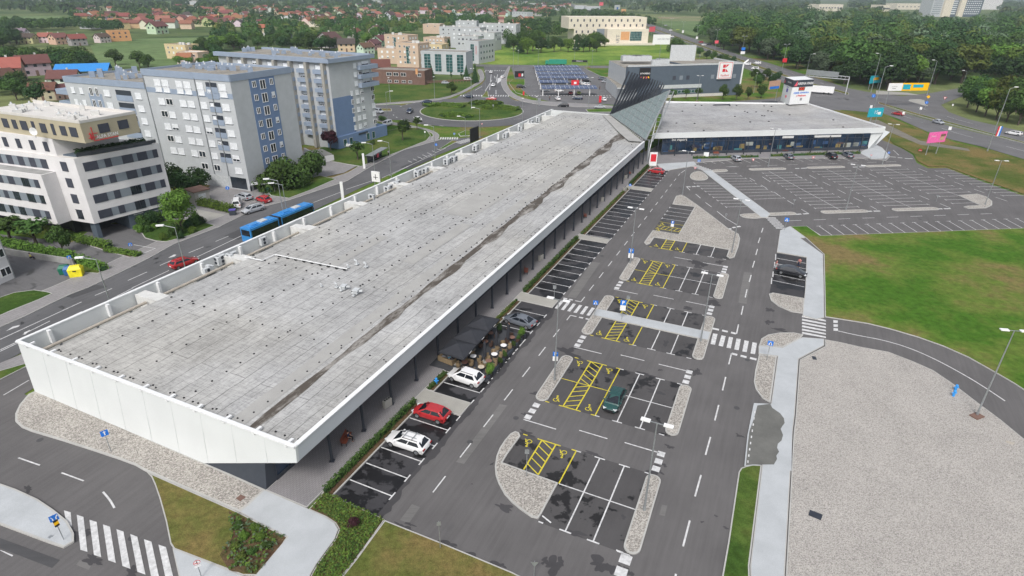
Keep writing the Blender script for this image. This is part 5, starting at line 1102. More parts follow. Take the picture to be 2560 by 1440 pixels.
# supermarket, dark grey
sm = thing('supermarket', 'big dark grey supermarket with a white and red logo board on its wall', 'building', G(1585, 243))
s1 = G(1857, 160, 13.3); s1.z = 0; s0 = G(1571, 167.5, 13.3); s0.z = 0; s3 = G(1524, 150, 12.2); s3.z = 0; s2 = G(1740, 150, 13.3); s2.z = 0
d = (s1-s0).normalized(); n = Vector((-d.y, d.x, 0)); D_ = 52
mb = MB(); mb.prism([s0, s1, s1+n*2, s0+n*2], 0, 13.3, 0, 1); mb.prism([s0+d*30+n*2, s1+n*2, s1+n*22, s0+d*30+n*22], 0, 13.2, 0, 1); mb.build('wall', [K['dkwall'], K['roofgravel']], sm)
mb = MB(); mb.prism([s0+n*2.02, G(1523, 151, 12.4), G(1700, 147.5, 12.4), s0+d*29.9+n*30, s0+d*29.9+n*2.02], 0, 12.4, 0, 1); mb.build('wall', [K['wgrey'], K['roofgravel']], sm)
mb = MB(); mb.prism([G(*p, 5.2) for p in ((1516, 193), (1546, 219), (1592, 222), (1592, 196), (1550, 180))], 0, 5.2, 0, 1); mb.build('entrance_wing', [K['wgrey'], K['roofgravel']], sm)
mb = MB(); mb.prism([G(*p, 5.4) for p in ((1542, 221), (1588, 223), (1590, 214), (1540, 214))], 5.25, 5.7, 0, 1, True); mb.build('entrance_canopy', [K['ltmetal'], K['roofgravel']], sm)
mb = MB(); mb.box(G(1549, 212, 0)+z_*5.5, (1.6, .8, 10), math.atan2(d.y, d.x)); mb.build('entrance_pylon', K['wwhite'], sm)
L = (s1-s0).length; rz = math.atan2(d.y, d.x)
for P, Q in ((s0, s1), (s1, s1+n*22)): mb = MB(); p_, d_, L_, r_, n_2 = face(P, Q); mb.prism([p_+n_2*.1, p_+d_*L_+n_2*.1, p_+d_*L_-n_2*.4, p_-n_2*.4], 13.3, 13.9); mb.build('parapet', K['ltmetal'], sm)
mb = MB(); mb.box(s1-d*9-n*.5+z_*10.9, (7.4, .5, 7.2), rz); sgn = mb.build('logo_board', K['signwhite'], sm)
bc = s1-d*9-n*.78+z_*10.9; M = plane_M(bc, d, z_) @ Matrix.Scale(.8, 4)
mb = MB()
for (x0, y0, x1, y1) in ((-4.2, 3.9, 4.2, 4.15), (-4.2, -4.15, 4.2, -3.9), (-4.2, -4.15, -3.95, 4.15), (3.95, -4.15, 4.2, 4.15)): mb.poly([M @ Vector(p) for p in ((x0, y0, 0), (x1, y0, 0), (x1, y1, 0), (x0, y1, 0))])
for q in ([(-1.7, 1.1), (-.2, 1.1), (-.2, 2.6), (-1.7, 2.6)], [(-1.7, -.9), (-.2, -.9), (-.2, .6), (-1.7, .6)], [(.05, 1.1), (1.6, 2.6), (.05, 2.6)], [(.05, -.9), (1.6, -.9), (.05, .6)]): mb.poly([M @ Vector((x*1.15, y*1.1+.2, .02)) for x, y in q])
text_mb('Kaufland', 1.25, plane_M(bc-z_*2.1-n*.02, d, z_), mb, 0, .01); mb.build('logo', K['red'], sgn)
mb = MB(); mb.box(s0+d*8-n*.2+z_*10.2, (5.2, .3, 5.2), rz); pb = mb.build('poster_board', K['black'], sm)
mb = MB(); text_mb('OTVORENO', .85, plane_M(s0+d*8-n*.4+z_*10.5, d, z_), mb, 0, .02); mb.build('poster_lettering', K['signwhite'], pb)
for i in range(4): mb = MB(); mb.sphere(s0+d*(6.4+i*1.1)-n*.4+z_*8.8, .5, n=6); mb.build('poster_figure', [K['red'], K['orange'], K['pink'], K['yel']][i], pb)
boxmb(sm, 'window_band', K['ltmetal'], s0, d, rz, -n, L*.28, L*.65, 3.9, 5.4, 0, .12)
for i in range(7): win(sm, s0, s1, L*(.46+.03*i), 2.4, 1.6, 1.1, 'green')
boxmb(sm, 'plinth', K['roofwhite'], s0, d, rz, -n, L*.3, L*.9, 0, 1.2, 0, .15)
for i, s in enumerate((.40, .46, .52, .74, .79, .94)): win(sm, s0, s1, L*s, 8.3, 1.6, 1.7, 'grey' if i % 2 else 'dark')
random.seed(4)
for (x, y, a, b, c) in ((1578, 152, 9, 4, 2.2), (1602, 152, 9, 4, 2.2), (1655, 160, 6, 2, 2), (1640, 162, 4, 2, 2)):
    mb = MB(); p = G(x, y, 13.5); mb.box(p+z_*c/2, (a, b, c), .1)
    for k in range(4): mb.tube(p+Vector((-a*.35+k*a*.23, 0, c)), p+Vector((-a*.35+k*a*.23, 0, c+.3)), a*.1, n=10, m=1)
    mb.build('cooling_unit', [K['ltmetal'], K['greymetal']], sm)
mb = MB(); p = G(1705, 150, 13.5); mb.box(p+z_*3, (12, .6, 7), .1); mb.build('screen_wall', K['ltmetal'], sm)
mb = MB(); a = s1+d*.4; mb.tube(a+z_*4, a+z_*13.5, .35); mb.tube(a+z_*13.5, a+d*2.2+z_*15, .35); mb.build('white_duct', K['signwhite'], sm)
# solar carports
for i, (x0, y0, x1, y1) in enumerate(((1338, 167.5, 1449, 166), (1340, 175, 1456, 174), (1343, 184, 1465, 183), (1346, 193, 1472, 193), (1349, 204, 1422, 204), (1355, 219, 1494, 219))):
    A, B = G(x0, y0, 3.6), G(x1, y1, 3.6); cp = thing('solar_carport', 'solar panel carport on white posts, %s of the six rows' % ['farthest', 'second farthest', 'third farthest', 'third nearest', 'short second nearest', 'nearest'][i], 'carport', (A.x, A.y, 0), 'solar carports in the supermarket car park')
    d = (B-A).normalized(); n = Vector((-d.y, d.x, 0)); L = (B-A).length; dp = 4.6 if i < 5 else 5.2
    mb = MB(); q = [A-z_*.4, B-z_*.4, B+n*dp+z_*.3, A+n*dp+z_*.3]; mb.poly(q); mb.poly([p-z_*.15 for p in q][::-1]); 
    for a, b in zip(q, q[1:]+q[:1]): mb.poly([a-z_*.15, b-z_*.15, b, a])
    mb.build('panel_deck', K['solar'], cp)
    mb = MB()
    for k in range(int(L/2.1)+1): a = A+d*min(L, k*2.1)-z_*.36; mb.bar(a, a+n*dp+z_*.7, .1, .04)
    mb.bar(lerp(q[0], q[3], .5)+z_*.04, lerp(q[1], q[2], .5)+z_*.04, .08, .04); mb.build('panel_seam', K['ltmetal'], cp)
    for k in range(int(L/7)+1): a = A+d*min(L-.5, .5+k*7)+n*.6; mb = MB(); mb.box((a.x, a.y, 1.6), (.3, .3, 3.2)); mb.build('post', K['signwhite'], cp)
# pale cream perforated building
A, B = G(1612, 110), G(1496, 110); pf = thing('arts_building', 'pale cream four storey building with small scattered square windows beyond the meadow', 'building', B)
zt = 21.8; a = G(1423, 42.5, zt); b = G(1618, 43, zt); a.z = b.z = 0; d = (b-a).normalized(); n = Vector((-d.y, d.x, 0)); L = (b-a).length
mb = MB(); mb.prism([a, b, b+n*26, a+n*26], 12.5, zt, 0, 0, True); mb.prism([a+d*5, a+d*L*.36, a+d*L*.36+n*20, a+d*5+n*20], 0, 12.5, 0); mb.build('wall', K['perf'], pf)
mb = MB(); mb.prism([a+d*L*.46-n*8, b-d*.5-n*8, b-d*.5+n*20, a+d*L*.46+n*20], 0, 12.6, 0); mb.build('front_wing', K['perf'], pf)
mb = MB(); mb.prism([a+d*L*.36, a+d*L*.46, a+d*L*.46+n*12, a+d*L*.36+n*12], 0, 12.5, 0); mb.build('recess_wall', K['wgreyp'], pf)
rz = math.atan2(d.y, d.x)
boxmb(pf, 'orange_panel', K['orange'], a-n*8, d, rz, -n, L*.635, L*.745, 4, 10.6, 0, .15); 
win(pf, a-n*8, b-n*8, L*.83, 7.0, L*.15, 7.4, 'green')
for i in range(12): win(pf, a, b, L*(.03+.08*i), 19.2, 1.3, 2.0, 'dark'); win(pf, a, b, L*(.07+.08*i), 15.2, 1.3, 2.0, 'dark')
for i in range(4): win(pf, a, b, L*(.1+.075*i), 10.2, 1.3, 2.0, 'dark')
mb = MB(); text_mb('ART', 4.5, plane_M(a+d*L*.6-n*8.3+z_*4.2, z_, -d), mb); mb.build('wall_lettering', K['signgrey'], pf)
mb = MB(); mb.prism([a+d*L*.35-n*14, b+d*4-n*14, b+d*4-n*8.1, a+d*L*.35-n*8.1], 0, 1.6); mb.build('plinth', K['perf'], pf)
# town offices near the roundabout
gg, A, B, n, d = block('office_building', 'white office building with four tall green glass bays', 'building', (1055, 184), (1166, 188), 14, 11.4, 'wgrey')
L = (B-A).length
for s in (.14, .38, .63, .87): win(gg, A, B, L*s, 5.9, L*.145, 9.0, 'green')
wb, A, B, n, d = block('office_building', 'white office building with one green glass strip and a tall red word', 'building', (1166, 158), (1197, 160), 22, 13, 'wgrey')
L = (B-A).length; win(wb, A, B, L*.5, 6.5, 2.6, 10, 'green'); mb = MB(); text_mb('DENTEX', 1.3, plane_M(A+d*L*.8-n*.15+z_*8, -z_, d), mb); mb.build('wall_lettering', K['red'], wb); grid(wb, B, B+n*22, 5, (3, 6.5, 10), 1.6, 1.4, ['green', 'dark'])
br, A, B, n, d = block('brown_building', 'low brown brick building with two rows of white windows and flat roof', 'building', (932, 208), (1063, 213), 12, 6.2, 'wbrown', parapet='wbrown')
L = (B-A).length
for s, w in ((.33, 2.6), (.46, 2.6), (.6, 2.6), (.9, 1.7)): win(br, A, B, L*s, 4.6, w, 1.5, 'pvc')
for s, w in ((.33, 2.0), (.46, 2.0), (.6, 2.0), (.72, 1.7)): win(br, A, B, L*s, 1.3, w, 1.1, 'pvc')
mb = MB(); p = G(1042, 185, 6.4); mb.box(p+z_*1.1, (1.0, 1.0, 2.4)); mb.build('chimney', K['orange'], br)
def flats(A, B, dep, H, wall, lab, rows_, cols, kinds, sidew=0, strip=None, name='apartment_house', par=None, roofm='roofgravel', boxes=3):
    r, A, B, n, d = block(name, lab, 'building', A, B, dep, H, wall, roofm, par)
    zs = [H-1.7-2.9*i for i in range(rows_)]; grid(r, A, B, cols, zs, 1.3, 1.3, kinds)
    if sidew: grid(r, B, B+n*dep, sidew, zs, 1.3, 1.3, kinds)
    if strip is not None: win(r, A, B, (B-A).length*strip, H/2+.5, 2.2, H*.7, 'green')
    for _ in range(boxes): p = lerp(lerp(A, B, random.random()), lerp(A+n*dep, B+n*dep, random.random()), .5); mb = MB(); mb.box(p+z_*(H+.7), (1.6, 1.4, 1.4)); mb.build('roof_box', K['whitep'], r)
    return r, A, B, n, d
random.seed(12)
flats((993, 168), (1048, 172), 12, 13.5, 'wpeach', 'peach coloured flats with a tall stairwell window, behind the brown building', 4, 4, ['shut', 'pvc'], 3, .53)
flats((946, 158), (996, 160), 10, 8.6, 'wpeach', 'low peach flats with white balconies beside the gabled cream house', 2, 3, ['shut', 'half'], 2)
flats((964, 136), (1022, 140), 12, 13, 'wpeach', 'farther peach flats with dark stairwell glass and roof chimneys', 3, 4, ['shut', 'pvc'], 3, .45)
flats((1048, 150), (1106, 152), 14, 9.5, 'wcream', 'low cream flats with roof terraces, behind the green glass office', 2, 5, ['half', 'pvc'], 2)
flats((1060, 128), (1112, 130), 12, 9.5, 'wpeach', 'long grey and peach flats with cluttered balconies', 3, 5, ['half', 'pvc'], 3)
flats((1058, 84), (1100, 85), 16, 9, 'wpeach', 'small pink building with a flat white roof', 1, 2, ['pvc'], 1, roofm='roofwhite', boxes=0)
flats((1100, 118), (1200, 122), 14, 15, 'wgrey', 'long pale apartment house seen behind the dark round tree', 3, 7, ['pvc', 'shut', 'dark'], 3)
flats((1140, 136), (1196, 138), 14, 12, 'wgrey', 'stepped pale grey house with roof terraces, between the two white blocks', 2, 5, ['pvc', 'dark'], 2)
flats((1176, 124), (1236, 127), 13, 12.5, 'wgrey', 'pale apartment house with a column of balconies on its right corner', 2, 3, ['dark', 'shut'], 3)
flats((1198, 108), (1290, 111), 14, 15.5, 'wgrey', 'wide pale apartment block farthest right, beside the trees', 3, 7, ['pvc', 'shut', 'dark'], 2)
flats((1140, 96), (1192, 97), 12, 15, 'wgrey', 'pale penthouse block farthest behind the stepped houses', 2, 4, ['pvc', 'shut'], 2)
flats((418, 146), (470, 150), 10, 8.5, 'wcream', 'yellow two storey house with a dark flat roof in the fields', 2, 4, ['shut', 'pvc'], 2)
flats((450, 153), (498, 156), 9, 5.5, 'wpeach', 'pinkish flat roofed house in front of the yellow one', 1, 4, ['pvc'], 1, roofm='roofwhite', boxes=0)
flats((478, 136), (516, 140), 12, 5.5, 'wgreyp', 'grey shed with a white flat roof next to the yellow house', 1, 4, ['dark'], 0, roofm='roofwhite', boxes=0)
flats((277, 104), (330, 102), 10, 8, 'orange', 'tall unfinished house with one orange side wall', 2, 3, ['dark'], 1, boxes=0)
flats((200, 72), (246, 73), 10, 7, 'wgrey', 'pale grey cube house alone before the village', 1, 2, ['dark'], 1, roofm='roofwhite', boxes=0)
flats((1280, 42), (1318, 44), 14, 8, 'wgrey', 'pale low hall at the near side of the far village', 1, 5, ['dark'], 0, boxes=0)
flats((690, 96), (716, 97), 9, 4, 'wgreyp', 'grey roofed shed among the trees', 1, 2, ['dark'], 0, boxes=0, roofm='roofgravel')
flats((660, 96), (715, 96), 9, 4.5, 'wwhite', 'long white shed roof between trees behind the flats', 1, 4, ['dark'], 0, boxes=0, roofm='roofwhite')
flats((1140, 46), (1206, 47), 16, 7, 'wgrey', 'long white warehouse at the edge of the village', 1, 5, ['dark'], 0, boxes=0, roofm='roofwhite')
# tower blocks at the top right
tw = thing('tower_block', 'group of tall grey and beige tower slabs at the top right corner', 'building', G(2330, 38))
q0, q1 = G(2323, 42), G(2450, 42); d = (q1-q0).normalized(); n = Vector((-d.y, d.x, 0)); L = (q1-q0).length; hh = 60
for i, (a, b, dep, mt) in enumerate(((0, .2, 0, 'wgrey'), (.2, .36, -4, 'perf'), (.36, .5, 0, 'dkwall'), (.5, .6, -5, 'perf'), (.6, .98, 0, 'dkwall'))):
    mb = MB(); mb.prism([q0+d*L*a+n*dep, q0+d*L*b+n*dep, q0+d*L*b+n*30, q0+d*L*a+n*30], 0, hh, 0); mb.build('slab', K[mt], tw)
for f in range(7):
    for k in range(9): win(tw, q0, q1, L*(.63+.038*k), 6+f*4.0, L*.022, 1.8, 'shut')
    win(tw, q0, q1, L*.43, 6+f*4.0, L*.1, 1.6, 'shut'); win(tw, q0, q1, L*.1, 6+f*4.0, L*.16, 1.6, 'grey')
A, B = G(2448, 24), G(2500, 24); tw2 = thing('tower_block', 'lower pale block right beside the tall slabs', 'building', A); mb = MB(); mb.prism([A, B, B+Vector((0, 30, 0)), A+Vector((0, 30, 0))], 0, 30, 0); mb.build('slab', K['wwhite'], tw2)
for k, (x0, x1, y) in enumerate(((2045, 2105, 28), (2205, 2222, 30), (2240, 2320, 24))):
    r, A, B, n, d = block('exhibition_hall', ['long flat roofed hall with white vents rising from the woods', 'small white roofed hall between trees in the woods', 'wide pale hall beside the tower slabs'][k], 'building', (x0, y), (x1, y), 40, 16, 'perf', 'roofwhite'); grid(r, A, B, 8, (8,), 5, 3, ['dark'])
# transformer hut, bin shelter, bus shelter
h0, h1 = G(492, 512), G(527, 503); hut = thing('transformer_hut', 'small brown flat roofed transformer hut beside the parked cars', 'hut', h0)
d = (h1-h0).normalized(); n = Vector((-d.y, d.x, 0)); mb = MB(); mb.prism([h0, h1, h1+n*3.5, h0+n*3.5], 0, 2.7); mb.build('wall', K['conc_warm'], hut)
mb = MB(); mb.prism([h0-n*.3-d*.3, h1-n*.3+d*.3, h1+n*3.8+d*.3, h0+n*3.8-d*.3], 2.7, 2.9); mb.build('roof', K['wbrown'], hut); mb = MB(); mb.box(lerp(h0, h1, .5)-n*.03+z_*1.1, (1.6, .06, 2), math.atan2(d.y, d.x)); mb.build('door', K['ltmetal'], hut)
h0, h1 = G(643, 478), G(680, 483); bs = thing('bin_shelter', 'open bin shelter with thin pale roof at the foot of the gable end', 'shelter', h0); mb = MB(); mb.box(lerp(h0, h1, .5)+z_*2.2, (5, 2, .1), .3); mb.build('roof', K['ltmetal'], bs)
for k in range(4): mb = MB(); p = lerp(h0, h1, .5)+Matrix.Rotation(.3, 3, 'Z') @ Vector(((-2.3, 2.3)[k % 2], (-.9, .9)[k//2], 1.1)); mb.box(p, (.08, .08, 2.2)); mb.build('post', K['greymetal'], bs)
K['bingreen'] = flat('bin_green', (.03, .09, .05), .5)
for k in range(3):
    p = lerp(h0, h1, .25+.27*k)+Vector((0, .2, 0)); b_ = thing('wheeled_bin', 'dark green wheeled bin %s under the open shelter' % ['leftmost', 'in the middle', 'rightmost'][k], 'bin', p, 'bins under the shelter'); mb = MB(); mb.box(p+z_*.6, (1.0, .8, 1.1), .3); mb.build('body', K['bingreen'], b_); mb = MB(); mb.box(p+z_*1.2, (1.1, .9, .1), .3); mb.build('lid', K['bingreen'], b_)
h0, h1 = G(928, 412), G(963, 392); bus = thing('bus_shelter', 'glass bus shelter with flat grey roof on the pavement', 'bus shelter', h0); d = (h1-h0).normalized(); n = Vector((-d.y, d.x, 0)); rz = math.atan2(d.y, d.x); L = (h1-h0).length; c = lerp(h0, h1, .5)
mb = MB(); mb.box(c+z_*2.5+n*.2, (L+.8, 2.0, .14), rz); mb.build('roof', K['greymetal'], bus); mb = MB(); mb.box(c+n*1.0+z_*1.3, (L, .05, 2.1), rz); mb.build('back_pane', K['glass'], bus)
for s in (0, 1/3, 2/3, 1):
    mb = MB(); p = lerp(h0, h1, s)+n*1.0; mb.box(p+z_*1.25, (.1, .1, 2.5), rz); mb.build('post', K['dkmetal'], bus)
mb = MB(); mb.box(c+n*.6+z_*.5, (L*.7, .4, .08), rz); mb.build('bench', K['dkmetal'], bus); mb = MB(); mb.box(lerp(h0, h1, .7)+n*.9+z_*1.4, (1.2, .12, 1.8), rz); mb.build('poster', K['pink'], bus)
# underground garage ramp, wall
g0, g1 = G(798, 408), G(836, 402); gr = thing('garage_ramp', 'white walled ramp with dark mouth below the lawn', 'ramp', g0); d = (g1-g0).normalized(); n = Vector((-d.y, d.x, 0)); mb = MB(); mb.prism([g0, g1, g1+n*.4, g0+n*.4], 0, 1.6); mb.prism([g0-d*.1, g0-d*.1+n*9, g0-d*.5+n*9, g0-d*.5], 0, 2.4); mb.build('wall', K['wwhite'], gr); mb = MB(); mb.prism([g0+n*1, g1+n*1, g1+n*8, g0+n*8], 1.5, 1.7); mb.build('slab', K['conc_warm'], gr)
w0, w1 = G(0, 625), G(187, 662); rw = thing('retaining_wall', 'long grey concrete wall below the hedge by the white block', 'wall', w0); mb = MB(); mb.bar(w0+z_*.5+Vector((-12, 2.2, 0)), w1+z_*.5, .25, 1.2); mb.build('wall', K['concwall'], rw)
# ================================================================ VEHICLES
K['paint'] = paintmat('car_paint'); K['carglass'] = glassmat('car_glass', (.012, .016, .022), .08, .2, 2); K['tyre'] = flat('tyre', (.02, .02, .02), .9); K['rim'] = flat('rim', (.35, .36, .38), .3, metal=.7)
K['lampw'] = flat('headlight', (.6, .62, .64), .1, spec=.8); K['lampr'] = flat('taillight', (.35, .02, .02), .2, spec=.8); K['trim'] = flat('black_trim', (.02, .02, .022), .5)
CT = {  # length, width, height, hood z, belt z, windscreen base x, roof front x, roof rear x, rear glass base x, tail z  (x from centre, + forward)
 'hatchback': (4.25, 1.78, 1.47, .90, .93, 1.25, .3, -1.3, -1.98, .97), 'sedan': (4.65, 1.82, 1.43, .88, .92, 1.2, .2, -1.0, -1.95, 1.0), 'estate': (4.7, 1.82, 1.45, .90, .93, 1.3, .35, -1.65, -2.2, .97),
 'suv': (4.45, 1.86, 1.63, 1.0, 1.04, 1.25, .4, -1.5, -2.08, 1.08), 'van': (4.5, 1.8, 1.85, 1.05, 1.12, 1.45, .75, -2.05, -2.2, 1.12), 'coupe': (4.85, 1.87, 1.40, .85, .90, 1.25, .15, -.95, -2.15, .98)}
def make_car(typ):
    L, W, H, hz, bz, xa, xb, xc, xd, tz = CT[typ]; w = W/2; root = thing('parked_car', '', 'car')
    prof = [(-L/2, .5, tz-.22, .76), (-L/2+.1, .34, tz-.03, .92), (-L/2+.5, .27, tz, 1.0), (xd, .25, bz+.02, 1.0), (0, .25, bz, 1.0), (xa, .25, bz-.01, 1.0), (L/2-.8, .26, hz-.09, .97), (L/2-.3, .30, hz-.2, .88), (L/2-.08, .36, hz-.33, .72), (L/2, .45, hz-.45, .6)]
    mb = MB(); rings = []
    for x, zb_, zt, kw in prof:
        ww = w*kw; r = [(x, -ww*.93, zb_), (x, -ww, zb_+.18), (x, -ww, zt-.16), (x, -ww*.95, zt-.03), (x, -ww*.75, zt+.015), (x, 0, zt+.03), (x, ww*.75, zt+.015), (x, ww*.95, zt-.03), (x, ww, zt-.16), (x, ww, zb_+.18), (x, ww*.93, zb_)]
        k = len(mb.v); mb.v += [Vector(p) for p in r]; rings.append(k)
    n = 11
    for a, b in zip(rings, rings[1:]):
        for i in range(n): j = (i+1) % n; mb.f.append([a+i, a+j, b+j, b+i][::-1]); mb.m.append(0)
    mb.f.append([rings[0]+i for i in range(n)][::-1]); mb.f.append([rings[-1]+i for i in range(n)]); mb.m += [0, 0]
    # greenhouse
    lo, hi = .93*w, .69*w
    c = [Vector(p) for p in ((xa, -lo, bz), (xa, lo, bz), (xd, lo, bz), (xd, -lo, bz), (xb, -hi, H-.05), (xb, hi, H-.05), (xc, hi, H-.06), (xc, -hi, H-.06))]
    m_ = (xb+xc)/2; k = len(mb.v); mb.v += c+[Vector((m_, -hi, H-.01)), Vector((m_, hi, H-.01)), Vector((m_, 0, H+.03)), Vector((xb, 0, H-.02)), Vector((xc, 0, H-.03))]
    for f in ((0, 3, 7, 8, 4), (2, 1, 5, 9, 6), (1, 0, 4, 11, 5), (3, 2, 6, 12, 7), (4, 8, 10, 11), (8, 7, 12, 10), (11, 10, 9, 5), (10, 12, 6, 9)): mb.f.append([k+i for i in f]); mb.m.append(0)
    ob = mb.build('body', K['paint'], root, smooth=True); bv = ob.modifiers.new('b', 'BEVEL'); bv.width = .09; bv.segments = 3; bv.limit_method = 'ANGLE'; bv.angle_limit = .42; bv.harden_normals = True
    def pane(name, q, off=.012, ins=(.1, .88, .08, .92)):
        q = [Vector(p) for p in q]; nrm = (q[1]-q[0]).cross(q[3]-q[0]).normalized()*off
        f = lambda s, t_: lerp(lerp(q[0], q[1], s), lerp(q[3], q[2], s), t_)
        m2 = MB(); m2.poly([f(ins[2], ins[0])+nrm, f(ins[3], ins[0])+nrm, f(ins[3], ins[1])+nrm, f(ins[2], ins[1])+nrm]); m2.build(name, K['carglass'], root)
    pane('windscreen', (c[1], c[0], c[4], c[5]), -.012, (.04, .93, .06, .94)); pane('rear_window', (c[3], c[2], c[6], c[7]), -.012, (.1, .9, .08, .92))
    for s, q in ((1, (c[3], c[0], c[4], c[7])), (-1, (c[2], c[1], c[5], c[6]))):
        for a, b in ((.09, .5), (.53, .90)): pane('side_window', q, .014*s, (.1, .86, a, b))
    for sx in (L/2-.85, -L/2+.82):
        for sy in (-1, 1):
            m2 = MB(); m2.tube((sx, sy*(w-.2), .32), (sx, sy*(w+.01), .32), .33, n=14); wh = m2.build('wheel', K['tyre'], root); m2 = MB(); m2.tube((sx, sy*(w-.02), .32), (sx, sy*(w+.03), .32), .21, n=10); m2.build('rim', K['rim'], wh)
            m2 = MB(); m2.box((L/2-.25, sy*w*.66, hz-.30), (.34, .34, .14), -sy*.45) if sx > 0 else m2.box((-L/2+.06, sy*w*.72, tz-.2), (.16, .32, .17)); m2.build('headlight' if sx > 0 else 'taillight', K['lampw' if sx > 0 else 'lampr'], root)
    for sy in (-1, 1): m2 = MB(); m2.box((xa-.35, sy*(w+.07), bz+.02), (.16, .18, .12)); m2.build('mirror', K['paint'], root)
    m2 = MB(); m2.box((L/2-.0, 0, .45), (.1, w*1.2, .2)); m2.build('bumper_grille', K['trim'], root)
    m2 = MB(); m2.box((-L/2-.01, 0, .62), (.04, .5, .12)); m2.build('number_plate', K['signwhite'], root)
    m2 = MB(); m2.box((0, 0, .27), (L*.86, W*.94, .12)); m2.build('sill', K['trim'], root)
    if typ in ('suv', 'estate', 'van'):
        for sy in (-1, 1): m2 = MB(); m2.bar((xb-.1, sy*hi*.95, H+.04), (xc+.1, sy*hi*.95, H+.04), .04, .05); m2.build('roof_rail', K['trim'], root)
    return root
CP = {k: make_car(k) for k in CT}
PC = {'white': (.78, .78, .78), 'red': (.42, .025, .03), 'silver': (.38, .40, .43), 'grey': (.14, .155, .18), 'black': (.012, .013, .018), 'navy': (.02, .035, .07), 'green': (.012, .06, .055), 'blue': (.04, .12, .3), 'lime': (.4, .5, .1)}
def car(typ, colr, Fp, Rp, label, side=1, sc_=1.0):
    """Fp, Rp: photo pixels where the nearer front and rear wheels meet the ground"""
    A, B = G(*Fp), G(*Rp); d = (A-B).normalized(); n = Vector((-d.y, d.x, 0)); mid = (A+B)/2
    if n.dot(mid) < 0: n = -n
    p = mid+n*.85*side; o = place(CP[typ], (p.x, p.y, 0.02), math.atan2(d.y, d.x), label, sc_, color=(*PC[colr], 1)); return o
def carc(typ, colr, Cp, hd, label, sc_=1.0):
    p = G(*Cp); o = place(CP[typ], (p.x, p.y, .03), hd, label, sc_, color=(*PC[colr], 1)); return o
A_U = UA
c1 = car('suv', 'white', (1130, 953), (1180, 970), 'white compact SUV parked beside the cafe terrace')
car('hatchback', 'red', (1042, 1045), (1095, 1061), 'red hatchback parked in front of the pale crossing walk')
wc = car('estate', 'white', (980, 1118), (1038, 1137), 'white estate car with roof bars in the front row nearest the camera')
car('coupe', 'grey', (1266, 808), (1316, 824), 'dark grey sleek saloon parked beyond the cafe terrace')
p = G(1535, 1009); o = place(CP['hatchback'], (p.x, p.y, .02), UA+pi, 'dark green hatchback parked beside the disabled bays, facing the camera', 1.0, color=(*PC['green'], 1))
car('sedan', 'black', (1998, 695), (1954, 686), 'black saloon in the small bay pocket with two people standing by it')
car('hatchback', 'red', (1624, 433), (1650, 437), 'bright red hatchback in the last bay before the wing')
car('hatchback', 'silver', (1824, 396), (1840, 406), 'silver car in the wing row, the one nearest the mesh sail')
car('hatchback', 'grey', (1955, 391), (1970, 401), 'blue grey car in the wing row, parked third bay after the pale walk')
car('suv', 'black', (2060, 390), (2078, 400), 'black car in the wing row')
car('estate', 'grey', (2100, 386), (2120, 398), 'grey estate in the wing row beside the black car')
car('estate', 'red', (485, 661), (454, 672), 'red estate driving on the street behind the long hall')
car('estate', 'silver', (591, 497), (612, 503), 'silver hatchback parked by the apartment entrance, farthest from the street')
car('hatchback', 'red', (638, 503), (663, 511), 'red hatchback parked between two silver cars by the apartments')
carc('van', 'white', (594, 516), radians(110), 'white minivan seen from behind, parked by the hedge')
car('estate', 'silver', (620, 537), (658, 526), 'silver estate parked nearest the street by the apartments')
car('van', 'white', (962, 319), (984, 311), 'white passenger van on the drive above the lawn near the roundabout')
carc('sedan', 'white', (862, 368), radians(20), 'white car half hidden behind the dark purple tree')
carc('sedan', 'blue', (768, 352), radians(100), 'blue car in the gap between the two apartment blocks')
car('van', 'silver', (950, 285), (934, 282), 'silver people carrier entering the roundabout from the left')
carc('suv', 'navy', (1025, 282), radians(-95), 'dark blue car circling on the left side of the roundabout')
carc('sedan', 'white', (1045, 302), radians(-60), 'white saloon circling at the near left of the roundabout')
carc('sedan', 'navy', (1066, 258), radians(200), 'dark blue saloon at the far left of the roundabout')
carc('hatchback', 'navy', (1171, 245), radians(190), 'dark car waiting at the far zebra crossing')
carc('sedan', 'red', (1228, 251), radians(175), 'red car at the far edge of the roundabout island')
carc('hatchback', 'white', (1228, 183), radians(-95), 'white car at the far end of the road north of the roundabout')
carc('sedan', 'white', (1233, 216), radians(-95), 'white saloon approaching the roundabout from the north')
carc('hatchback', 'white', (1257, 195), radians(75), 'white car leaving the roundabout beside the painted island')
carc('suv', 'black', (1302, 220), radians(5), 'black car parked alone beside the solar carports')
carc('sedan', 'white', (1394, 250), radians(100), 'white car parked in front of the solar carports, left')
carc('suv', 'navy', (1444, 249), radians(170), 'dark off-road car in front of the nearest solar carport')
carc('hatchback', 'white', (1509, 252), radians(95), 'white car parked next to the red banner by the supermarket')
carc('suv', 'black', (1408, 267), radians(178), 'black SUV leaving the roundabout on the east road')
carc('sedan', 'silver', (1499, 271), radians(178), 'silver saloon on the east road in front of the supermarket')
carc('hatchback', 'red', (1426, 236), radians(-90), 'red car under the nearest solar carport')
carc('hatchback', 'lime', (1447, 236), radians(-90), 'lime green car under the nearest solar carport')
carc('hatchback', 'grey', (1362, 229), radians(0), 'dark car under the left end of the nearest solar carport')
carc('hatchback', 'white', (1398, 230), radians(0), 'white car in the shade of the nearest solar carport')
carc('suv', 'grey', (1505, 200), radians(15), 'grey car at the supermarket wall, farther one')
carc('sedan', 'silver', (1513, 207), radians(15), 'silver car at the supermarket wall, nearer one')
carc('estate', 'black', (1466, 205), radians(10), 'black car at the right end of the short carport row')
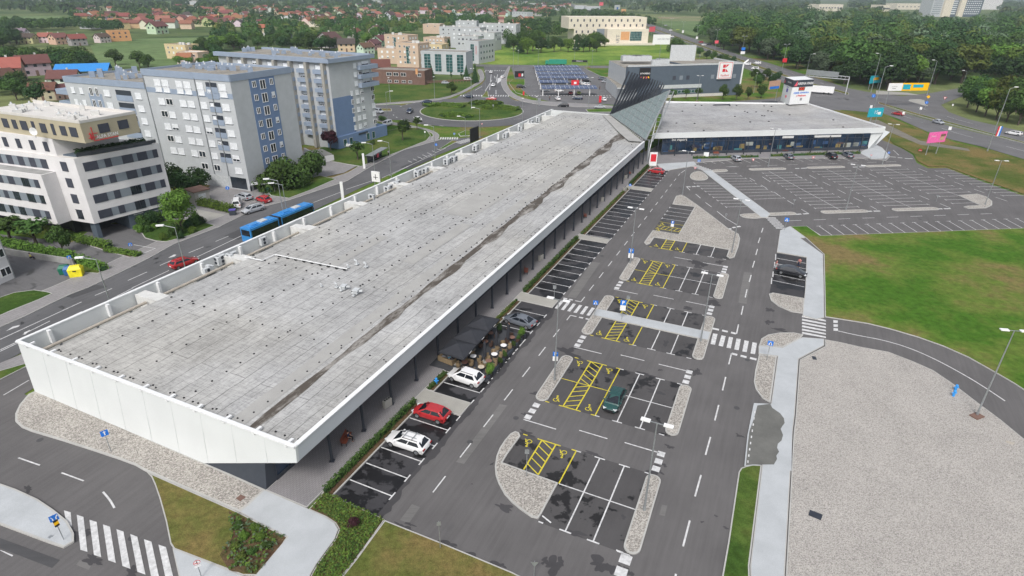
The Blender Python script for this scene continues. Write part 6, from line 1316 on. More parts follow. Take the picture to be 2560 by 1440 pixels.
for x, y, l in ((1455, 212, 'left'), (1462, 213, 'middle'), (1470, 214, 'right')): carc('hatchback', 'white', (x, y), radians(95), '%s one of three white cars between the two nearest carports' % l, .95)
car('sedan', 'red', (2232, 287), (2250, 290), 'red car on the highway beside the teal billboard')
car('hatchback', 'silver', (2350, 312), (2330, 307), 'silver hatchback on the near side of the highway')
car('estate', 'white', (2518, 336), (2543, 340), 'white car on the highway near the right edge')
carc('van', 'white', (1893, 160), radians(155), 'white car on the far carriageway behind the supermarket')
carc('van', 'white', (1868, 163), radians(155), 'white van on the near carriageway just behind the logo board')
carc('van', 'white', (1887, 174), radians(150), 'white van lower on the near carriageway behind the supermarket')
for x, y, cc, l in ((1664, 65, 'silver', 'silver car far up the highway'), (1676, 77, 'white', 'white car far up the highway beside the cream building'), (1694, 76, 'lime', 'pale green car far up the highway'), (1752, 107, 'red', 'red car far up the highway near the pair of banners'), (1759, 114, 'white', 'white car far up the highway just below the red one'), (1772, 113, 'black', 'black car far up the highway, right of the red one'), (1679, 93, 'white', 'white car at the near edge of the highway by the big white billboard')):
    carc('suv', cc, (x, y), radians(140), l)
for x, y, l in ((1098, 183, 'red car parked in front of the green glass office'), (1131, 184, 'white car parked in front of the green glass office')): carc('hatchback', l.split()[0], (x, y), radians(80), l)
carc('van', 'white', (1170, 202), radians(10), 'white van on the dirt yard beside the conifer'); carc('hatchback', 'silver', (1114, 210), radians(10), 'pale car behind the wooden fence by the dirt yard')
carc('hatchback', 'red', (1741, 262), radians(90), 'dark car partly hidden behind the wing roof edge')
# roof bars on the white estate
mb = MB()
for x in (.1, -.9): mb.bar((x, -.6, 1.56), (x, .6, 1.56), .06, .04)
mb.bar((.5, -.35, 1.6), (-1.3, -.35, 1.6), .05, .04); mb.bar((.5, .3, 1.6), (-1.3, .3, 1.6), .05, .04); rb = mb.build('roof_rack', K['greymetal'], None); rb.parent = wc; rb.location = (0, 0, 0)
# articulated bus
K['busblue'] = flat('bus_blue', (.04, .23, .56), .35, spec=.6)
ba, bb = G(612, 571, 3.0), G(771, 507, 3.0); ba.z = bb.z = 0; d = (bb-ba).normalized(); rz = math.atan2(d.y, d.x); L = (bb-ba).length
bus_ = thing('articulated_bus', 'blue articulated city bus driving on the street behind the hall', 'bus', ba)
def bsec(s0, s1):
    c = ba+d*(s0+s1)/2; l = s1-s0; mb = MB(); mb.box(c+z_*1.65, (l, 2.5, 2.7), rz); mb.box(c+z_*3.06, (l-.5, 1.9, .14), rz); mb.build('body', K['busblue'], bus_)
    for sg in (-1, 1): n = Vector((-d.y, d.x, 0))*sg; mb = MB(); mb.box(c+n*1.26+z_*1.95, (l-.5, .04, 1.35), rz); mb.build('side_window', K['carglass'], bus_)
    for k in (.25, .6): mb = MB(); mb.box(ba+d*(s0+l*k)+z_*3.2, (1.5, 1.2, .2), rz, 0); mb.build('roof_hatch', K['ltmetal'] if k > .5 else K['busblue'], bus_)
    for k in (.22, .85):
        for sg in (-1, 1): n = Vector((-d.y, d.x, 0))*sg; mb = MB(); w0_ = ba+d*(s0+l*k)+n*1.0+z_*.48; mb.tube(w0_, w0_+n*.28, .48, n=12); mb.build('wheel', K['tyre'], bus_)
bsec(0, L*.42); bsec(L*.46, L)
mb = MB()
for k in range(7): mb.box(ba+d*(L*.42+L*.04*(k+.5)/7)+z_*1.65, (L*.04/7*.98, 2.3 if k % 2 else 2.42, 2.72-.04*(k % 2)), rz)
mb.build('bellows', K['trim'], bus_)
mb = MB(); mb.box(bb+d*.02+z_*1.9, (.06, 2.3, 1.6), rz); mb.build('windscreen', K['carglass'], bus_); mb = MB(); mb.box(ba-d*.02+z_*2.1, (.06, 2.0, 1.1), rz); mb.build('rear_window', K['carglass'], bus_)
mb = MB(); mb.box(bb-d*.6+z_*2.3+Vector((-d.y, d.x, 0))*-1.55, (.2, .3, .5), rz); mb.build('mirror', K['trim'], bus_)
# lorries
def lorry(name, label, Cp, hd, colr, cab, ln=8):
    p = G(*Cp); r = thing(name, label, 'lorry', p); D = Vector((cos(hd), sin(hd), 0)); n = Vector((-D.y, D.x, 0))
    mb = MB(); mb.box(p+z_*2.1, (ln, 2.5, 2.6), hd); mb.build('body', colr, r); mb = MB(); mb.box(p+D*(ln/2+1.2)+z_*1.6, (2.0, 2.4, 2.4), hd); cb = mb.build('cab', cab, r); mb = MB(); mb.box(p+D*(ln/2+2.2)+z_*2.1, (.1, 2.1, .9), hd); mb.build('windscreen', K['carglass'], cb)
    for s in (-ln*.35, -ln*.2, ln/2+1.2):
        for sg in (-1, 1): mb = MB(); q = p+D*s+n*sg*1.0+z_*.5; mb.tube(q, q+n*sg*.25, .5, n=10); mb.build('wheel', K['tyre'], r)
K['lgreen'] = flat('lorry_green', (.02, .25, .16), .5)
lorry('tipper_lorry', 'green tarpaulin lorry parked behind the solar carports', (1394, 163), radians(178), K['lgreen'], K['lgreen'], 11)
lorry('semi_trailer', 'long white lorry turning at the highway junction behind the sign tower', (2044, 234), radians(150), K['signwhite'], K['signwhite'], 13)
# ================================================================ STREET LAMPS
def lampmesh(kind, h):
    key = 'lamp%s%.1f' % (kind, h)
    root = thing('street_lamp', '', 'street lamp'); mb = MB(); mb.tube((0, 0, 0), (0, 0, h), .1 if h < 13 else .15, .05 if h < 13 else .08, n=8); mb.tube((0, 0, 0), (0, 0, .5), .14 if h < 13 else .2, n=8); mb.build('pole', K['greymetal'], root)
    if kind == 'T':
        mb = MB(); mb.bar((-.75, 0, h), (.75, 0, h), .07, .06); mb.build('arm', K['greymetal'], root)
        for s in (-1, 1): mb = MB(); mb.box((s*.95, 0, h+.04), (.8, .42, .1)); mb.build('lamp_head', K['signwhite'], root)
    elif kind == 'Y':
        for s in (-1, 1): mb = MB(); mb.tube((0, 0, h-.1), (s*1.3, 0, h+.45), .06); mb.build('arm', K['greymetal'], root); mb = MB(); mb.box((s*1.8, 0, h+.48), (1.2, .4, .2)); mb.build('lamp_head', K['ltmetal'], root)
    elif kind == 'L':
        mb = MB(); mb.tube((0, 0, h-.1), (-1.5, 0, h+.35), .06); mb.build('arm', K['greymetal'], root); mb = MB(); mb.box((-2.0, 0, h+.4), (1.1, .4, .2)); mb.build('lamp_head', K['signwhite'], root)
    elif kind == 'I': mb = MB(); mb.box((0, 0, h+.05), (.7, .35, .14)); mb.build('lamp_head', K['signwhite'], root)
    return root
LP = {}
def lamp(b, tp, kind, label, rz=0.0, fixed=None):
    h = fixed or round(HT(b, tp)*1)/1; h = max(6, min(22, h)); key = (kind, h)
    if key not in LP: LP[key] = lampmesh(kind, h)
    p = G(*b); g = {'T': 'flat double headed lamps in the car parks', 'Y': 'double armed lamps along the highway', 'L': 'single armed street lamps', 'I': 'plain street lamps'}[kind]
    return place(LP[key], (p.x, p.y, 0), rz, label, 1.0, g)
for b, tp, l in (((1386, 952), (1389, 750), 'double headed lamp at the end of the pebble island by the first zebra'), ((1610, 1278), (1639, 1051), 'double headed lamp on the long pebble island nearest the camera'), ((1751, 855), (1777, 692), 'double headed lamp at the right end of the middle walk'), ((1575, 660), (1585, 525), 'double headed lamp behind the parking sign on the third pebble island'), ((1706, 486), (1719, 380), 'double headed lamp at the tip of the pebble triangle'), ((1829, 633), (1849, 499), 'double headed lamp at the lower corner of the pebble triangle'), ((2114, 527), (2143, 407), 'double headed lamp in the far car park, centre of the bay rows'), ((2205, 413), (2229, 315), 'double headed lamp near the slanted end of the wing'), ((1920, 416), (1937, 322), 'double headed lamp standing before the glass front of the wing'), ((2462, 513), (2502, 397), 'double headed lamp on the rounded end island of the far car park'), ((2441, 1040), (2529, 834), 'tall double headed lamp at the edge of the gravel field')):
    lamp(b, tp, 'T', l, UA-pi/2+(.3 if b[0] > 2400 else 0))
for b, tp, l, r in (((275, 756), (241, 640), 'lamp on the street beside the pale parking yard', .2), ((471, 700), (438, 563), 'lamp leaning over the street beside the red estate', .2), ((713, 562), (697, 457), 'left lamp of the pair in front of the blue bus', .2), ((722, 559), (708, 458), 'right lamp of the pair in front of the blue bus', .2), ((938, 440), (929, 365), 'lamp in front of the bus shelter', .2), ((979, 447), (975, 360), 'lamp on the near side of the street opposite the bus shelter', .2), ((1088, 399), (1084, 317), 'lamp at the grass tip of the lawn corner', .1), ((1200, 345), (1196, 273), 'lamp between hall and roundabout by the splitter island', .1), ((970, 304), (966, 231), 'lamp at the left mouth of the roundabout', pi), ((1164, 342), (1164, 293), 'short lamp on the splitter island', 0), ((2177, 231), (2197, 133), 'lamp beside the framed poster at the junction', .1), ((2176, 305), (2211, 166), 'lamp behind the teal billboard', pi), ((2014, 194), (2023, 137), 'lamp behind the white sign tower', pi), ((2317, 238), (2342, 154), 'lamp at the yellow end of the overhead board', .1), ((2296, 208), (2307, 171), 'lamp at the wood edge above the yellow board', 0), ((2468, 378), (2517, 222), 'tall lamp with a striped flag on the near side of the highway', pi+.2), ((2540, 212), (2556, 168), 'lamp at the far right before the trees', 0), ((2402, 227), (2414, 180), 'lamp beside the exit lane in front of the round trees', 0)):
    lamp(b, tp, 'L', l, r)
for b, tp, l in (((976, 258), (971, 196), 'plain pole in the meadow left of the roundabout'), ((1087, 247), (1085, 191), 'plain pole at the far pavement of the roundabout'), ((1185, 208), (1185, 172), 'plain pole by the conifer beside the north road'), ((1306, 304), (1306, 249), 'plain lamp right of the roundabout island'), ((1341, 290), (1341, 243), 'plain lamp at the east road mouth'), ((1213, 225), (1212, 178), 'plain pole at the left of the north road'), ((1179, 273), (1176, 172), 'very tall mast on the roundabout island'), ((1884, 233), (1890, 181), 'plain lamp right of the supermarket'), ((1746, 162), (1746, 143), 'small lamp behind the supermarket roof'), ((1480, 160), (1480, 128), 'flagpole behind the green lorry'), ((1295, 165), (1295, 128), 'thin pole at the meadow corner')):
    lamp(b, tp, 'I', l)
for b, tp, l in (((1741, 258), (1747, 187), 'tall double lamp in front of the dark supermarket wall'), ((1470, 274), (1472, 192), 'tall double lamp in front of the solar carports'), ((1345, 165), (1345, 122), 'double lamp behind the solar carports, left'), ((1436, 152), (1437, 121), 'double lamp behind the solar carports, right'), ((1283, 170), (1283, 120), 'double lamp at the far end of the north road')):
    lamp(b, tp, 'T', l, 0)
hwl = [((1635, 62), (1636, 32)), ((1654, 76), (1656, 39)), ((1676, 84), (1680, 43)), ((1704, 97), (1709, 49)), ((1739, 110), (1745, 58)), ((1787, 127), (1794, 68)), ((1852, 151), (1862, 81)), ((1954, 181), (1969, 100)), ((1615, 50), (1617, 24)), ((1598, 42), (1600, 20)), ((1580, 36), (1582, 17)), ((1562, 31), (1564, 14)), ((1540, 26), (1542, 11))]
for i, (b, tp) in enumerate(hwl): lamp(b, tp, 'Y', ['double armed highway lamp number %d counted down from the cream building' % (i+1), ''][0] if False else ('double armed highway lamp, ' + ['beside the cream building', 'just right of the red board', 'above the big white billboard', 'carrying two white banners', 'carrying a white banner left of the wood', 'carrying a reddish banner', 'above the supermarket logo board', 'with red and white board, left of the overhead gantry', 'first one behind the cream building', 'second one behind the cream building', 'third one behind the cream building', 'fourth one behind the cream building', 'farthest one behind the cream building'][i]), .5, 15)
def banner(b, tp, k, colr, w, h, label, thick=.12, name='lamp_banner'):
    """board hung on a lamp at fraction k of its height"""
    p = G(*b); H_ = HT(b, tp); r = thing(name, label, 'banner', (p.x, p.y, 0)); mb = MB(); mb.box((p.x+.35, p.y-.3, H_*k), (w, thick, h), .1); mb.build('board', colr, r)
    mb = MB(); mb.bar((p.x, p.y, H_*k+h/2), (p.x+w/2, p.y-.3, H_*k+h/2), .05, .05); mb.build('bracket', K['greymetal'], r)
K['flag'] = K['signwhite']
for b, tp, k, cc, w, h, l in (((1704, 97), (1709, 49), .38, 'signwhite', 1.8, 2.4, 'pair of white banners on the lamp above the billboard'), ((1739, 110), (1745, 58), .3, 'signwhite', 2, 2, 'white banner on the lamp left of the wood'), ((1787, 127), (1794, 68), .38, 'pink', 3, 2.2, 'reddish double board on a highway lamp'), ((1852, 151), (1862, 81), .42, 'blue', 2.6, 1.8, 'blue and white board above the supermarket logo'), ((1852, 151), (1862, 81), .28, 'signwhite', 3, 1.8, 'white board under the blue one on the lamp'), ((1954, 181), (1969, 100), .38, 'red', 2.6, 2.2, 'red and white board on the lamp left of the gantry')): banner(b, tp, k, K[cc], w, h, l)
p = G(2468, 378); fl = thing('striped_flag', 'red white and blue flag hanging from the tall highway lamp', 'flag', p)
for i, cc in enumerate(('red', 'signwhite', 'blue')): mb = MB(); mb.box((p.x+.7+i*.42, p.y-.3, 6.0), (.42, .05, 2.9), .1); mb.build('stripe', K[cc], fl)
# ================================================================ SIGNS
def sign(b, tp, kind, label, rz=None, w=.62):
    p = G(*b); h = max(1.6, min(4.2, HT(b, tp))) if w < 1.3 or kind in ('white',) else HT(b, tp); w = w*.62 if w > .85 else w; r = thing('road_sign', label, 'sign', p); face_ = math.atan2(p.y, p.x)-pi/2 if rz is None else rz
    X = Vector((cos(face_), sin(face_), 0)); Nn = Vector((X.y, -X.x, 0))
    mb = MB(); mb.tube(p, p+z_*h, .035, n=6); mb.build('post', K['greymetal'], r)
    c = p+Nn*.05+z_*(h-w*.5); M = plane_M(c, X, z_); P = lambda x, y, z=0.0: M @ Vector((x, y, z))
    def plate(x0, y0, x1, y1, m, z=0.0, nm='plate', par=None):
        mb = MB(); mb.poly([P(x0, y0, z), P(x1, y0, z), P(x1, y1, z), P(x0, y1, z)]); mb.poly([P(x0, y0, z-.02), P(x0, y1, z-.02), P(x1, y1, z-.02), P(x1, y0, z-.02)]); return mb.build(nm, K[m], par or r)
    def shape(pts, m, nm='symbol', z=.012, par=None): mb = MB(); mb.poly([P(x, y, z) for x, y in pts]); return mb.build(nm, K[m], par or r)
    a = w/2; cir = lambda R: [(R*cos(2*pi*i/18), R*sin(2*pi*i/18)) for i in range(18)]
    if kind == 'parking':
        o = plate(-a, -a, a, a, 'blue'); mb = MB(); text_mb('P', w*.95, plane_M(c+Nn*.02, X, z_), mb, 0, .02); mb.build('symbol', K['signwhite'], o); plate(-a, -a-w*1.05, a, -a-.02, 'signwhite', 0, 'info_plate')
    elif kind == 'crossing': o = plate(-a, -a, a, a, 'blue'); shape([(-a*.75, -a*.7), (a*.75, -a*.7), (0, a*.75)], 'signwhite', par=o); shape([(-.04, -a*.6), (.12, -a*.6), (.03, a*.3), (-.05, a*.3)], 'black', z=.02, par=o)
    elif kind == 'arrow': o = plate(-a, -a, a, a, 'blue'); shape([(-.05, -a*.7), (.05, -a*.7), (.05, .1), (.16, .1), (0, a*.8), (-.16, .1), (-.05, .1)], 'signwhite', par=o)
    elif kind == 'yield': o = shape([(-a, a*.8), (a, a*.8), (0, -a)][::-1], 'red', 'plate', 0); shape([(-a*.62, a*.58), (a*.62, a*.58), (0, -a*.58)][::-1], 'signwhite', par=o); shape([(-a, a*.8), (a, a*.8), (0, -a)], 'greymetal', 'plate_back', -.02, par=o)
    elif kind == 'back3': o = shape([(-a, a*.8), (a, a*.8), (0, -a)][::-1], 'greymetal', 'plate_back', 0); shape([(-a, a*.8), (a, a*.8), (0, -a)], 'greymetal', 'plate_back', -.02, par=o)
    elif kind == 'back': plate(-a, -a*1.5, a, a, 'greymetal', 0, 'plate_back')
    elif kind == 'round': o = shape(cir(a), 'blue', 'plate', 0); shape(cir(a)[::-1], 'greymetal', 'plate_back', -.02, par=o); shape([(-.05, -a*.6), (.05, -a*.6), (.05, a*.6), (-.05, a*.6)], 'signwhite', par=o)
    elif kind == 'nostop': o = shape(cir(a), 'red', 'plate', 0); shape(cir(a*.82), 'signwhite', par=o); shape([(-a*.7, -.03), (a*.5, -a*.5), (a*.56, -a*.4), (-a*.6, .06)], 'red', z=.02, par=o); shape([(-.03, -a*.6), (.03, -a*.6), (.03, a*.6), (-.03, a*.6)], 'black', z=.018, par=o); plate(-a, -a*2, a, -a*1.15, 'signwhite', 0, 'info_plate')
    elif kind == 'split':
        o = plate(-a, -a, a, a, 'blue'); 
        for s in (-1, 1): shape([(s*.12-.04, -a*.7), (s*.12+.04, -a*.7), (s*.12+.04, 0), (s*.24+.04, .12), (s*.24, .26), (s*.13, .1), (s*.12-.04, 0)][::1], 'signwhite', par=o)
        q = plate(-a*.55, -a*3.0, a*.55, -a-.03, 'yel', 0, 'marker_plate'); 
        for i in range(2): shape([(-a*.55, -a*1.5-i*.5), (a*.55, -a*1.3-i*.5), (a*.55, -a*1.3-i*.5+.2), (-a*.55, -a*1.5-i*.5+.2)], 'black', par=q)
    elif kind == 'noentry': o = shape(cir(a), 'red', 'plate', 0); shape([(-a*.7, -.06), (a*.7, -.06), (a*.7, .06), (-a*.7, .06)], 'signwhite', par=o)
    elif kind == 'white': a *= .75; plate(-a, -a*1.6, a, a, 'signwhite')
    elif kind == 'diamond': o = shape([(0, -a), (a, 0), (0, a), (-a, 0)], 'yel', 'plate', 0)
    return r
SG = [((1575, 658), (1576, 621), 'parking', 'blue parking sign on the third pebble island', .85), ((1554, 801), (1557, 750), 'parking', 'blue parking sign at the edge of the middle walk', .8), ((1676, 598), (1681, 552), 'parking', 'blue parking sign above the yellow hatched bay of the triangle', .9), ((1386, 944), (1386, 879), 'parking', 'blue parking sign on the lamp by the second pebble island', .62),
 ((1486, 796), (1488, 751), 'crossing', 'blue crossing sign at the left end of the middle walk', .68), ((1961, 577), (1967, 544), 'crossing', 'blue crossing sign at the top of the long pale path', .8), ((1916, 902), (1922, 851), 'crossing', 'blue crossing sign on the pebble bed by the right zebra', .65), ((1744, 426), (1747, 398), 'crossing', 'blue crossing sign at the top of the diagonal walk', 1.1),
 ((279, 1131), (264, 1074), 'arrow', 'blue arrow sign standing in pebbles in front of the white end wall', .65), ((161, 1352), (139, 1284), 'split', 'blue lane sign with striped yellow marker on the pale traffic island', .62), ((505, 1446), (498, 1396), 'nostop', 'round no stopping sign at the bottom edge', .5),
 ((1335, 1443), (1337, 1403), 'back3', 'grey back of a triangular sign at the bottom edge', .62), ((1101, 1371), (1099, 1303), 'back', 'grey sign seen edge-on at the kerb of the bottom lawn', .35), ((1316, 1192), (1316, 1123), 'back', 'grey back of a plate in the large pebble island nearest the camera', .42), ((1385, 752), (1386, 713), 'back', 'grey back of a plate by the first zebra', .5), ((1566, 790), (1565, 738), 'back', 'grey back of a plate right behind the parking sign of the middle walk', .5),
 ((2031, 403), (2032, 390), 'yield', 'red and white yield sign in the wing row left of the black car', 1.3), ((1882, 406), (1883, 396), 'yield', 'red and white yield sign in the wing row right of the silver car', 1.3), ((1736, 432), (1738, 421), 'yield', 'red and white yield sign on the round pebble island', 1.1), ((1982, 520), (1984, 497), 'back3', 'grey yield sign back at the middle of the far bay rows', 1.0), ((2340, 505), (2343, 487), 'back3', 'grey yield sign back near the rounded end island', 1.1), ((1813, 552), (1816, 536), 'back3', 'grey yield sign back beside the pebble triangle', .9),
 ((2357, 262), (2359, 241), 'yield', 'red and white yield sign on the exit lane by the round trees', 2.0), ((331, 630), (332, 606), 'crossing', 'blue square sign by the driveway of the white block', .9), ((180, 665), (180, 637), 'crossing', 'blue square sign above the recycling containers', .9), ((573, 492), (571, 465), 'round', 'round blue sign beside the transformer hut', .8), ((1233, 275), (1233, 183+78), 'back', 'small plate on the roundabout island', .9), ((1280, 1), (1, 1), '', '', 0),
 ((1205, 320), (1205, 308), 'yield', 'small red triangle sign near the splitter island', 1.0), ((1136, 348), (1136, 332), 'crossing', 'blue sign at the zebra below the roundabout', .9), ((1091, 378), (1091, 358), 'round', 'round blue sign with striped post at the grass tip', .8), ((1063, 345), (1063, 327), 'white', 'white plate sign on the lawn corner by the roundabout', .9), ((2182, 248), (2196, 236), 'round', 'large round blue sign at the junction', 2.4), ((2313, 268), (2316, 237), 'diamond', 'yellow diamond sign on the traffic island', 2.2), ((2311, 275), (2312, 252), 'round', 'round blue sign below the yellow diamond', 1.8),
 ((2296, 292), (2298, 266), 'white', 'pair of white discs on a post on the highway median', 1.6), ((2254, 300), (2256, 278), 'white', 'white double plate beside the red car on the highway', 1.6), ((2373, 328), (2375, 315), 'white', 'white plate above the pink billboard', 1.9), ((2379, 272), (2380, 259), 'white', 'white marker post in the grass by the exit lane', 1.2), ((2300, 378), (2301, 372), 'noentry', 'red no entry sign on the grass bank', 1.5), ((2176, 275), (2175, 262), 'white', 'white plate left of the teal billboard', 1.8), ((1574, 476), (1574, 466), 'arrow', 'small blue board on the hedge bed beside a pale walk', .9), ((2219, 393), (2221, 383), 'arrow', 'small blue sign at the rounded corner of the wing pavement', .9), ((2175, 400), (2176, 388), 'yield', 'red sign on the rounded wing pavement', .9)]
for b, tp, k, l, w in SG:
    if k: sign(b, tp, k, l, None, w)
def board(name, label, q0, q1, zt, zb_, posts, m, text=None, tm='signwhite', extra=None, cat='billboard', th=.3):
    """board whose lower left/right photo pixels are q0,q1 at height zb_"""
    A, B = G(*q0, zb_), G(*q1, zb_); d = (B-A).normalized(); n = Vector((d.y, -d.x, 0)); L = (B-A).length; g = Vector(((A.x+B.x)/2, (A.y+B.y)/2, 0)); r = thing(name, label, cat, g); rz = math.atan2(d.y, d.x)
    mb = MB(); mb.box((g.x, g.y, (zt+zb_)/2), (L, th, zt-zb_), rz); bd = mb.build('panel', K[m], r)
    for s in posts: p = lerp(A, B, s); mb = MB(); mb.tube((p.x, p.y, 0)-n*.2 if False else Vector((p.x, p.y, 0))-n*.25, Vector((p.x, p.y, zt-.3))-n*.25, .12, n=6); mb.build('post', K['greymetal'], r)
    if text: mb = MB(); text_mb(text[0], text[1], plane_M(Vector((g.x, g.y, (zt+zb_)/2+text[2]))+n*(th/2+.03)+d*text[3], d, z_), mb); mb.build('lettering', K[tm], bd)
    for (s, z, w, h, mm) in (extra or []): mb = MB(); c = lerp(A, B, s); mb.box(Vector((c.x, c.y, z))+n*(th/2+.02), (w, .04, h), rz); mb.build('printed_area', K[mm], bd)
    return r
K['bpink'] = flat('billboard_pink', C(232, 104, 170), .6); K['teal'] = flat('billboard_teal', C(30, 160, 180), .6); K['skin'] = flat('skin', (.5, .3, .22), .6)
board('billboard', 'pink billboard with a face, standing on the grass bank', (2317, 358), (2360, 354), 6.6, 3.6, (.2, .8), 'bpink', ('Sretno', .7, .4, -1.6), 'signwhite', [(.78, 5.0, 1.7, 1.7, 'skin'), (.8, 5.6, 1.9, .7, 'wbrown')])
board('billboard', 'teal blue billboard beyond the wing roof corner', (2168, 293), (2204, 291), 6.2, 3.2, (.3, .7), 'teal', ('15', 1.8, .1, 0), 'signwhite', [(.75, 4.4, 1.3, .9, 'signwhite')])
board('billboard', 'landscape advertising board just left of the sign tower', (1921, 224), (1948, 221), 9.5, 6.2, (.9,), 'skin', None, extra=[(.5, 6.8, 6, 1, 'blue')])
board('billboard', 'framed poster board at the wood edge by the junction', (2173, 209), (2201, 206), 6.5, 3.0, (.1, .9), 'teal', None, extra=[(.5, 5.0, 4.5, 1.2, 'yel')])
board('overhead_sign', 'long overhead road sign, white part left and yellow part with green fields right', (2224, 227), (2318, 226), 9.4, 6.4, (.0,), 'yel', None, extra=[(.115, 7.9, 6.2, 3.0, 'signwhite'), (.42, 7.9, 3.4, 2.0, 'teal'), (.72, 8.2, 4.6, 1.2, 'teal'), (.1, 8.0, 2.5, .25, 'signgrey'), (.09, 7.3, 1.6, .25, 'signgrey')])
board('billboard', 'big white billboard on a single brown pole beside the highway', (1631, 111), (1674, 111), 15.5, 9.2, (.5,), 'signwhite', ('HOUSE MEDIA', 1.6, .2, 2.2), 'signgrey')
board('billboard', 'red poster board beside the cream building', (1623, 80), (1637, 79), 12, 7.5, (.5,), 'pink', None)
board('billboard', 'blue and white board far up the highway', (1536, 24), (1550, 23), 18, 10, (.5,), 'signwhite', None, extra=[(.5, 12, 10, 4, 'blue')])
board('billboard', 'orange board far up the highway', (1553, 32), (1564, 32), 14, 8, (.5,), 'orange', None)
board('billboard', 'red and white board far up the highway, left of the blue one', (1498, 14), (1508, 14), 16, 8, (.5,), 'pink', None)
board('direction_board', 'white map board of the roundabout at the street edge', (931, 453), (951, 456), 4.6, 2.2, (.2, .8), 'signwhite', None, extra=[(.5, 3.4, .14, 1.2, 'black'), (.5, 3.3, 1.2, .12, 'black')], cat='sign')
board('dark_screen', 'black rectangular screen back above the hall parapet', (1176, 357), (1196, 349), 5.8, 1.8, (.2, .8), 'black', None, cat='screen')
board('direction_board', 'small grey direction board on the near side of the roundabout', (1344, 256), (1352, 256), 3.2, 1.6, (.5,), 'greymetal', None, cat='sign')
board('entrance_sign', 'long black sign portal behind the carports', (1430, 155), (1468, 156), 5.2, 4.0, (0, 1), 'black', ('PARKING', .9, 0, 0), 'signwhite', cat='sign')
board('poster_rack', 'dark shelter with red and white posters left of the carports', (1287, 193), (1310, 192), 3.6, .6, (.0, 1), 'black', None, extra=[(.5, 1.6, 1.4, 1.6, 'red'), (.8, 1.6, .9, 1.4, 'signwhite')], cat='shelter')
board('banner_stand', 'red banner stand by the white car in the supermarket car park', (1497, 256), (1503, 256), 3.0, .4, (), 'red', None, cat='banner'); board('banner_stand', 'red banner stand beside the lone black car', (1307, 238), (1311, 238), 1.9, .3, (), 'red', None, cat='banner')
board('banner_stand', 'red and white promotion stand on top of the short carport row', (1428, 215), (1447, 215), 3.9, 1.2, (), 'red', None, extra=[(.5, 2.6, 1.2, 1.0, 'signwhite')], cat='banner')
def totem(label, b, w, h, m, cap=None, rz=.2):
    p = G(*b); r = thing('totem_sign', label, 'sign', p); mb = MB(); mb.box(p+z_*(h/2+.1), (w, .3, h), rz); o = mb.build('panel', K[m], r); mb = MB(); mb.box(p+z_*.06, (w+.3, .6, .12), rz); mb.build('base', K['conc_warm'], r)
    if cap: mb = MB(); mb.box(p+z_*(h*.62)+Vector((.02, -.17, 0)), (w*.72, .06, h*.55), rz); mb.build('poster', K[cap], o)
totem('white pillar sign with dark top near the bus shelter', (911, 422), .55, 3.9, 'signwhite'); totem('white pillar sign on the near kerb of the street behind the bus', (858, 502), .6, 4.2, 'signwhite'); totem('white framed totem with a dark red poster at the end of the hedge row', (1631, 415), 2.0, 3.6, 'signwhite', 'red', 0)
totem('small white box sign in the bed before the wing', (1764, 396), 1.4, 1.6, 'signwhite', None, 0)
# overhead gantry
g0, g1 = G(2014, 193), G(2112, 228); ga2 = thing('overhead_gantry', 'grey steel sign gantry across the highway lanes, sign back facing the camera', 'gantry', g1)
A, B = G(2014, 190, 6.5), G(2122, 200, 6.5); 
for z in (6.6, 7.9): mb = MB(); mb.bar(Vector((A.x, A.y, z)), Vector((B.x, B.y, z)), .25, .25); mb.build('beam', K['ltmetal'], ga2)
mb = MB(); mb.bar(Vector((A.x, A.y, 8.3)), lerp(A, B, .75)*1+Vector((0, 0, 1.8)), .3, 2.4); mb.build('sign_back', K['greymetal'], ga2)
mb = MB()
for k in range(12): q = lerp(A, B, k/11); mb.bar(Vector((q.x, q.y, 6.6)), Vector((q.x, q.y, 7.9)), .1, .1)
mb.build('brace', K['ltmetal'], ga2)
mb = MB(); mb.tube(Vector((B.x, B.y, 0)), Vector((B.x, B.y, 8)), .2); mb.build('post', K['ltmetal'], ga2)
# ================================================================ TREES
K['leafA'] = leafmat('leaf_green', (.036, .074, .020), (.076, .132, .034)); K['leafB'] = leafmat('leaf_light', (.07, .13, .024), (.13, .215, .04)); K['leafD'] = leafmat('leaf_dark', (.022, .055, .022), (.050, .092, .030)); K['leafP'] = leafmat('leaf_purple', (.03, .012, .018), (.055, .022, .028)); K['leafO'] = leafmat('leaf_olive', (.07, .10, .024), (.115, .145, .036)); K['leafG'] = leafmat('leaf_silver', (.07, .11, .06), (.12, .165, .10))
K['bark'] = flat('bark', (.09, .07, .055), .9)
def leaf_quads(mb, c, nrm, s, m=0):
    nrm = (nrm+Vector((random.uniform(-.7, .7), random.uniform(-.7, .7), random.uniform(-.4, .8)))).normalized()
    a = nrm.cross(Vector((random.uniform(-1, 1), random.uniform(-1, 1), .3))).normalized(); b = nrm.cross(a); sx, sy = s*random.uniform(.7, 1.2), s*random.uniform(.5, 1.0)
    n = len(mb.v); mb.v += [c-a*sx, c-b*sy*.6+a*sx*.2+nrm*s*.25, c+a*sx, c+b*sy+nrm*s*.1]; mb.f.append([n, n+1, n+2, n+3]); mb.m.append(m)
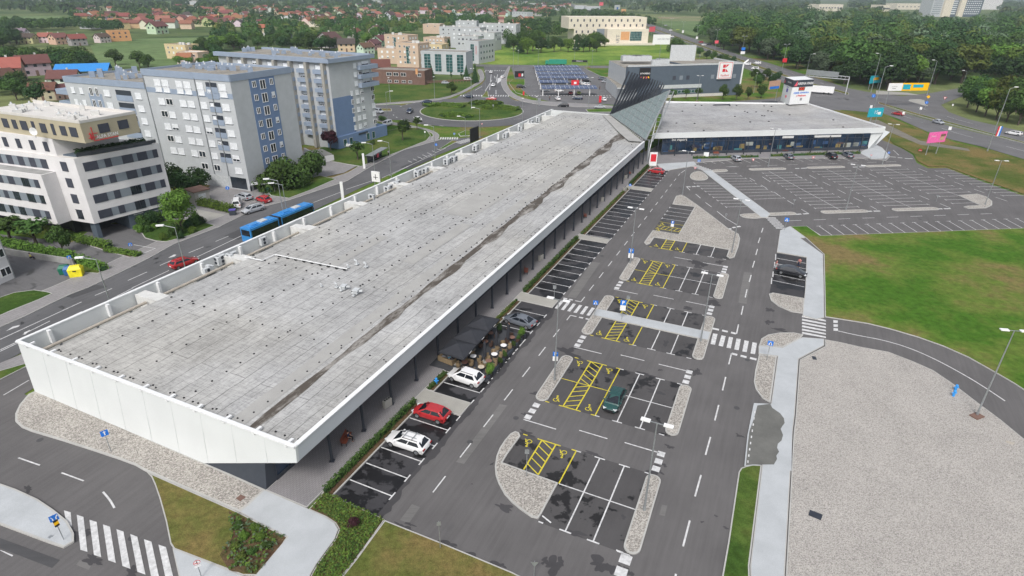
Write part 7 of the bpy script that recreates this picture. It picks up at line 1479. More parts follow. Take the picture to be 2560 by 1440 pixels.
def crown_mesh(mb, H, R, base, n, s, conic=False, seed=0, lobes=9):
    random.seed(seed); cz = (H+base)/2; hz = (H-base)/2
    L_ = []
    for i in range(lobes):
        a = 2*pi*i/lobes*1.7+random.uniform(-.5, .5); zz = random.uniform(-.75, .8); rr = R*(.62*(1-abs(zz)**2*.6))*random.uniform(.7, 1.1) if i else 0
        L_.append((Vector((cos(a)*rr, sin(a)*rr, cz+zz*hz*.72)), R*random.uniform(.36, .6)))
    for i in range(n):
        if conic:
            k = random.random()**1.4; z = base+(H-base)*k; r = R*(1-k)*random.uniform(.55, 1.05)*(1+.18*math.sin(k*40)); a = random.uniform(0, 2*pi); c = Vector((cos(a)*r, sin(a)*r, z)); leaf_quads(mb, c, Vector((cos(a), sin(a), .2)), s*(1.1-.6*k)); continue
        c0, r0 = random.choice(L_); th = random.uniform(0, 2*pi); u = random.uniform(-.75, 1); d = Vector((math.sqrt(1-u*u)*cos(th), math.sqrt(1-u*u)*sin(th), u)); rad = r0*random.choice([1, 1, 1, .75])*random.uniform(.82, 1.12)
        leaf_quads(mb, c0+Vector((d.x*rad, d.y*rad, d.z*rad*.85)), d, s)
def tree_proto(name, H, R, base, n, s, leaf, conic=False, seed=0, lobes=9, bushy=False):
    r = thing(name, '', 'tree'); mb = MB(); random.seed(seed+50)
    if not bushy:
        mb.tube((0, 0, -.1), (0, 0, H*.55), H*.026, H*.012, n=7)
        if not conic:
            for i in range(5): a = 2*pi*i/5+random.uniform(-.4, .4); z0 = base*.8+i*.3; mb.tube((0, 0, z0), (cos(a)*R*.6, sin(a)*R*.6, z0+H*.28), H*.011, H*.004, n=5)
        else: mb.tube((0, 0, H*.5), (0, 0, H*.97), H*.012, H*.003, n=5)
    else:
        for i in range(5): a = 2*pi*i/5; mb.tube((0, 0, 0), (cos(a)*R*.5, sin(a)*R*.5, H*.6), .06, .03, n=5)
    mb.build('trunk' if not bushy else 'stem', K['bark'], r); mb = MB(); crown_mesh(mb, H, R, base, n, s, conic, seed, lobes); mb.build('crown' if not bushy else 'foliage', K[leaf], r); return r
TP = {}
def tp(kind):
    if kind in TP: return TP[kind]
    b, v = kind[0], int(kind[1]) if len(kind) > 1 else 0
    spec = {'b': ('broadleaf_tree', 10, 3.9, 1.6, 1700, .42, ['leafA', 'leafD', 'leafB', 'leafO', 'leafA', 'leafG'][v], False), 'c': ('conifer', 10, 2.3, .8, 1300, .4, 'leafD', True), 'y': ('young_tree', 4.5, 1.0, 1.6, 420, .2, 'leafA', False),
            'p': ('purple_tree', 6, 2.3, 1.4, 1500, .28, 'leafP', False), 's': ('shrub', 3, 2.2, .15, 1500, .22, ['leafA', 'leafB', 'leafO', 'leafD'][v % 4], False), 'l': ('light_tree', 8, 3.2, 1.3, 2300, .27, 'leafB', False), 'n': ('cypress', 6, .8, .3, 700, .25, 'leafD', False)}[b]
    TP[kind] = tree_proto(spec[0], spec[1], spec[2], spec[3], spec[4], spec[5], spec[6], spec[7], seed=sum(map(ord, kind)), bushy=(b == 's'), lobes=11+v); TP[kind]['h'] = spec[1]; TP[kind]['category'] = 'shrub' if b == 's' else 'tree'; return TP[kind]
HP = {'b': 10, 'c': 10, 'y': 4.5, 'p': 6, 's': 3, 'l': 8, 'n': 6}
def tree(kind, base, h, label, group=None, wide=1.0, world=False):
    p = base if world else G(*base); s = h/HP[kind[0]]; pr = tp(kind); 
    if 'h' in pr: del pr['h']
    return place(pr, (p.x, p.y, 0), random.uniform(0, 6.28), label, (s*wide, s*wide, s), group)
random.seed(77)
for k, b, h, l, wd in (('l', (457, 582), 8.5, 'light green leafy tree in front of the white block corner', .9), ('b1', (438, 487), 7.5, 'dark tree left of the three between white block and flats', .95), ('b1', (468, 492), 6.5, 'dark tree in the middle between white block and flats', 1.0), ('b1', (505, 478), 6.0, 'dark tree right of the three, at the garage doors', 1.1),
        ('s0', (690, 476), 6.2, 'large round green bush left of the three at the blue gable', 1.0), ('s0', (733, 466), 6.2, 'large green bush in the middle before the blue gable', .95), ('s0', (776, 446), 6.2, 'large green bush rightmost before the blue gable', .95), ('b0', (160, 634), 5.2, 'small round tree between hedge and the yard', .85), ('y', (30, 606), 5.0, 'thin young tree leftmost under the white block', 2.4), ('y', (92, 611), 5.0, 'thin young tree second under the white block', 2.4),
        ('p', (827, 378), 6.2, 'dark purple leaved tree on the lawn corner', 1), ('y', (895, 400), 5.2, 'young dark tree on the lawn near the garage ramp', 1.6), ('y', (1007, 352), 5.4, 'young tree in the middle of the roundabout lawn', 1.3), ('y', (1043, 326), 4.6, 'young tree at the far edge of the roundabout lawn', 1.3), ('s3', (1012, 325), 3.2, 'dark round bush on the roundabout lawn', .9), ('s0', (932, 362), 1.3, 'small flowering bush on the lawn', 1), ('s0', (955, 302), 1.7, 'bush beside the blue podium', 1.2),
        ('c', (1188, 208), 9.5, 'dark conifer at the left of the north road', .8), ('c', (1079, 196), 7, 'conifer left before the green glass office', 1.1), ('n', (1128, 198), 4.6, 'thin cypress before the green glass office, left', 1), ('n', (1154, 198), 4.6, 'thin cypress before the green glass office, right', 1), ('c', (1166, 195), 6.5, 'bluish spruce at the right corner of the green glass office', 1.1), ('b1', (1118, 128), 11, 'dark round tree beside the pale apartment house', .6), ('b1', (1210, 143), 8.5, 'dark tree right of the stepped pale houses', .8),
        ('b0', (1129, 236), 5.5, 'round bushy tree in the meadow by the roundabout', 1.0), ('c', (893, 124), 16, 'tall dark spruce among the village gardens', .95), ('c', (973, 132), 12, 'conifer at the peach flats', .8), ('b2', (918, 118), 12, 'bright green tree next to the tall dark spruce', .8), ('p', (958, 176), 5.5, 'dark purple tree in front of the low peach flats', 1),
        ('b0', (1806, 249), 6.5, 'tree at the right end of the supermarket wall, left of two big ones', .75), ('b0', (1840, 251), 6.8, 'tree at the right end of the supermarket wall, bigger', .8), ('b0', (1869, 249), 5.5, 'small tree right of the supermarket corner', .7), ('y', (1681, 252), 5, 'young tree at the tip of the mesh sail', 1.6), ('y', (1714, 248), 4.6, 'young tree at the supermarket window band', 1.4), ('y', (1744, 248), 5, 'young tree beside the tall double lamp', 1.5), ('b0', (1902, 245), 6, 'tree between the supermarket and the sign tower', .9),
        ('s0', (1688, 130), 9.5, 'big rounded bush under the white billboard', 1.1), ('b3', (138, 605), 2.6, 'low bush at the foot of the white block', 1.2)): tree(k, b, h, l, None, wd)
gb_list = [((348, 583), 1.6, 1), ((362, 570), 2.4, 0), ((378, 562), 2.6, 3), ((395, 556), 2.2, 0), ((372, 581), 1.4, 0), ((388, 574), 1.2, 1), ((438, 590), 2.4, 0), ((470, 570), 1.6, 3), ((490, 563), 2.2, 0), ((505, 560), 1.6, 3), ((410, 600), 1.3, 1), ((452, 597), 1.2, 3), ((482, 583), 1.3, 1)]
for i, (b, h, v) in enumerate(gb_list): tree('s%d' % v, b, h, 'green garden shrub in the bed before the white block', 'garden shrubs before the white block', .8)
for i, (x, y) in enumerate(((1748, 142), (1766, 148), (1783, 153), (1798, 158), (1812, 162), (1828, 165), (1728, 135))): tree('b%d' % (i % 2), (x, y), 6.5, 'bushy tree in the row between the supermarket and the highway', 'trees between the supermarket and the highway', 1.0)
for i, (x, y) in enumerate(((1885, 200), (1900, 208), (1915, 200), (1928, 212), (1892, 218), (1940, 205))): tree('b%d' % (i % 2), (x, y), 6, 'dark bushy tree in the clump left of the sign tower', 'trees left of the sign tower', 1.0)
for i, (x, y, h) in enumerate(((2418, 268, 12), (2440, 280, 11), (2462, 290, 12), (2490, 298, 13), (2516, 304, 12), (2545, 312, 12), (2450, 255, 12), (2480, 265, 13), (2510, 272, 14), (2540, 280, 14), (2570, 300, 13), (2600, 310, 13), (2430, 245, 11), (2575, 270, 15))): tree('b%d' % (i % 5), (x, y), h, 'round leafy tree in the clump inside the highway exit curve', 'trees inside the highway exit curve', 1.0)
for i, (x, y, h) in enumerate(((1284, 128, 13), (1300, 133, 14), (1318, 135, 13), (1332, 128, 16), (1352, 132, 12), (1370, 122, 10), (1385, 130, 11), (1402, 126, 10), (1420, 130, 11), (1440, 128, 12), (1458, 130, 12), (1474, 128, 11), (1490, 130, 8), (1270, 120, 11), (1345, 115, 14), (1310, 118, 12))): tree(('c' if i % 4 == 1 else 'b%d' % (i % 3)), (x, y), h, 'tree in the dark row at the near edge of the bright meadow', 'trees along the left edge of the bright meadow', 1.0)
for x, y, h, l in ((290, 163, 9, 'round tree standing alone in the crop field'), (350, 168, 9, 'tree at the edge of the crop field, left one'), (372, 172, 8, 'tree at the edge of the crop field, right one')): tree('b0', (x, y), h, l, None, 1.2)
def scatter(poly, n, kinds, h0, h1, label, group, mind=6, seed=1, wide=1.0, avoid=()):
    random.seed(seed); P = P2(poly); xs = [p.x for p in P]; ys = [p.y for p in P]; pts = []; tries = 0
    def inside(x, y):
        c = False
        for i in range(len(P)):
            a, b = P[i], P[i-1]
            if (a.y > y) != (b.y > y) and x < (b.x-a.x)*(y-a.y)/(b.y-a.y)+a.x: c = not c
        return c
    while len(pts) < n and tries < n*60:
        tries += 1; x, y = random.uniform(min(xs), max(xs)), random.uniform(min(ys), max(ys))
        if inside(x, y) and all((x-a)**2+(y-b)**2 > mind*mind for a, b in pts) and all((x-a)**2+(y-b)**2 > 70 for a, b in avoid): pts.append((x, y))
    if kinds:
        for x, y in pts: tree(random.choice(kinds), Vector((x, y, 0)), random.uniform(h0, h1), label, group, wide*random.uniform(.9, 1.25), True)
    return pts
# ================================================================ HOUSES
TR = {'o': (.29, .125, .085), 'r': (.21, .08, .065), 'b': (.13, .068, .055), 'd': (.085, .06, .06), 'g': (.16, .165, .17), 'u': (.03, .24, .62)}
TWL = {'w': (.60, .59, .56), 'y': (.56, .47, .30), 'g': (.36, .36, .35), 'p': (.50, .33, .27), 'm': (.46, .54, .47)}
def housemesh(kind):
    """1: gable, 2: hipped; local size 10 x 8 wall 5"""
    w, d, h, r = 5.0, 4.0, 5.2, 2.7; mb = MB()
    q = [(-w, -d), (w, -d), (w, d), (-w, d)]
    for i in range(4): a, b = q[i], q[(i+1) % 4]; mb.poly([(*a, 0), (*b, 0), (*b, h), (*a, h)])
    if kind == 1:
        mb.poly([(w, -d, h), (w, d, h), (w, 0, h+r)]); mb.poly([(-w, d, h), (-w, -d, h), (-w, 0, h+r)])
    rm = MB(); e = .55; x = w+e; y = d+e; z = h-r*e/d; t_ = .18
    if kind == 1:
        for s in (-1, 1): f = [(-x, s*y, z), (x, s*y, z), (x, 0, h+r+.1), (-x, 0, h+r+.1)]; rm.poly(f if s < 0 else f[::-1]); g = [(a, b, c-t_) for a, b, c in f]; rm.poly(g[::-1] if s < 0 else g)
        for s in (-1, 1): rm.poly([(s*x, -y, z-t_), (s*x, -y, z), (s*x, 0, h+r+.1), (s*x, 0, h+r+.1-t_)]); rm.poly([(s*x, y, z-t_), (s*x, y, z), (s*x, 0, h+r+.1), (s*x, 0, h+r+.1-t_)])
    else:
        k = 2.2; T = [(-k, 0, h+r), (k, 0, h+r)]; E_ = [(-x, -y, z), (x, -y, z), (x, y, z), (-x, y, z)]
        rm.poly([E_[0], E_[1], T[1], T[0]]); rm.poly([E_[2], E_[3], T[0], T[1]]); rm.poly([E_[1], E_[2], T[1]]); rm.poly([E_[3], E_[0], T[0]]); rm.poly(E_[::-1])
    return mb, rm
HM = {}
for k in (1, 2):
    a, b = housemesh(k); HM[k] = []
    for nm, m_, mt in (('wall', a, 'housewall'), ('roof', b, 'tile')): o = m_.build(nm, K[mt], None); HM[k].append(o.data); bpy.data.objects.remove(o)
wd_ = MB(); wd_.box((0, 0, 0), (1.1, .08, 1.2)); o = wd_.build('w', K['glass'], None); WM = o.data; bpy.data.objects.remove(o)
dr_ = MB(); dr_.box((0, 0, 0), (1.0, .08, 2.1)); o = dr_.build('w', K['wbrown'], None); DM = o.data; bpy.data.objects.remove(o)
ch_ = MB(); ch_.box((0, 0, 0), (.6, .6, 1.6)); o = ch_.build('w', K['whitep'], None); CM_ = o.data; bpy.data.objects.remove(o)
def house(p, rz, rc, wc_, kind=1, s=1.0, label='', group=None, detail=False, sx=1.0):
    r = bpy.data.objects.new('house', None); col.objects.link(r); r.location = (p.x, p.y, -.1); r.rotation_euler = (0, 0, rz); r.scale = (s*sx, s, s*.95); tag(r, label, 'house', group); r.empty_display_size = .5
    def ch(nm, me, loc=(0, 0, 0), par=r, c=None, rr=0):
        o = bpy.data.objects.new(nm, me); col.objects.link(o); o.parent = par; o.location = loc; o.rotation_euler = (0, 0, rr)
        if c: o.color = (*[min(.9, x*random.uniform(.85, 1.15)) for x in c], 1)
        return o
    ch('wall', HM[kind][0], c=TWL[wc_]); rf = ch('roof', HM[kind][1], c=TR[rc])
    if detail:
        for y in (-4.03, 4.03):
            for x in (-3, 0, 3):
                for z in (1.5, 4.1): ch('window', WM, (x, y, z)) if not (x == 0 and z < 2) else ch('door', DM, (x, y, 1.05))
        for x in (-5.03, 5.03):
            for y in (-1.8, 1.8): ch('window', WM, (x, y, 4.0), rr=pi/2)
            if kind == 1: ch('window', WM, (x, 0, 6.1), rr=pi/2)
        ch('chimney', CM_, (1.5, .8, 7.8), par=rf)
    return r
random.seed(9)
CN = {'o': 'orange', 'r': 'red', 'b': 'brown', 'd': 'dark', 'g': 'grey', 'u': 'blue'}; WN = {'w': 'white', 'y': 'cream', 'g': 'grey', 'p': 'pink', 'm': 'mint green'}
near_h = [(20, 203, 'o', 'p', 1.45, .5, 'big house with an orange brown roof at the left edge, nearest the white block'), (92, 186, 'b', 'g', 1.3, .75, 'long house with a maroon roof behind the one at the left edge'), (8, 214, 'b', 'w', 1.0, 1.2, 'white gabled house cut by the left edge, below the orange roofed one'), (170, 222, 'b', 'w', 1.1, .3, 'white house with a dark red roof next to the stepped flats'), (118, 248, 'b', 'y', .9, .3, 'low brown roofed house behind the white block roof, left'), (150, 246, 'b', 'p', .75, 1.3, 'small brown roofed annex behind the white block roof, right'),
          (120, 106, 'o', 'w', 1.0, .2, 'white house with an orange roof at the edge of the fields'), (150, 110, 'r', 'y', 1.1, 1.2, 'cream gabled house left of the red roofed pair'), (196, 113, 'r', 'g', 1.1, .9, 'grey gabled house right of the cream one in the fields'), (75, 108, 'd', 'y', 1.0, .1, 'low cream house near the left clump of trees'), (55, 96, 'g', 'w', 1.1, .1, 'grey roofed house behind the low cream one'), (258, 106, 'd', 'w', .95, 1.2, 'white house with a dark roof left of the orange walled house'), (396, 84, 'b', 'm', 1.5, 1.25, 'pale green gabled house at the front of the village'),
          (825, 118, 'b', 'w', 1.5, 1.2, 'white gabled house standing alone before the trees, left of the spruce'), (888, 96, 'b', 'w', 1.2, 1.3, 'white gabled house behind the tall spruce'), (944, 92, 'b', 'w', 1.4, 1.3, 'white gabled house with attic window right of the spruce'), (950, 118, 'b', 'm', 1.2, 1.3, 'mint green gabled house by the peach flats'), (868, 128, 'd', 'y', 1.2, .2, 'cream house with a dark roof just behind the rear apartment roof'), (915, 134, 'b', 'w', 1.0, .9, 'brown roofed house squeezed behind the rear apartment roof'), (935, 124, 'b', 'p', 1.0, 1.2, 'pinkish gabled house between cream and mint ones'), (944, 198, 'b', 'y', 1.3, .2, 'cream house with brown tiled roof at the brown brick building'),
          (665, 82, 'o', 'y', 1.1, .1, 'yellow house with an orange roof in the village gardens'), (465, 158, 'o', 'w', .8, .2, 'small orange roofed house below the pinkish flat one'), (1298, 80, 'o', 'w', 1.3, .2, 'orange roofed house nearest the conifer row, left'), (1316, 92, 'o', 'w', 1.2, 1.2, 'orange roofed gabled house nearest the conifer row, right'), (1343, 112, 'o', 'w', 1.0, 1.0, 'house half hidden in the conifer row'), (975, 50, 'd', 'w', 1.6, 1.2, 'large white gabled house with a grey roof in the village'), (1290, 66, 'o', 'w', 1.1, .4, 'orange roofed house behind the first pair right of the pale flats')]
for x, y, rc, wc2, s, rz, l in near_h: house(G(x, y), rz, rc, wc2, 1, s, l, None, True)
A, B = G(160, 187, 3.5), G(262, 172, 3.5); bh = thing('warehouse', 'shed with a bright blue roof behind the stepped flats', 'shed', (A.x, A.y, 0)); mid = (A+B)/2; mb = MB(); d = Vector((.9, .35, 0)).normalized(); rz = math.atan2(d.y, d.x); c = G(212, 176, 3); mb.box((c.x, c.y, 1.8), (22, 12, 3.6), rz); mb.build('wall', K['wgrey'], bh)
n = Vector((-d.y, d.x, 0)); c = Vector((c.x, c.y, 0)); mb = MB(); K['blueroof'] = flat('blue_roof_sheet', TR['u'], .4, vary=.05)
for s in (-1, 1): mb.poly([c-d*12+n*s*(6.5-s*3)+z_*3.5, c+d*12+n*s*(6.5-s*3)+z_*3.5, c+d*12+z_*6.4, c-d*12+z_*6.4][::s])
mb.build('roof', K['blueroof'], bh)
vill = """205,52,r 222,50,b 238,49,o 252,52,r 268,52,r 283,50,b 300,46,o 312,54,r 330,54,o 348,52,r 362,50,b 378,54,r 292,68,o 306,72,r 325,66,b 340,70,r 356,64,o 372,72,r 402,50,r 418,46,o 432,52,r 446,50,b 458,56,r 412,64,o 428,70,r 470,72,o 484,62,r 498,66,b 512,58,r 526,66,r 470,48,d 540,60,o 555,68,b 572,56,r 586,62,r 600,66,d 612,44,r 590,46,o 560,44,r 575,38,r 540,34,o 650,72,r 700,40,r 712,48,o 728,44,r 745,40,r 760,50,o 776,46,r 790,54,r 805,50,d 820,46,r 770,62,o 790,66,r 812,60,b 836,56,o 852,62,r 868,48,b 884,56,r 900,50,o 930,54,r 945,44,o 1000,52,r 1015,42,r 660,34,r 680,30,o 640,28,r 720,30,b 1060,34,r 1075,38,o 1090,32,r 1105,36,r 1120,40,o 1135,34,r 1150,38,r 1165,30,o 1180,40,r 1195,34,r 1210,38,r 1225,42,o 1240,36,r 1255,44,r 1270,38,o 1110,26,r 1130,22,r 1160,22,o 1185,24,r 1215,24,r 1240,26,o 1262,24,r 1288,22,r 1310,28,r 1330,34,o 1352,30,r 1345,40,b 1370,36,r 1395,24,r 1420,28,w 1300,54,r 1322,58,o 1250,56,r 1232,50,o 1085,50,d 1062,58,r 1040,46,r 1025,56,o"""
for tk in vill.split():
    x, y, rc = tk.split(','); rc = 'o' if rc == 'w' else rc; wl_ = random.choice('wwwyygp'); house(G(float(x), float(y)), random.choice([.1, .3, 1.3, 1.5, .8]), rc, wl_, random.choice([1, 1, 2]), random.uniform(1.0, 1.5), '%s house with %s %s tiled roof in the village beyond the fields' % (WN[wl_], 'an' if rc == 'o' else 'a', CN[rc]), '%s houses with %s roofs in the village' % (WN[wl_], CN[rc]))
vp = scatter([(180, 22), (560, 22), (900, 14), (1420, 12), (1440, 30), (1400, 44), (1050, 44), (900, 64), (620, 66), (560, 60), (190, 58)], 130, None, 0, 0, '', '', 20, 33)
for x, y in vp:
    rc = random.choice('ooorrrbbd'); house(Vector((x, y, 0)), random.choice([.1, .3, 1.3, .8]), rc, random.choice('wwwyg'), random.choice([1, 2]), random.uniform(.9, 1.35), 'small distant house with a tiled roof lost among the village trees', 'distant village houses')
for i, (x, y, w) in enumerate(((150, 11, 160), (480, 10, 60), (930, 8, 60), (1290, 10, 80), (1330, 16, 60), (500, 12, 40), (1450, 22, 30), (1480, 25, 36), (620, 6, 60), (1395, 24, 40))):
    p = G(x, y); r = thing('distant_hall', 'pale flat hall on the plain, %s' % ['leftmost, above the ploughed field', 'small one behind the first village roofs', 'above the village middle', 'behind the right part of the village', 'beside the far right village end', 'tiny one left of centre', 'left of the far billboards', 'below the far billboards', 'thin one near the horizon', 'at the far end of the village'][i], 'hall', p); mb = MB(); mb.box(p+z_*4, (w, 25, 8)); mb.build('wall', K['wgrey'], r); mb = MB(); mb.box(p+z_*8.3, (w+1, 26, .5)); mb.build('roof', K['roofwhite'], r)
# ---- tree populations
allh = [(o.location.x, o.location.y) for o in col.objects if o.name.startswith('house')]
G1 = 'trees around the gardens and fields on the left'
scatter([(-20, 168), (110, 158), (240, 172), (230, 186), (60, 172), (-20, 182)], 26, ['b0', 'b1', 'b4'], 9, 12, 'dark green tree in the belt behind the left houses', G1, 5, 2, 1.15, allh)
scatter([(-30, 128), (50, 122), (55, 108), (-30, 100)], 12, ['b0', 'b1'], 10, 13, 'dark green tree in the clump at the left edge', 'trees in the clump at the left edge', 6, 3, 1.2, allh)
scatter([(-20, 200), (-20, 240), (60, 262), (100, 262), (60, 225), (60, 205)], 8, ['b0', 'b1'], 8, 10, 'dark tree behind the white block by the left houses', 'trees behind the white block', 6, 5, 1.0, allh)
scatter([(520, 140), (560, 128), (640, 122), (740, 128), (820, 128), (860, 118), (850, 110), (640, 106), (560, 112)], 42, ['b0', 'b1', 'b1', 'b4', 'b2'], 8, 12, 'green tree in the garden belt behind the apartment blocks', 'trees behind the apartment blocks', 7, 6, 1.1, allh)
scatter([(500, 150), (545, 150), (545, 128), (500, 130)], 9, ['b0', 'b1'], 9, 12, 'green tree beside the left end of the rear apartment block', 'trees at the rear apartment block', 6, 7, 1.1, allh)
scatter([(420, 158), (500, 170), (540, 165), (540, 150), (500, 160)], 8, ['b2', 'b0'], 4, 6, 'low bushy tree below the yellow house', 'bushy trees below the yellow house', 6, 17, 1.3, allh)
random.seed(5)
scatter([(1430, 118), (1515, 118), (1515, 106), (1440, 104)], 14, ['b2', 'b0', 'b4'], 8, 11, 'light bushy tree in front of the cream building', 'trees in front of the cream building', 6, 10, 1.1)
# wood right of the highway: the nearest trees singly
WK = ['b0', 'b1', 'b0', 'b4', 'b1', 'b2', 'b0', 'b1', 'b5', 'b3']
w1 = [(2120, 214), (2260, 232), (2340, 216), (2480, 212), (2640, 225), (2640, 120), (2400, 115), (2150, 130), (1990, 130), (1880, 118), (1760, 88), (1790, 78), (1900, 80), (1960, 172), (2010, 180)]
w1 = [(1800, 125), (1855, 136), (1920, 152), (2007, 180), (2127, 216), (2230, 226), (2330, 212), (2480, 208), (2660, 225), (2660, 172), (2400, 160), (2200, 160), (2050, 150), (1900, 118), (1800, 108), (1770, 104)]
scatter(w1, 138, WK, 11, 21, 'leafy tree in the dense wood beyond the highway', 'trees of the wood beyond the highway', 7.5, 12, 1.05)
# ---- far woods as one mass each
def woodmass(name, label, poly, n, h0, h1, seed, mats, mind=9, faces=90, rr=(4.5, 7.5)):
    pts = scatter(poly, n, None, 0, 0, '', '', mind, seed, avoid=allh); random.seed(seed); mb = MB()
    gaps = [(G(a, 60), G(b, 60), G(a, c).y) for a, b, c in ((2300, 2475, 74), (2035, 2110, 52), (2195, 2300, 52))]
    for x, y in pts:
        if any(a.x/a.y < x/y < b.x/b.y and y > c for a, b, c in gaps): continue
        h = random.uniform(h0, h1); R = random.uniform(*rr); mi = random.randrange(len(mats))
        for i in range(faces):
            th = random.uniform(0, 2*pi); u = random.uniform(-.5, 1); q = math.sqrt(1-u*u); d = Vector((q*cos(th), q*sin(th), u)); k = random.uniform(.8, 1.1)
            leaf_quads(mb, Vector((x+d.x*R*k, y+d.y*R*k, h*.55+d.z*h*.45*k)), d, R*(.34 if faces < 100 else .2), mi)
    return tag(mb.build(name, [K[m] for m in mats], None), label, None, None, 'stuff')
W4 = ['leafA', 'leafD', 'leafA', 'leafD', 'leafA', 'leafO', 'leafG']
woodmass('woodland', 'dense mixed wood stretching away to the right', [(1750, 100), (1800, 106), (1900, 116), (2050, 148), (2200, 158), (2400, 158), (2700, 170), (2700, 60), (2300, 48), (2000, 44), (1800, 60), (1740, 80)], 640, 10, 21, 21, W4, 9.5, 190, (3.8, 8.6))
woodmass('woodland', 'farther wood towards the horizon on the right', [(1500, 22), (1640, 38), (1740, 40), (1800, 58), (2000, 43), (2300, 47), (2750, 58), (2750, 12), (2100, 6), (1500, 6)], 900, 13, 20, 22, W4, 16, 46, (8, 13))
woodmass('woodland', 'far belts of trees along the horizon on the left', [(-60, 36), (400, 34), (560, 22), (900, 14), (1500, 12), (1560, 0), (-100, 0), (-100, 12), (-60, 24)], 700, 8, 14, 23, ['leafD', 'leafA'], 22, 36, (8, 15))
woodmass('woodland', 'trees scattered through the far village', [(180, 66), (560, 72), (900, 66), (1240, 50), (1420, 46), (1420, 14), (900, 14), (560, 24), (180, 40)], 560, 8, 12, 24, ['leafD', 'leafA'], 12, 46, (4, 6.5))
woodmass('woodland', 'belt of trees in front of the first village roofs', [(-20, 84), (190, 76), (310, 84), (300, 74), (190, 66), (-20, 70)], 50, 9, 12, 26, ['leafA', 'leafD'], 8, 220, (4, 6))
woodmass('woodland', 'trees between the front village gardens', [(520, 108), (860, 108), (1000, 104), (1050, 80), (1240, 66), (1240, 50), (1000, 60), (700, 70), (560, 78)], 150, 8, 13, 27, ['leafA', 'leafD', 'leafA', 'leafO'], 9, 220, (3.5, 5.5))
woodmass('woodland', 'grove between the village and the cream building', [(1230, 112), (1290, 112), (1430, 100), (1430, 60), (1250, 72)], 60, 9, 14, 28, ['leafA', 'leafD'], 8, 220, (4, 5.5))
woodmass('woodland', 'thickets beyond the end of the bright meadow', [(1640, 62), (1560, 44), (1500, 34), (1430, 36), (1430, 52), (1640, 70)], 90, 7, 12, 25, ['leafA', 'leafD'], 9, 60, (4, 6))
# ---- hedges and ground planting
def hedge(name, label, pts, w, h, leaf, dens=55, s=.14, cat='hedge', gaps=0.0, z0=.1):
    mb = MB(); random.seed(len(label)+int(h*10)); pts = [Vector((p.x, p.y, 0)) for p in pts]
    for a, b in zip(pts, pts[1:]):
        L = (b-a).length; d = (b-a).normalized(); n = Vector((-d.y, d.x, 0))
        for i in range(int(L*dens)):
            s_ = random.uniform(0, L)
            if gaps and math.sin(s_*1.3)+math.sin(s_*.47+1) < -2+gaps*2: continue
            r = random.uniform(-.5, .5)*w; zt = h*random.uniform(.55, 1.08); on = random.random(); 
            if on < .55: z = zt
            else: z = random.uniform(.1, zt); r = math.copysign(w*.5, r)*random.uniform(.85, 1.1)
            leaf_quads(mb, a+d*s_+n*r+z_*(z+z0), Vector((0, 0, 1)) if on < .55 else n*(1 if r > 0 else -1), s)
    o = thing(name, label, cat, pts[0]); mb.build('foliage', K[leaf], o); mb = MB()
    for a, b in zip(pts, pts[1:]): mb.bar(a+z_*(h*.35+z0), b+z_*(h*.35+z0), w*.55, h*.7)
    mb.build('branches', K['leafD'], o); return o
hedge('hedge', 'low green hedge along the front bays nearest the camera', [uv(-2.4, -5.85), uv(12.6, -5.85)], .5, .75, 'leafA', 90, .13)
hedge('hedge', 'short green hedge stub between crossing walk and cafe', [uv(15.4, -5.75), uv(19.2, -5.75)], .6, .3, 'leafA', 60, .12)
hedge('hedge', 'sparse low hedge between cafe and second walk', [uv(32, -5.75), uv(40.3, -5.75)], .5, .35, 'leafO', 50, .12, gaps=.3)
hedge('hedge', 'green hedge along the bays just past the first zebra', [uv(43.2, -5.8), uv(68, -5.8)], .55, .7, 'leafA', 60, .15)
hedge('hedge', 'brownish low hedge along the third stretch of bays', [uv(70.6, -5.8), uv(103.6, -5.8)], .6, .3, 'leafO', 35, .15)
hedge('hedge', 'green hedge along the last bays before the wing', [uv(106.6, -5.9), uv(125.6, -5.9)], .55, .7, 'leafA', 45, .17)
hedge('hedge', 'dotted row of small plants before the wing glass front, left', [G(1732, 397.5), G(1895, 394)], .8, .7, 'leafO', 10, .28, gaps=.6); hedge('hedge', 'dotted row of small plants before the wing glass front, right', [G(1925, 392), G(2150, 385)], .8, .8, 'leafO', 10, .28, gaps=.6)
hedge('hedge', 'long clipped hedge on top of the retaining wall', [G(0, 603)+Vector((-8, 1.8, 0)), G(187, 650)], 1.3, 1.3, 'leafB', 110, .2); hedge('hedge', 'clipped hedge end beside the recycling containers', [G(193, 652), G(262, 678)], 1.4, 1.1, 'leafB', 110, .2)
hedge('hedge', 'bright clipped hedge below the white block corner', [G(190, 602), G(276, 622)], 1.4, 1.2, 'leafB', 120, .2); hedge('hedge', 'low bright hedge strip at the disabled bay', [G(266, 627), G(350, 641)], 1.2, .6, 'leafB', 110, .18); hedge('hedge', 'bright hedge by the white minivan', [G(500, 512), G(528, 518), G(585, 532)], 1.8, 1.4, 'leafB', 110, .22)
hedge('terrace_planting', 'dark shrubs along the roof terrace of the white block', [W0+dR*1.5+dL*1.4, W0+dR*13.2+dL*1.4], 1.2, .9, 'leafD', 60, .25, z0=HW+.25)
for i, q in enumerate(([(1066, 268), (1100, 263), (1160, 269)], [(1180, 263), (1210, 257), (1250, 262)], [(1205, 272), (1250, 272), (1296, 276)], [(1105, 293), (1140, 288), (1172, 296)])):
    hedge('flower_hedge', ['long green planting at the far left of the roundabout island', 'green planting at the far side of the roundabout island', 'green planting at the right of the roundabout island', 'green planting at the near side of the roundabout island'][i], [G(*p) for p in q], 4.5, 1.0, 'leafB', 75, .35)
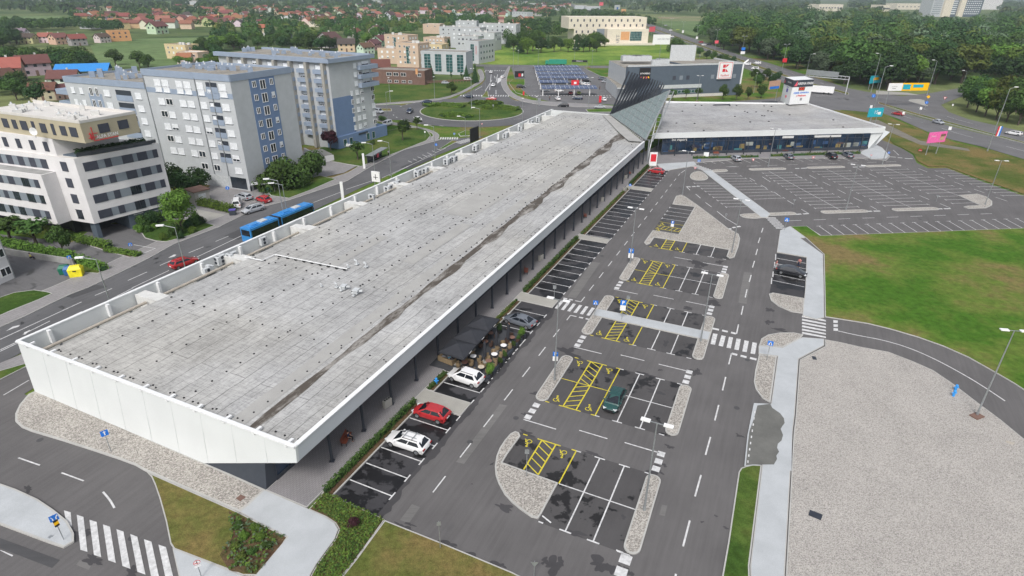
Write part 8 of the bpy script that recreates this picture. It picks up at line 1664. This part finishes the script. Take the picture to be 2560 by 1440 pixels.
def planting(name, label, poly, n, leaf, s, h, kind='stuff', seed=4):
    pts = scatter(poly, n, None, 0, 0, '', '', .12, seed); mb = MB(); random.seed(seed)
    for x, y in pts:
        for _ in range(3): leaf_quads(mb, Vector((x+random.uniform(-.15, .15), y+random.uniform(-.15, .15), .12+random.uniform(0, h))), Vector((0, 0, 1)), s, random.randrange(len(leaf)))
    return tag(mb.build(name, [K[l] for l in leaf], None), label, None, None, kind)
planting('ground_cover', 'green ground cover plants over brown soil', [(785, 1272), (812, 1236), (830, 1242), (955, 1300), (925, 1345), (885, 1400), (850, 1450), (785, 1450), (798, 1415), (825, 1380), (845, 1350), (855, 1326), (846, 1308), (822, 1292)], 1500, ['leafB', 'leafA', 'leafO'], .12, .22)
planting('ground_cover', 'grassy tufts in the bed beside the pale walk', t(0, 3, [(2300, 820), (2540, 920), (2820, 1060), (2600, 1420), (2300, 1380), (2230, 1200), (2330, 1050)]), 170, ['leafG', 'leafA', 'leafB'], .15, .4, seed=6)
for i, (x, y) in enumerate(((597, 1320), (612, 1345), (590, 1372), (630, 1385), (652, 1350), (604, 1398), (668, 1368), (640, 1325))): tree('s%d' % (i % 3), (x, y), .62, 'tufted green shrub in the soil bed next to the dry lawn', 'tufted shrubs in the corner bed', 1.0)
tree('p', (884, 1318), 1.0, 'small dark red bush in the planting bed', None, 1.4)['category'] = 'shrub'
# fence at the dirt yard
A, B = G(1055, 212), G(1180, 205); fe = thing('wooden_fence', 'brown plank fence around the dirt yard', 'fence', A)
for k in range(18): p = lerp(A, B, k/17); mb = MB(); mb.box(p+z_*.9, (.25, .2, 1.8)); mb.build('post', K['wbrown'], fe)
mb = MB(); mb.bar(A+z_*1.0, B+z_*1.0, .06, .5); mb.bar(A+z_*1.6, B+z_*1.6, .06, .2); mb.build('rail', K['wbrown'], fe)
# ================================================================ SMALL THINGS
for i, (b, mt, l) in enumerate((((165, 684), 'bingreen2', 'green recycling container, leftmost of the three'), ((178, 686), 'bblue', 'blue recycling container, middle of the three'), ((194, 690), 'byel', 'yellow recycling container, largest and rightmost of the three'))):
    K['bingreen2'] = K.get('bingreen2') or flat('container_green', (.01, .14, .08), .5); K['bblue'] = K.get('bblue') or flat('container_blue', (.03, .12, .32), .5); K['byel'] = K.get('byel') or flat('container_yellow', (.78, .68, .02), .5)
    p = G(*b); s = 1.15 if i == 2 else .95; r = thing('recycling_container', l, 'container', p, 'recycling containers'); mb = MB(); a = Matrix.Rotation(.35, 3, 'Z')
    q0 = [p+a @ Vector(v_)*s for v_ in ((-.75, -.6, .1), (.75, -.6, .1), (.75, .6, .1), (-.75, .6, .1))]; q1 = [p+a @ Vector(v_)*s for v_ in ((-.85, -.65, 1.2), (.85, -.65, 1.2), (.85, .65, 1.2), (-.85, .65, 1.2))]; q2 = [p+a @ Vector(v_)*s for v_ in ((-.6, -.3, 1.6), (.6, -.3, 1.6), (.6, .3, 1.6), (-.6, .3, 1.6))]
    for A_, B_2 in ((q0, q1), (q1, q2)):
        for k in range(4): mb.poly([A_[k], A_[(k+1) % 4], B_2[(k+1) % 4], B_2[k]])
    mb.poly(q2); mb.build('body', K[mt], r); mb = MB(); mb.box(p+a @ Vector((0, -.66, 1.0))*s, (.5, .06, .16), .35); mb.build('slot', K['black'], r)
p = G(583, 538); r = thing('waste_bin', 'purple lidded waste bin behind the white minivan', 'bin', p); mb = MB(); mb.box(p+z_*.6, (1.2, 1.0, 1.1), .3); mb.build('body', K['dkpanel'], r); mb = MB(); mb.box(p+z_*1.2, (1.3, 1.1, .12), .3); mb.build('lid', K['purple'], r)
def bench(uvp, rz, label):
    p = uv(*uvp, .12); r = thing('bench', label, 'bench', p, 'wooden benches under the canopy'); K['redwood'] = K.get('redwood') or flat('red_wood', (.23, .065, .035), .6)
    R_ = Matrix.Rotation(rz, 3, 'Z'); f = lambda x, y, z: p+R_ @ Vector((x, y, z))
    mb = MB()
    for i in range(4): mb.bar(f(-.9, -.2+.13*i, .45), f(.9, -.2+.13*i, .45), .11, .04)
    mb.build('seat', K['redwood'], r); mb = MB()
    for i in range(3): mb.bar(f(-.9, .28+.03*i, .55+.13*i), f(.9, .28+.03*i, .55+.13*i), .04, .11)
    mb.build('backrest', K['redwood'], r)
    for sx in (-.8, .8): mb = MB(); mb.bar(f(sx, -.2, 0), f(sx, -.2, .44), .06, .06); mb.bar(f(sx, .25, 0), f(sx, .33, .85), .06, .06); mb.build('leg', K['dkmetal'], r)
bpx = [((868, 1105), 'wooden bench at the near end of the colonnade', 0), ((1316, 683), 'wooden bench under the canopy, second from the near end', 0), ((1463, 544), 'wooden bench under the canopy, third from the near end', 0), ((1574, 437), 'wooden bench under the canopy, farthest', 0)]
BPOS = {}
for (x, y), l, _ in bpx: g = G(x, y); q = g-O; BPOS[x] = (q.dot(U), q.dot(V)); bench((q.dot(U), q.dot(V)), UA+.35, l)
for x, y in ((1790, 388), (1962, 380)): g = G(x, y); q = g-O; bench((q.dot(U), q.dot(V)), .1, 'wooden bench before the wing glass front, %s' % ('left one' if x < 1900 else 'right one'))
for i, (x, y) in enumerate(((969, 1016), (1352, 650), (1507, 503), (1564, 447), (1562, 478))):
    p = G(x, y, .12); r = thing('litter_bin', 'grey concrete litter bin under the canopy, %s' % ['nearest the camera', 'second from the camera', 'third from the camera', 'farthest of all', 'standing at the third walk'][i], 'bin', p, 'litter bins under the canopy'); mb = MB(); mb.box(p+z_*.5, (1.0, .45, .95), UA-.2); mb.build('body', K['conc_warm'], r)
    for k in range(3): mb = MB(); q = p+Matrix.Rotation(UA-.2, 3, 'Z') @ Vector((-.3+.3*k, 0, .98)); mb.tube(q, q+z_*.04, .1, n=8); mb.build('opening', K['black'], r)
def hydr(b, l, m='blue'):
    p = G(*b); r = thing('hydrant', l, 'hydrant', p); mb = MB(); mb.tube(p, p+z_*.75, .14, n=10); mb.sphere(p+z_*.8, .17, n=8); mb.build('body', K[m], r)
    for s in (-1, 1): mb = MB(); q = p+z_*.55; mb.tube(q, q+Vector((s*.28, 0, 0)), .07, n=8); mb.build('outlet', K[m], r)
K['hydblue'] = flat('hydrant_blue', (.04, .30, .75), .4)
hydr((1091, 961), 'bright blue hydrant in the bed by the white SUV', 'hydblue'); hydr((2382, 992), 'blue hydrant in the gravel field, lower of the two', 'hydblue'); hydr((2387, 978), 'blue hydrant in the gravel field, upper of the two', 'hydblue')
def cover(q, l, m='dkmetal', z=.125): 
    mb = MB(); P = P2(q); mb.prism(P, z-.03, z+.02, 0); c = sum(P, Vector())/len(P); o = mb.build('drain_cover', K[m], None, c); tag(o, l, 'cover')
cover(t(3, 3, [(415, 788), (545, 838), (525, 893), (400, 842)]), 'dark rectangular drain cover low in the gravel field'); cover(t(3, 2, [(435, 688), (475, 695), (487, 727), (445, 722)]), 'dark drain cover in the gravel near the fork of the path'); cover(t(3, 3, [(2380, 95), (2465, 118), (2440, 140), (2370, 108)]), 'faded red cover at the right of the gravel field', 'beigepipe'); cover(t(0, 3, [(2410, 635), (2465, 660), (2405, 705), (2360, 675)]), 'rusty square cover in the pebbles by the hall corner', 'wbrown'); cover(t(0, 3, [(515, 1045), (545, 1052), (500, 1080), (482, 1068)]), 'grey cover on the pale traffic island', 'greymetal', .17)
# stones marking the lamp foot in the gravel
p = G(2441, 1043); r = thing('lamp_footing', 'rough brown concrete footing at the foot of the tall lamp', 'footing', p); mb = MB(); mb.box(p+z_*.1, (1.3, .9, .25), .4); mb.build('block', K['wbrown'], r)
# dish shaped aerials on the white block bay
for i, (x, y, zz) in enumerate(((72, 405, 13.2), (85, 328, 19.5))):
    p = G(x, y, zz); r = thing('satellite_dish', ['white satellite dish on the terrace of the white block', 'white dish against the beige top floor'][i], 'dish', p); mb = MB()
    for k in range(12): a0_, a1_ = 2*pi*k/12, 2*pi*(k+1)/12; mb.poly([p, p+Vector((cos(a0_)*.7, -.2, sin(a0_)*.7)), p+Vector((cos(a1_)*.7, -.2, sin(a1_)*.7))])
    mb.build('reflector', K['signwhite'], r); mb = MB(); mb.tube(p-z_*1.1, p, .05); mb.build('mast', K['greymetal'], r)
# ================================================================ CAFE TERRACE
K['deck'] = flat('cafe_deck', (.055, .058, .065), .7, vary=.15, obj=False); K['canvas'] = flat('black_canvas', (.028, .03, .037), .8, vary=.15); K['wicker'] = flat('wicker', (.23, .17, .10), .8, vary=.3, scale=12); K['dkwicker'] = flat('dark_wicker', (.07, .04, .03), .8, vary=.3, scale=12)
mb = MB(); mb.prism([uv(19.7, -8.3), uv(31.4, -8.3), uv(31.4, -.25), uv(19.7, -.25)], 0, .2); o = mb.build('cafe_deck', K['deck'], None, uv(25, -4)); struct(o)
c_ = [G(1096, 879, 2.5), G(1196, 786, 2.5), G(1250, 797, 2.5), G(1159, 898, 2.5)]
for i in range(3):
    a, b, c2_, d2 = lerp(c_[0], c_[1], i/3+.004), lerp(c_[0], c_[1], (i+1)/3-.004), lerp(c_[3], c_[2], (i+1)/3-.004), lerp(c_[3], c_[2], i/3+.004); q = [a, b, c2_, d2]; ctr = (a+b+c2_+d2)/4; top = ctr+z_*.75
    r = thing('cafe_parasol', 'large square black parasol over the cafe, %s' % ['nearest the camera', 'in the middle', 'farthest'][i], 'parasol', (ctr.x, ctr.y, .2), 'open parasols over the cafe'); mb = MB()
    for k in range(4): mb.poly([q[k], top, q[(k+1) % 4]]); mb.poly([q[k]-z_*.22, q[k], q[(k+1) % 4], q[(k+1) % 4]-z_*.22])
    mb.build('canopy', K['canvas'], r); mb = MB(); mb.tube((ctr.x, ctr.y, .2), top, .05); mb.build('pole', K['dkmetal'], r); mb = MB(); mb.box((ctr.x, ctr.y, .26), (.9, .9, .12), UA); mb.build('base', K['conc_warm'], r)
    mb = MB(); e = lerp(d2, c2_, .5); mb.bar(lerp(d2, c2_, .4)+V*.02-z_*.08, lerp(d2, c2_, .6)+V*.02-z_*.08, .02, .1); mb.build('label_strip', K['signwhite'], r)
for i, (b, l) in enumerate((((1212, 905), 'folded black parasol nearest the camera'), ((1241, 876), 'folded black parasol in the middle of the terrace'), ((1270, 858), 'folded black parasol beside the dark saloon'))):
    p = G(*b, .2); r = thing('folded_parasol', l, 'parasol', p, 'folded parasols'); mb = MB(); mb.tube(p, p+z_*3.0, .04); mb.build('pole', K['dkmetal'], r); mb = MB(); mb.tube(p+z_*.9, p+z_*2.7, .24, .17, n=9); mb.tube(p+z_*2.7, p+z_*3.1, .17, .03, n=9); mb.build('canopy', K['canvas'], r); mb = MB(); mb.box(p+z_*.06, (.7, .7, .12), UA); mb.build('base', K['conc_warm'], r)
def cchair(p, a, m, label):
    r = thing('wicker_chair', label, 'chair', p, 'wicker chairs on the cafe terrace'); R_ = Matrix.Rotation(a, 3, 'Z'); f = lambda x, y, z: p+R_ @ Vector((x, y, z)); mb = MB(); mb.tube(f(0, 0, .15), f(0, 0, .45), .24, .28, n=9); mb.build('seat', K[m], r); mb = MB()
    pts = [(.32*cos(x), .32*sin(x)) for x in [radians(k) for k in range(-110, 111, 22)]]
    for (x0, y0), (x1, y1) in zip(pts, pts[1:]): mb.poly([f(x0, y0, .3), f(x1, y1, .3), f(x1*1.12, y1*1.12, .82), f(x0*1.12, y0*1.12, .82)]); mb.poly([f(x0*.9, y0*.9, .3), f(x0*1.0, y0*1.0, .82), f(x1*1.0, y1*1.0, .82), f(x1*.9, y1*.9, .3)])
    mb.build('backrest', K[m], r)
    for sx, sy in ((-.18, -.18), (.18, -.18), (.18, .18), (-.18, .18)): mb = MB(); mb.bar(f(sx, sy, 0), f(sx, sy, .18), .04, .04); mb.build('leg', K['dkmetal'], r)
tabs = [((1183, 890), 'signwhite', 'pale table at the edge of the nearest parasol', 3), ((1236, 885), 'signwhite', 'white table in the middle of the terrace', 4), ((1259, 863), 'signwhite', 'white table nearest the folded parasols and the kerb', 4), ((1203, 917), 'cream', 'cream table beside the bright green planter', 3), ((1280, 843), 'brown', 'brown table farthest, by the light green planter', 3), ((1222, 902), 'brown', 'brown table between white and cream ones', 3), ((1162, 905), 'brown', 'brown table under the nearest parasol', 4), ((1213, 853), 'brown', 'brown table under the middle parasol edge', 3), ((1226, 832), 'brown', 'brown table under the farthest parasol edge', 3)]
K['cream'] = flat('table_cream', (.55, .48, .38), .5); K['brown'] = flat('table_brown', (.22, .12, .09), .5)
random.seed(3)
for b, m, l, nch in tabs:
    p = G(*b, .93); p.z = .2; r = thing('cafe_table', 'round '+l, 'table', p); mb = MB(); mb.tube(p+z_*.72, p+z_*.76, .40, n=18); mb.build('tabletop', K[m], r); mb = MB(); mb.tube(p, p+z_*.72, .04); mb.build('leg', K['dkmetal'], r); mb = MB(); mb.tube(p, p+z_*.04, .24, n=12); mb.build('base', K['dkmetal'], r)
    for k in range(nch): a = UA+.6+k*2*pi/nch; q = p+Vector((cos(a), sin(a), 0))*.78; cchair(q, a, 'dkwicker' if m == 'brown' and nch == 3 and b[1] < 860 else 'wicker', 'wicker chair at the '+l)
p = G(1118, 905, .2); r = thing('wicker_sofa', 'curved wicker sofa at the near left corner of the terrace', 'sofa', p); X = (G(1131, 908, .2)-G(1105, 898, .2)).normalized(); rz = math.atan2(X.y, X.x)
mb = MB(); mb.box(p+z_*.25, (2.0, .8, .4), rz); mb.build('seat', K['wicker'], r); mb = MB(); n = Vector((X.y, -X.x, 0)); mb.box(p+n*.4+z_*.45, (2.2, .16, .7), rz); mb.box(p+X*1.05+z_*.4, (.16, .9, .6), rz); mb.box(p-X*1.05+z_*.4, (.16, .9, .6), rz); mb.build('backrest', K['wicker'], r); mb = MB(); mb.box(p+z_*.5, (1.8, .65, .1), rz); mb.build('cushion', K['signgrey'], r); sofaP, sofaX, sofaN = p, X, n
for i, (b, h, k, l) in enumerate((((1226, 940), 1.4, 's1', 'bright green plant in a black pot at the near corner of the terrace'), ((1250, 914), .8, 's0', 'dark green plant in a pot on the kerb side of the terrace'), ((1262, 897), .8, 's0', 'second dark green potted plant on the kerb side'), ((1283, 872), .8, 's0', 'third dark green potted plant on the kerb side'), ((1295, 858), .8, 's0', 'fourth dark green potted plant on the kerb side'), ((1304, 847), 1.3, 's1', 'light green potted plant near the dark saloon'), ((1248, 832), 1.0, 's3', 'olive potted plant behind the folded parasols'))):
    p = G(*b, .2); r = thing('planter', 'black plant pot under the '+l.split(' in ')[0].split(' potted')[0]+' plant no' if False else 'black pot of the '+l.replace(' in a black pot', '').replace(' in a pot', ''), 'planter', p); mb = MB(); mb.box(p+z_*.25, (.55, .55, .5), UA); mb.build('pot', K['black'], r)
    o = tree(k, p, h, l, None, .55, True); o.location.z = .6
mb = MB(); mb.bar(uv(20.0, -.4, .35), uv(31.2, -.4, .35), .25, .3); tag(mb.build('planter_box', K['dkpanel'], None, uv(25, -.4)), 'long dark planter box along the road side of the terrace', 'planter')
# ================================================================ PEOPLE
K['skinp'] = flat('person_skin', (.42, .25, .18), .6, vary=.05)
CL = {n: flat('cloth_'+n, c, .9) for n, c in {'white': (.6, .6, .6), 'navy': (.02, .03, .07), 'black': (.015, .015, .018), 'pink': (.5, .2, .2), 'blue': (.12, .35, .5), 'wine': (.12, .02, .03), 'denim': (.05, .08, .16), 'yellow': (.6, .6, .1)}.items()}
K['hair'] = flat('hair', (.03, .02, .015), .8)
def skin_obj(name, verts, edges, mat, parent, root=0):
    me = bpy.data.meshes.new(name); me.from_pydata([v_[0] for v_ in verts], edges, []); me.materials.append(mat); o = bpy.data.objects.new(name, me); col.objects.link(o); o.parent = parent
    m_ = o.modifiers.new('skin', 'SKIN'); sv_ = me.skin_vertices[0].data if me.skin_vertices else None
    if sv_ is None: me.attributes.new('skin_vertex', 'FLOAT', 'POINT') if False else None
    if not me.skin_vertices: 
        bpy.context.view_layer.objects.active = o; bpy.ops.mesh.customdata_skin_add(); sv_ = me.skin_vertices[0].data
    for i, v_ in enumerate(verts): sv_[i].radius = (v_[1], v_[2] if len(v_) > 2 else v_[1])
    sv_[root].use_root = True; s = o.modifiers.new('sub', 'SUBSURF'); s.levels = s.render_levels = 1; m_.use_smooth_shade = True; return o
def person(p, rz, label, shirt, legs, pose='stand'):
    r = thing('person', label, 'person', p); r.rotation_euler = (0, 0, rz); sit = pose == 'sit'; zp = .52 if sit else .93
    J = {'pel': (0, 0, zp), 'sp': (.02, 0, zp+.2), 'ch': (.0, 0, zp+.42), 'nk': (.01, 0, zp+.56), 'hd': (.03, 0, zp+.68), 'tp': (.02, 0, zp+.80)}
    V_ = [(J['pel'], .14, .11), (J['sp'], .13, .1), (J['ch'], .15, .11), (J['nk'], .055), (J['hd'], .09, .10), (J['tp'], .065)]; E_ = [(0, 1), (1, 2), (2, 3), (3, 4), (4, 5)]; leg = []
    for s in (-1, 1):
        n = len(V_); kx = .42 if sit else .04*s; kz = zp-.02 if sit else .5; fx = .42 if sit else -.05*s+.02
        V_ += [((.0, s*.1, zp-.04), .09), ((kx, s*.11, kz), .06), ((fx, s*.11, .09), .042), ((fx+.15, s*.12, .04), .035)]; E_ += [(0, n), (n, n+1), (n+1, n+2), (n+2, n+3)]
        n = len(V_); el = (.10, s*.27, zp+.18) if not sit else (.08, s*.24, zp+.17); hn = (.22, s*.25, zp-.02) if not sit else (.3, s*.16, zp+.1)
        V_ += [((0, s*.19, zp+.44), .058), (el, .042), (hn, .028), ((hn[0]+.05, hn[1], hn[2]-.05), .03)]; E_ += [(2, n), (n, n+1), (n+1, n+2), (n+2, n+3)]
        for k in range(5):
            q = len(V_); fy = (k-1.5)*.022 if k < 4 else s*-.045; ln_f = (.07, .08, .075, .06, .045)[k]
            V_ += [((hn[0]+.08, hn[1]+fy, hn[2]-.09), .009), ((hn[0]+.08+ln_f*.4, hn[1]+fy, hn[2]-.09-ln_f), .008)]; E_ += [(n+3, q), (q, q+1)]
    skin_obj('body', V_, E_, K['skinp'], r)
    tv = [(J['pel'], .155, .125), (J['sp'], .15, .12), (J['ch'], .165, .125), ((.0, 0, zp+.5), .09)]; te = [(0, 1), (1, 2), (2, 3)]
    for s in (-1, 1): n = len(tv); el = (.10, s*.27, zp+.18) if not sit else (.08, s*.24, zp+.17); tv += [((0, s*.19, zp+.44), .07), (((el[0]), el[1], el[2]+.05), .055)]; te += [(2, n), (n, n+1)]
    skin_obj('shirt', tv, te, CL[shirt], r)
    lv = [((0, 0, zp+.02), .155, .125)]; le = []
    for s in (-1, 1): n = len(lv); kx = .42 if sit else .04*s; kz = zp-.02 if sit else .5; fx = .42 if sit else -.05*s+.02; lv += [((.0, s*.1, zp-.05), .105), ((kx, s*.11, kz), .075), ((fx, s*.11, .13), .06)]; le += [(0, n), (n, n+1), (n+1, n+2)]
    skin_obj('trousers', lv, le, CL[legs], r)
    mb = MB(); mb.sphere((-.0, 0, zp+.74), .115, n=10, sz=1.05); mb.build('hair', K['hair'], None).parent = r
    mb = MB()
    for s in (-1, 1): mb.sphere((.115, s*.035, zp+.70), .013, n=6)
    mb.sphere((.13, 0, zp+.665), .018, n=6, m=1); mb.box((.118, 0, zp+.625), (.01, .045, .01)); mb.build('face', [K['black'], K['skinp']], None).parent = r
    for s in (-1, 1): mb = MB(); fx = .42 if sit else -.05*s+.02; mb.box((fx+.07, s*.115, .04), (.27, .1, .08)); mb.build('shoe', K['black'], None).parent = r
    return r
person(G(1939, 672), UA+1.2, 'person in pale top standing at the rear of the black saloon', 'pink', 'white'); person(G(1996, 668), UA+2.6, 'person in light shirt and dark trousers standing behind the black saloon', 'pink', 'navy')
person(G(972, 390), -1.2, 'person in white top and black trousers waiting beside the bus shelter', 'white', 'black'); person(uv(BPOS[868][0]+.15, BPOS[868][1]+.0, .12)-Vector((0, 0, .06))+V*.1, UA-pi/2+.35, 'person in dark clothes sitting on the near bench', 'navy', 'black', 'sit')
person(sofaP-sofaN*.0+z_*.05+sofaX*.3, math.atan2(-sofaN.y, -sofaN.x), 'person in a light blue shirt sitting on the wicker sofa', 'blue', 'denim', 'sit'); person(G(1272, 832, .2), UA+1.9, 'person in black standing at the rear of the terrace beside the saloon', 'black', 'black')
person(G(1374, 251), 1.0, 'person in dark clothes walking in front of the carports', 'black', 'navy'); person(G(1499, 224), -1.0, 'person in dark clothes near the supermarket entrance', 'black', 'black'); person(G(1333, 174), 2.0, 'person in brown clothes at the far left of the carports', 'wine', 'black'); person(G(79, 650), 1.0, 'person in a yellow jacket crouching on the grass below the wall', 'yellow', 'navy', 'sit')
# ================================================================ HAZE
m = bpy.data.materials.new('haze_air'); m.use_nodes = True; nt = m.node_tree; nt.nodes.clear(); o_ = nt.nodes.new('ShaderNodeOutputMaterial'); v_ = nt.nodes.new('ShaderNodeVolumePrincipled'); v_.inputs['Density'].default_value = .00014; v_.inputs['Color'].default_value = (.78, .88, .97, 1); v_.inputs['Anisotropy'].default_value = .2
nt.links.new(v_.outputs[0], o_.inputs['Volume'])
mb = MB(); mb.box((0, 4600, 42), (19000, 10500, 90)); hz = mb.build('haze', m, None); hz['kind'] = 'stuff'; hz['label'] = 'thin bluish air over the whole plain'
# unused prototypes are removed
for pr in list(LP.values())+list(CP.values())+list(TP.values()):
    if pr.name not in used:
        for k in [g for c in kids(pr) for g in kids(c)]+kids(pr)+[pr]: bpy.data.objects.remove(k)
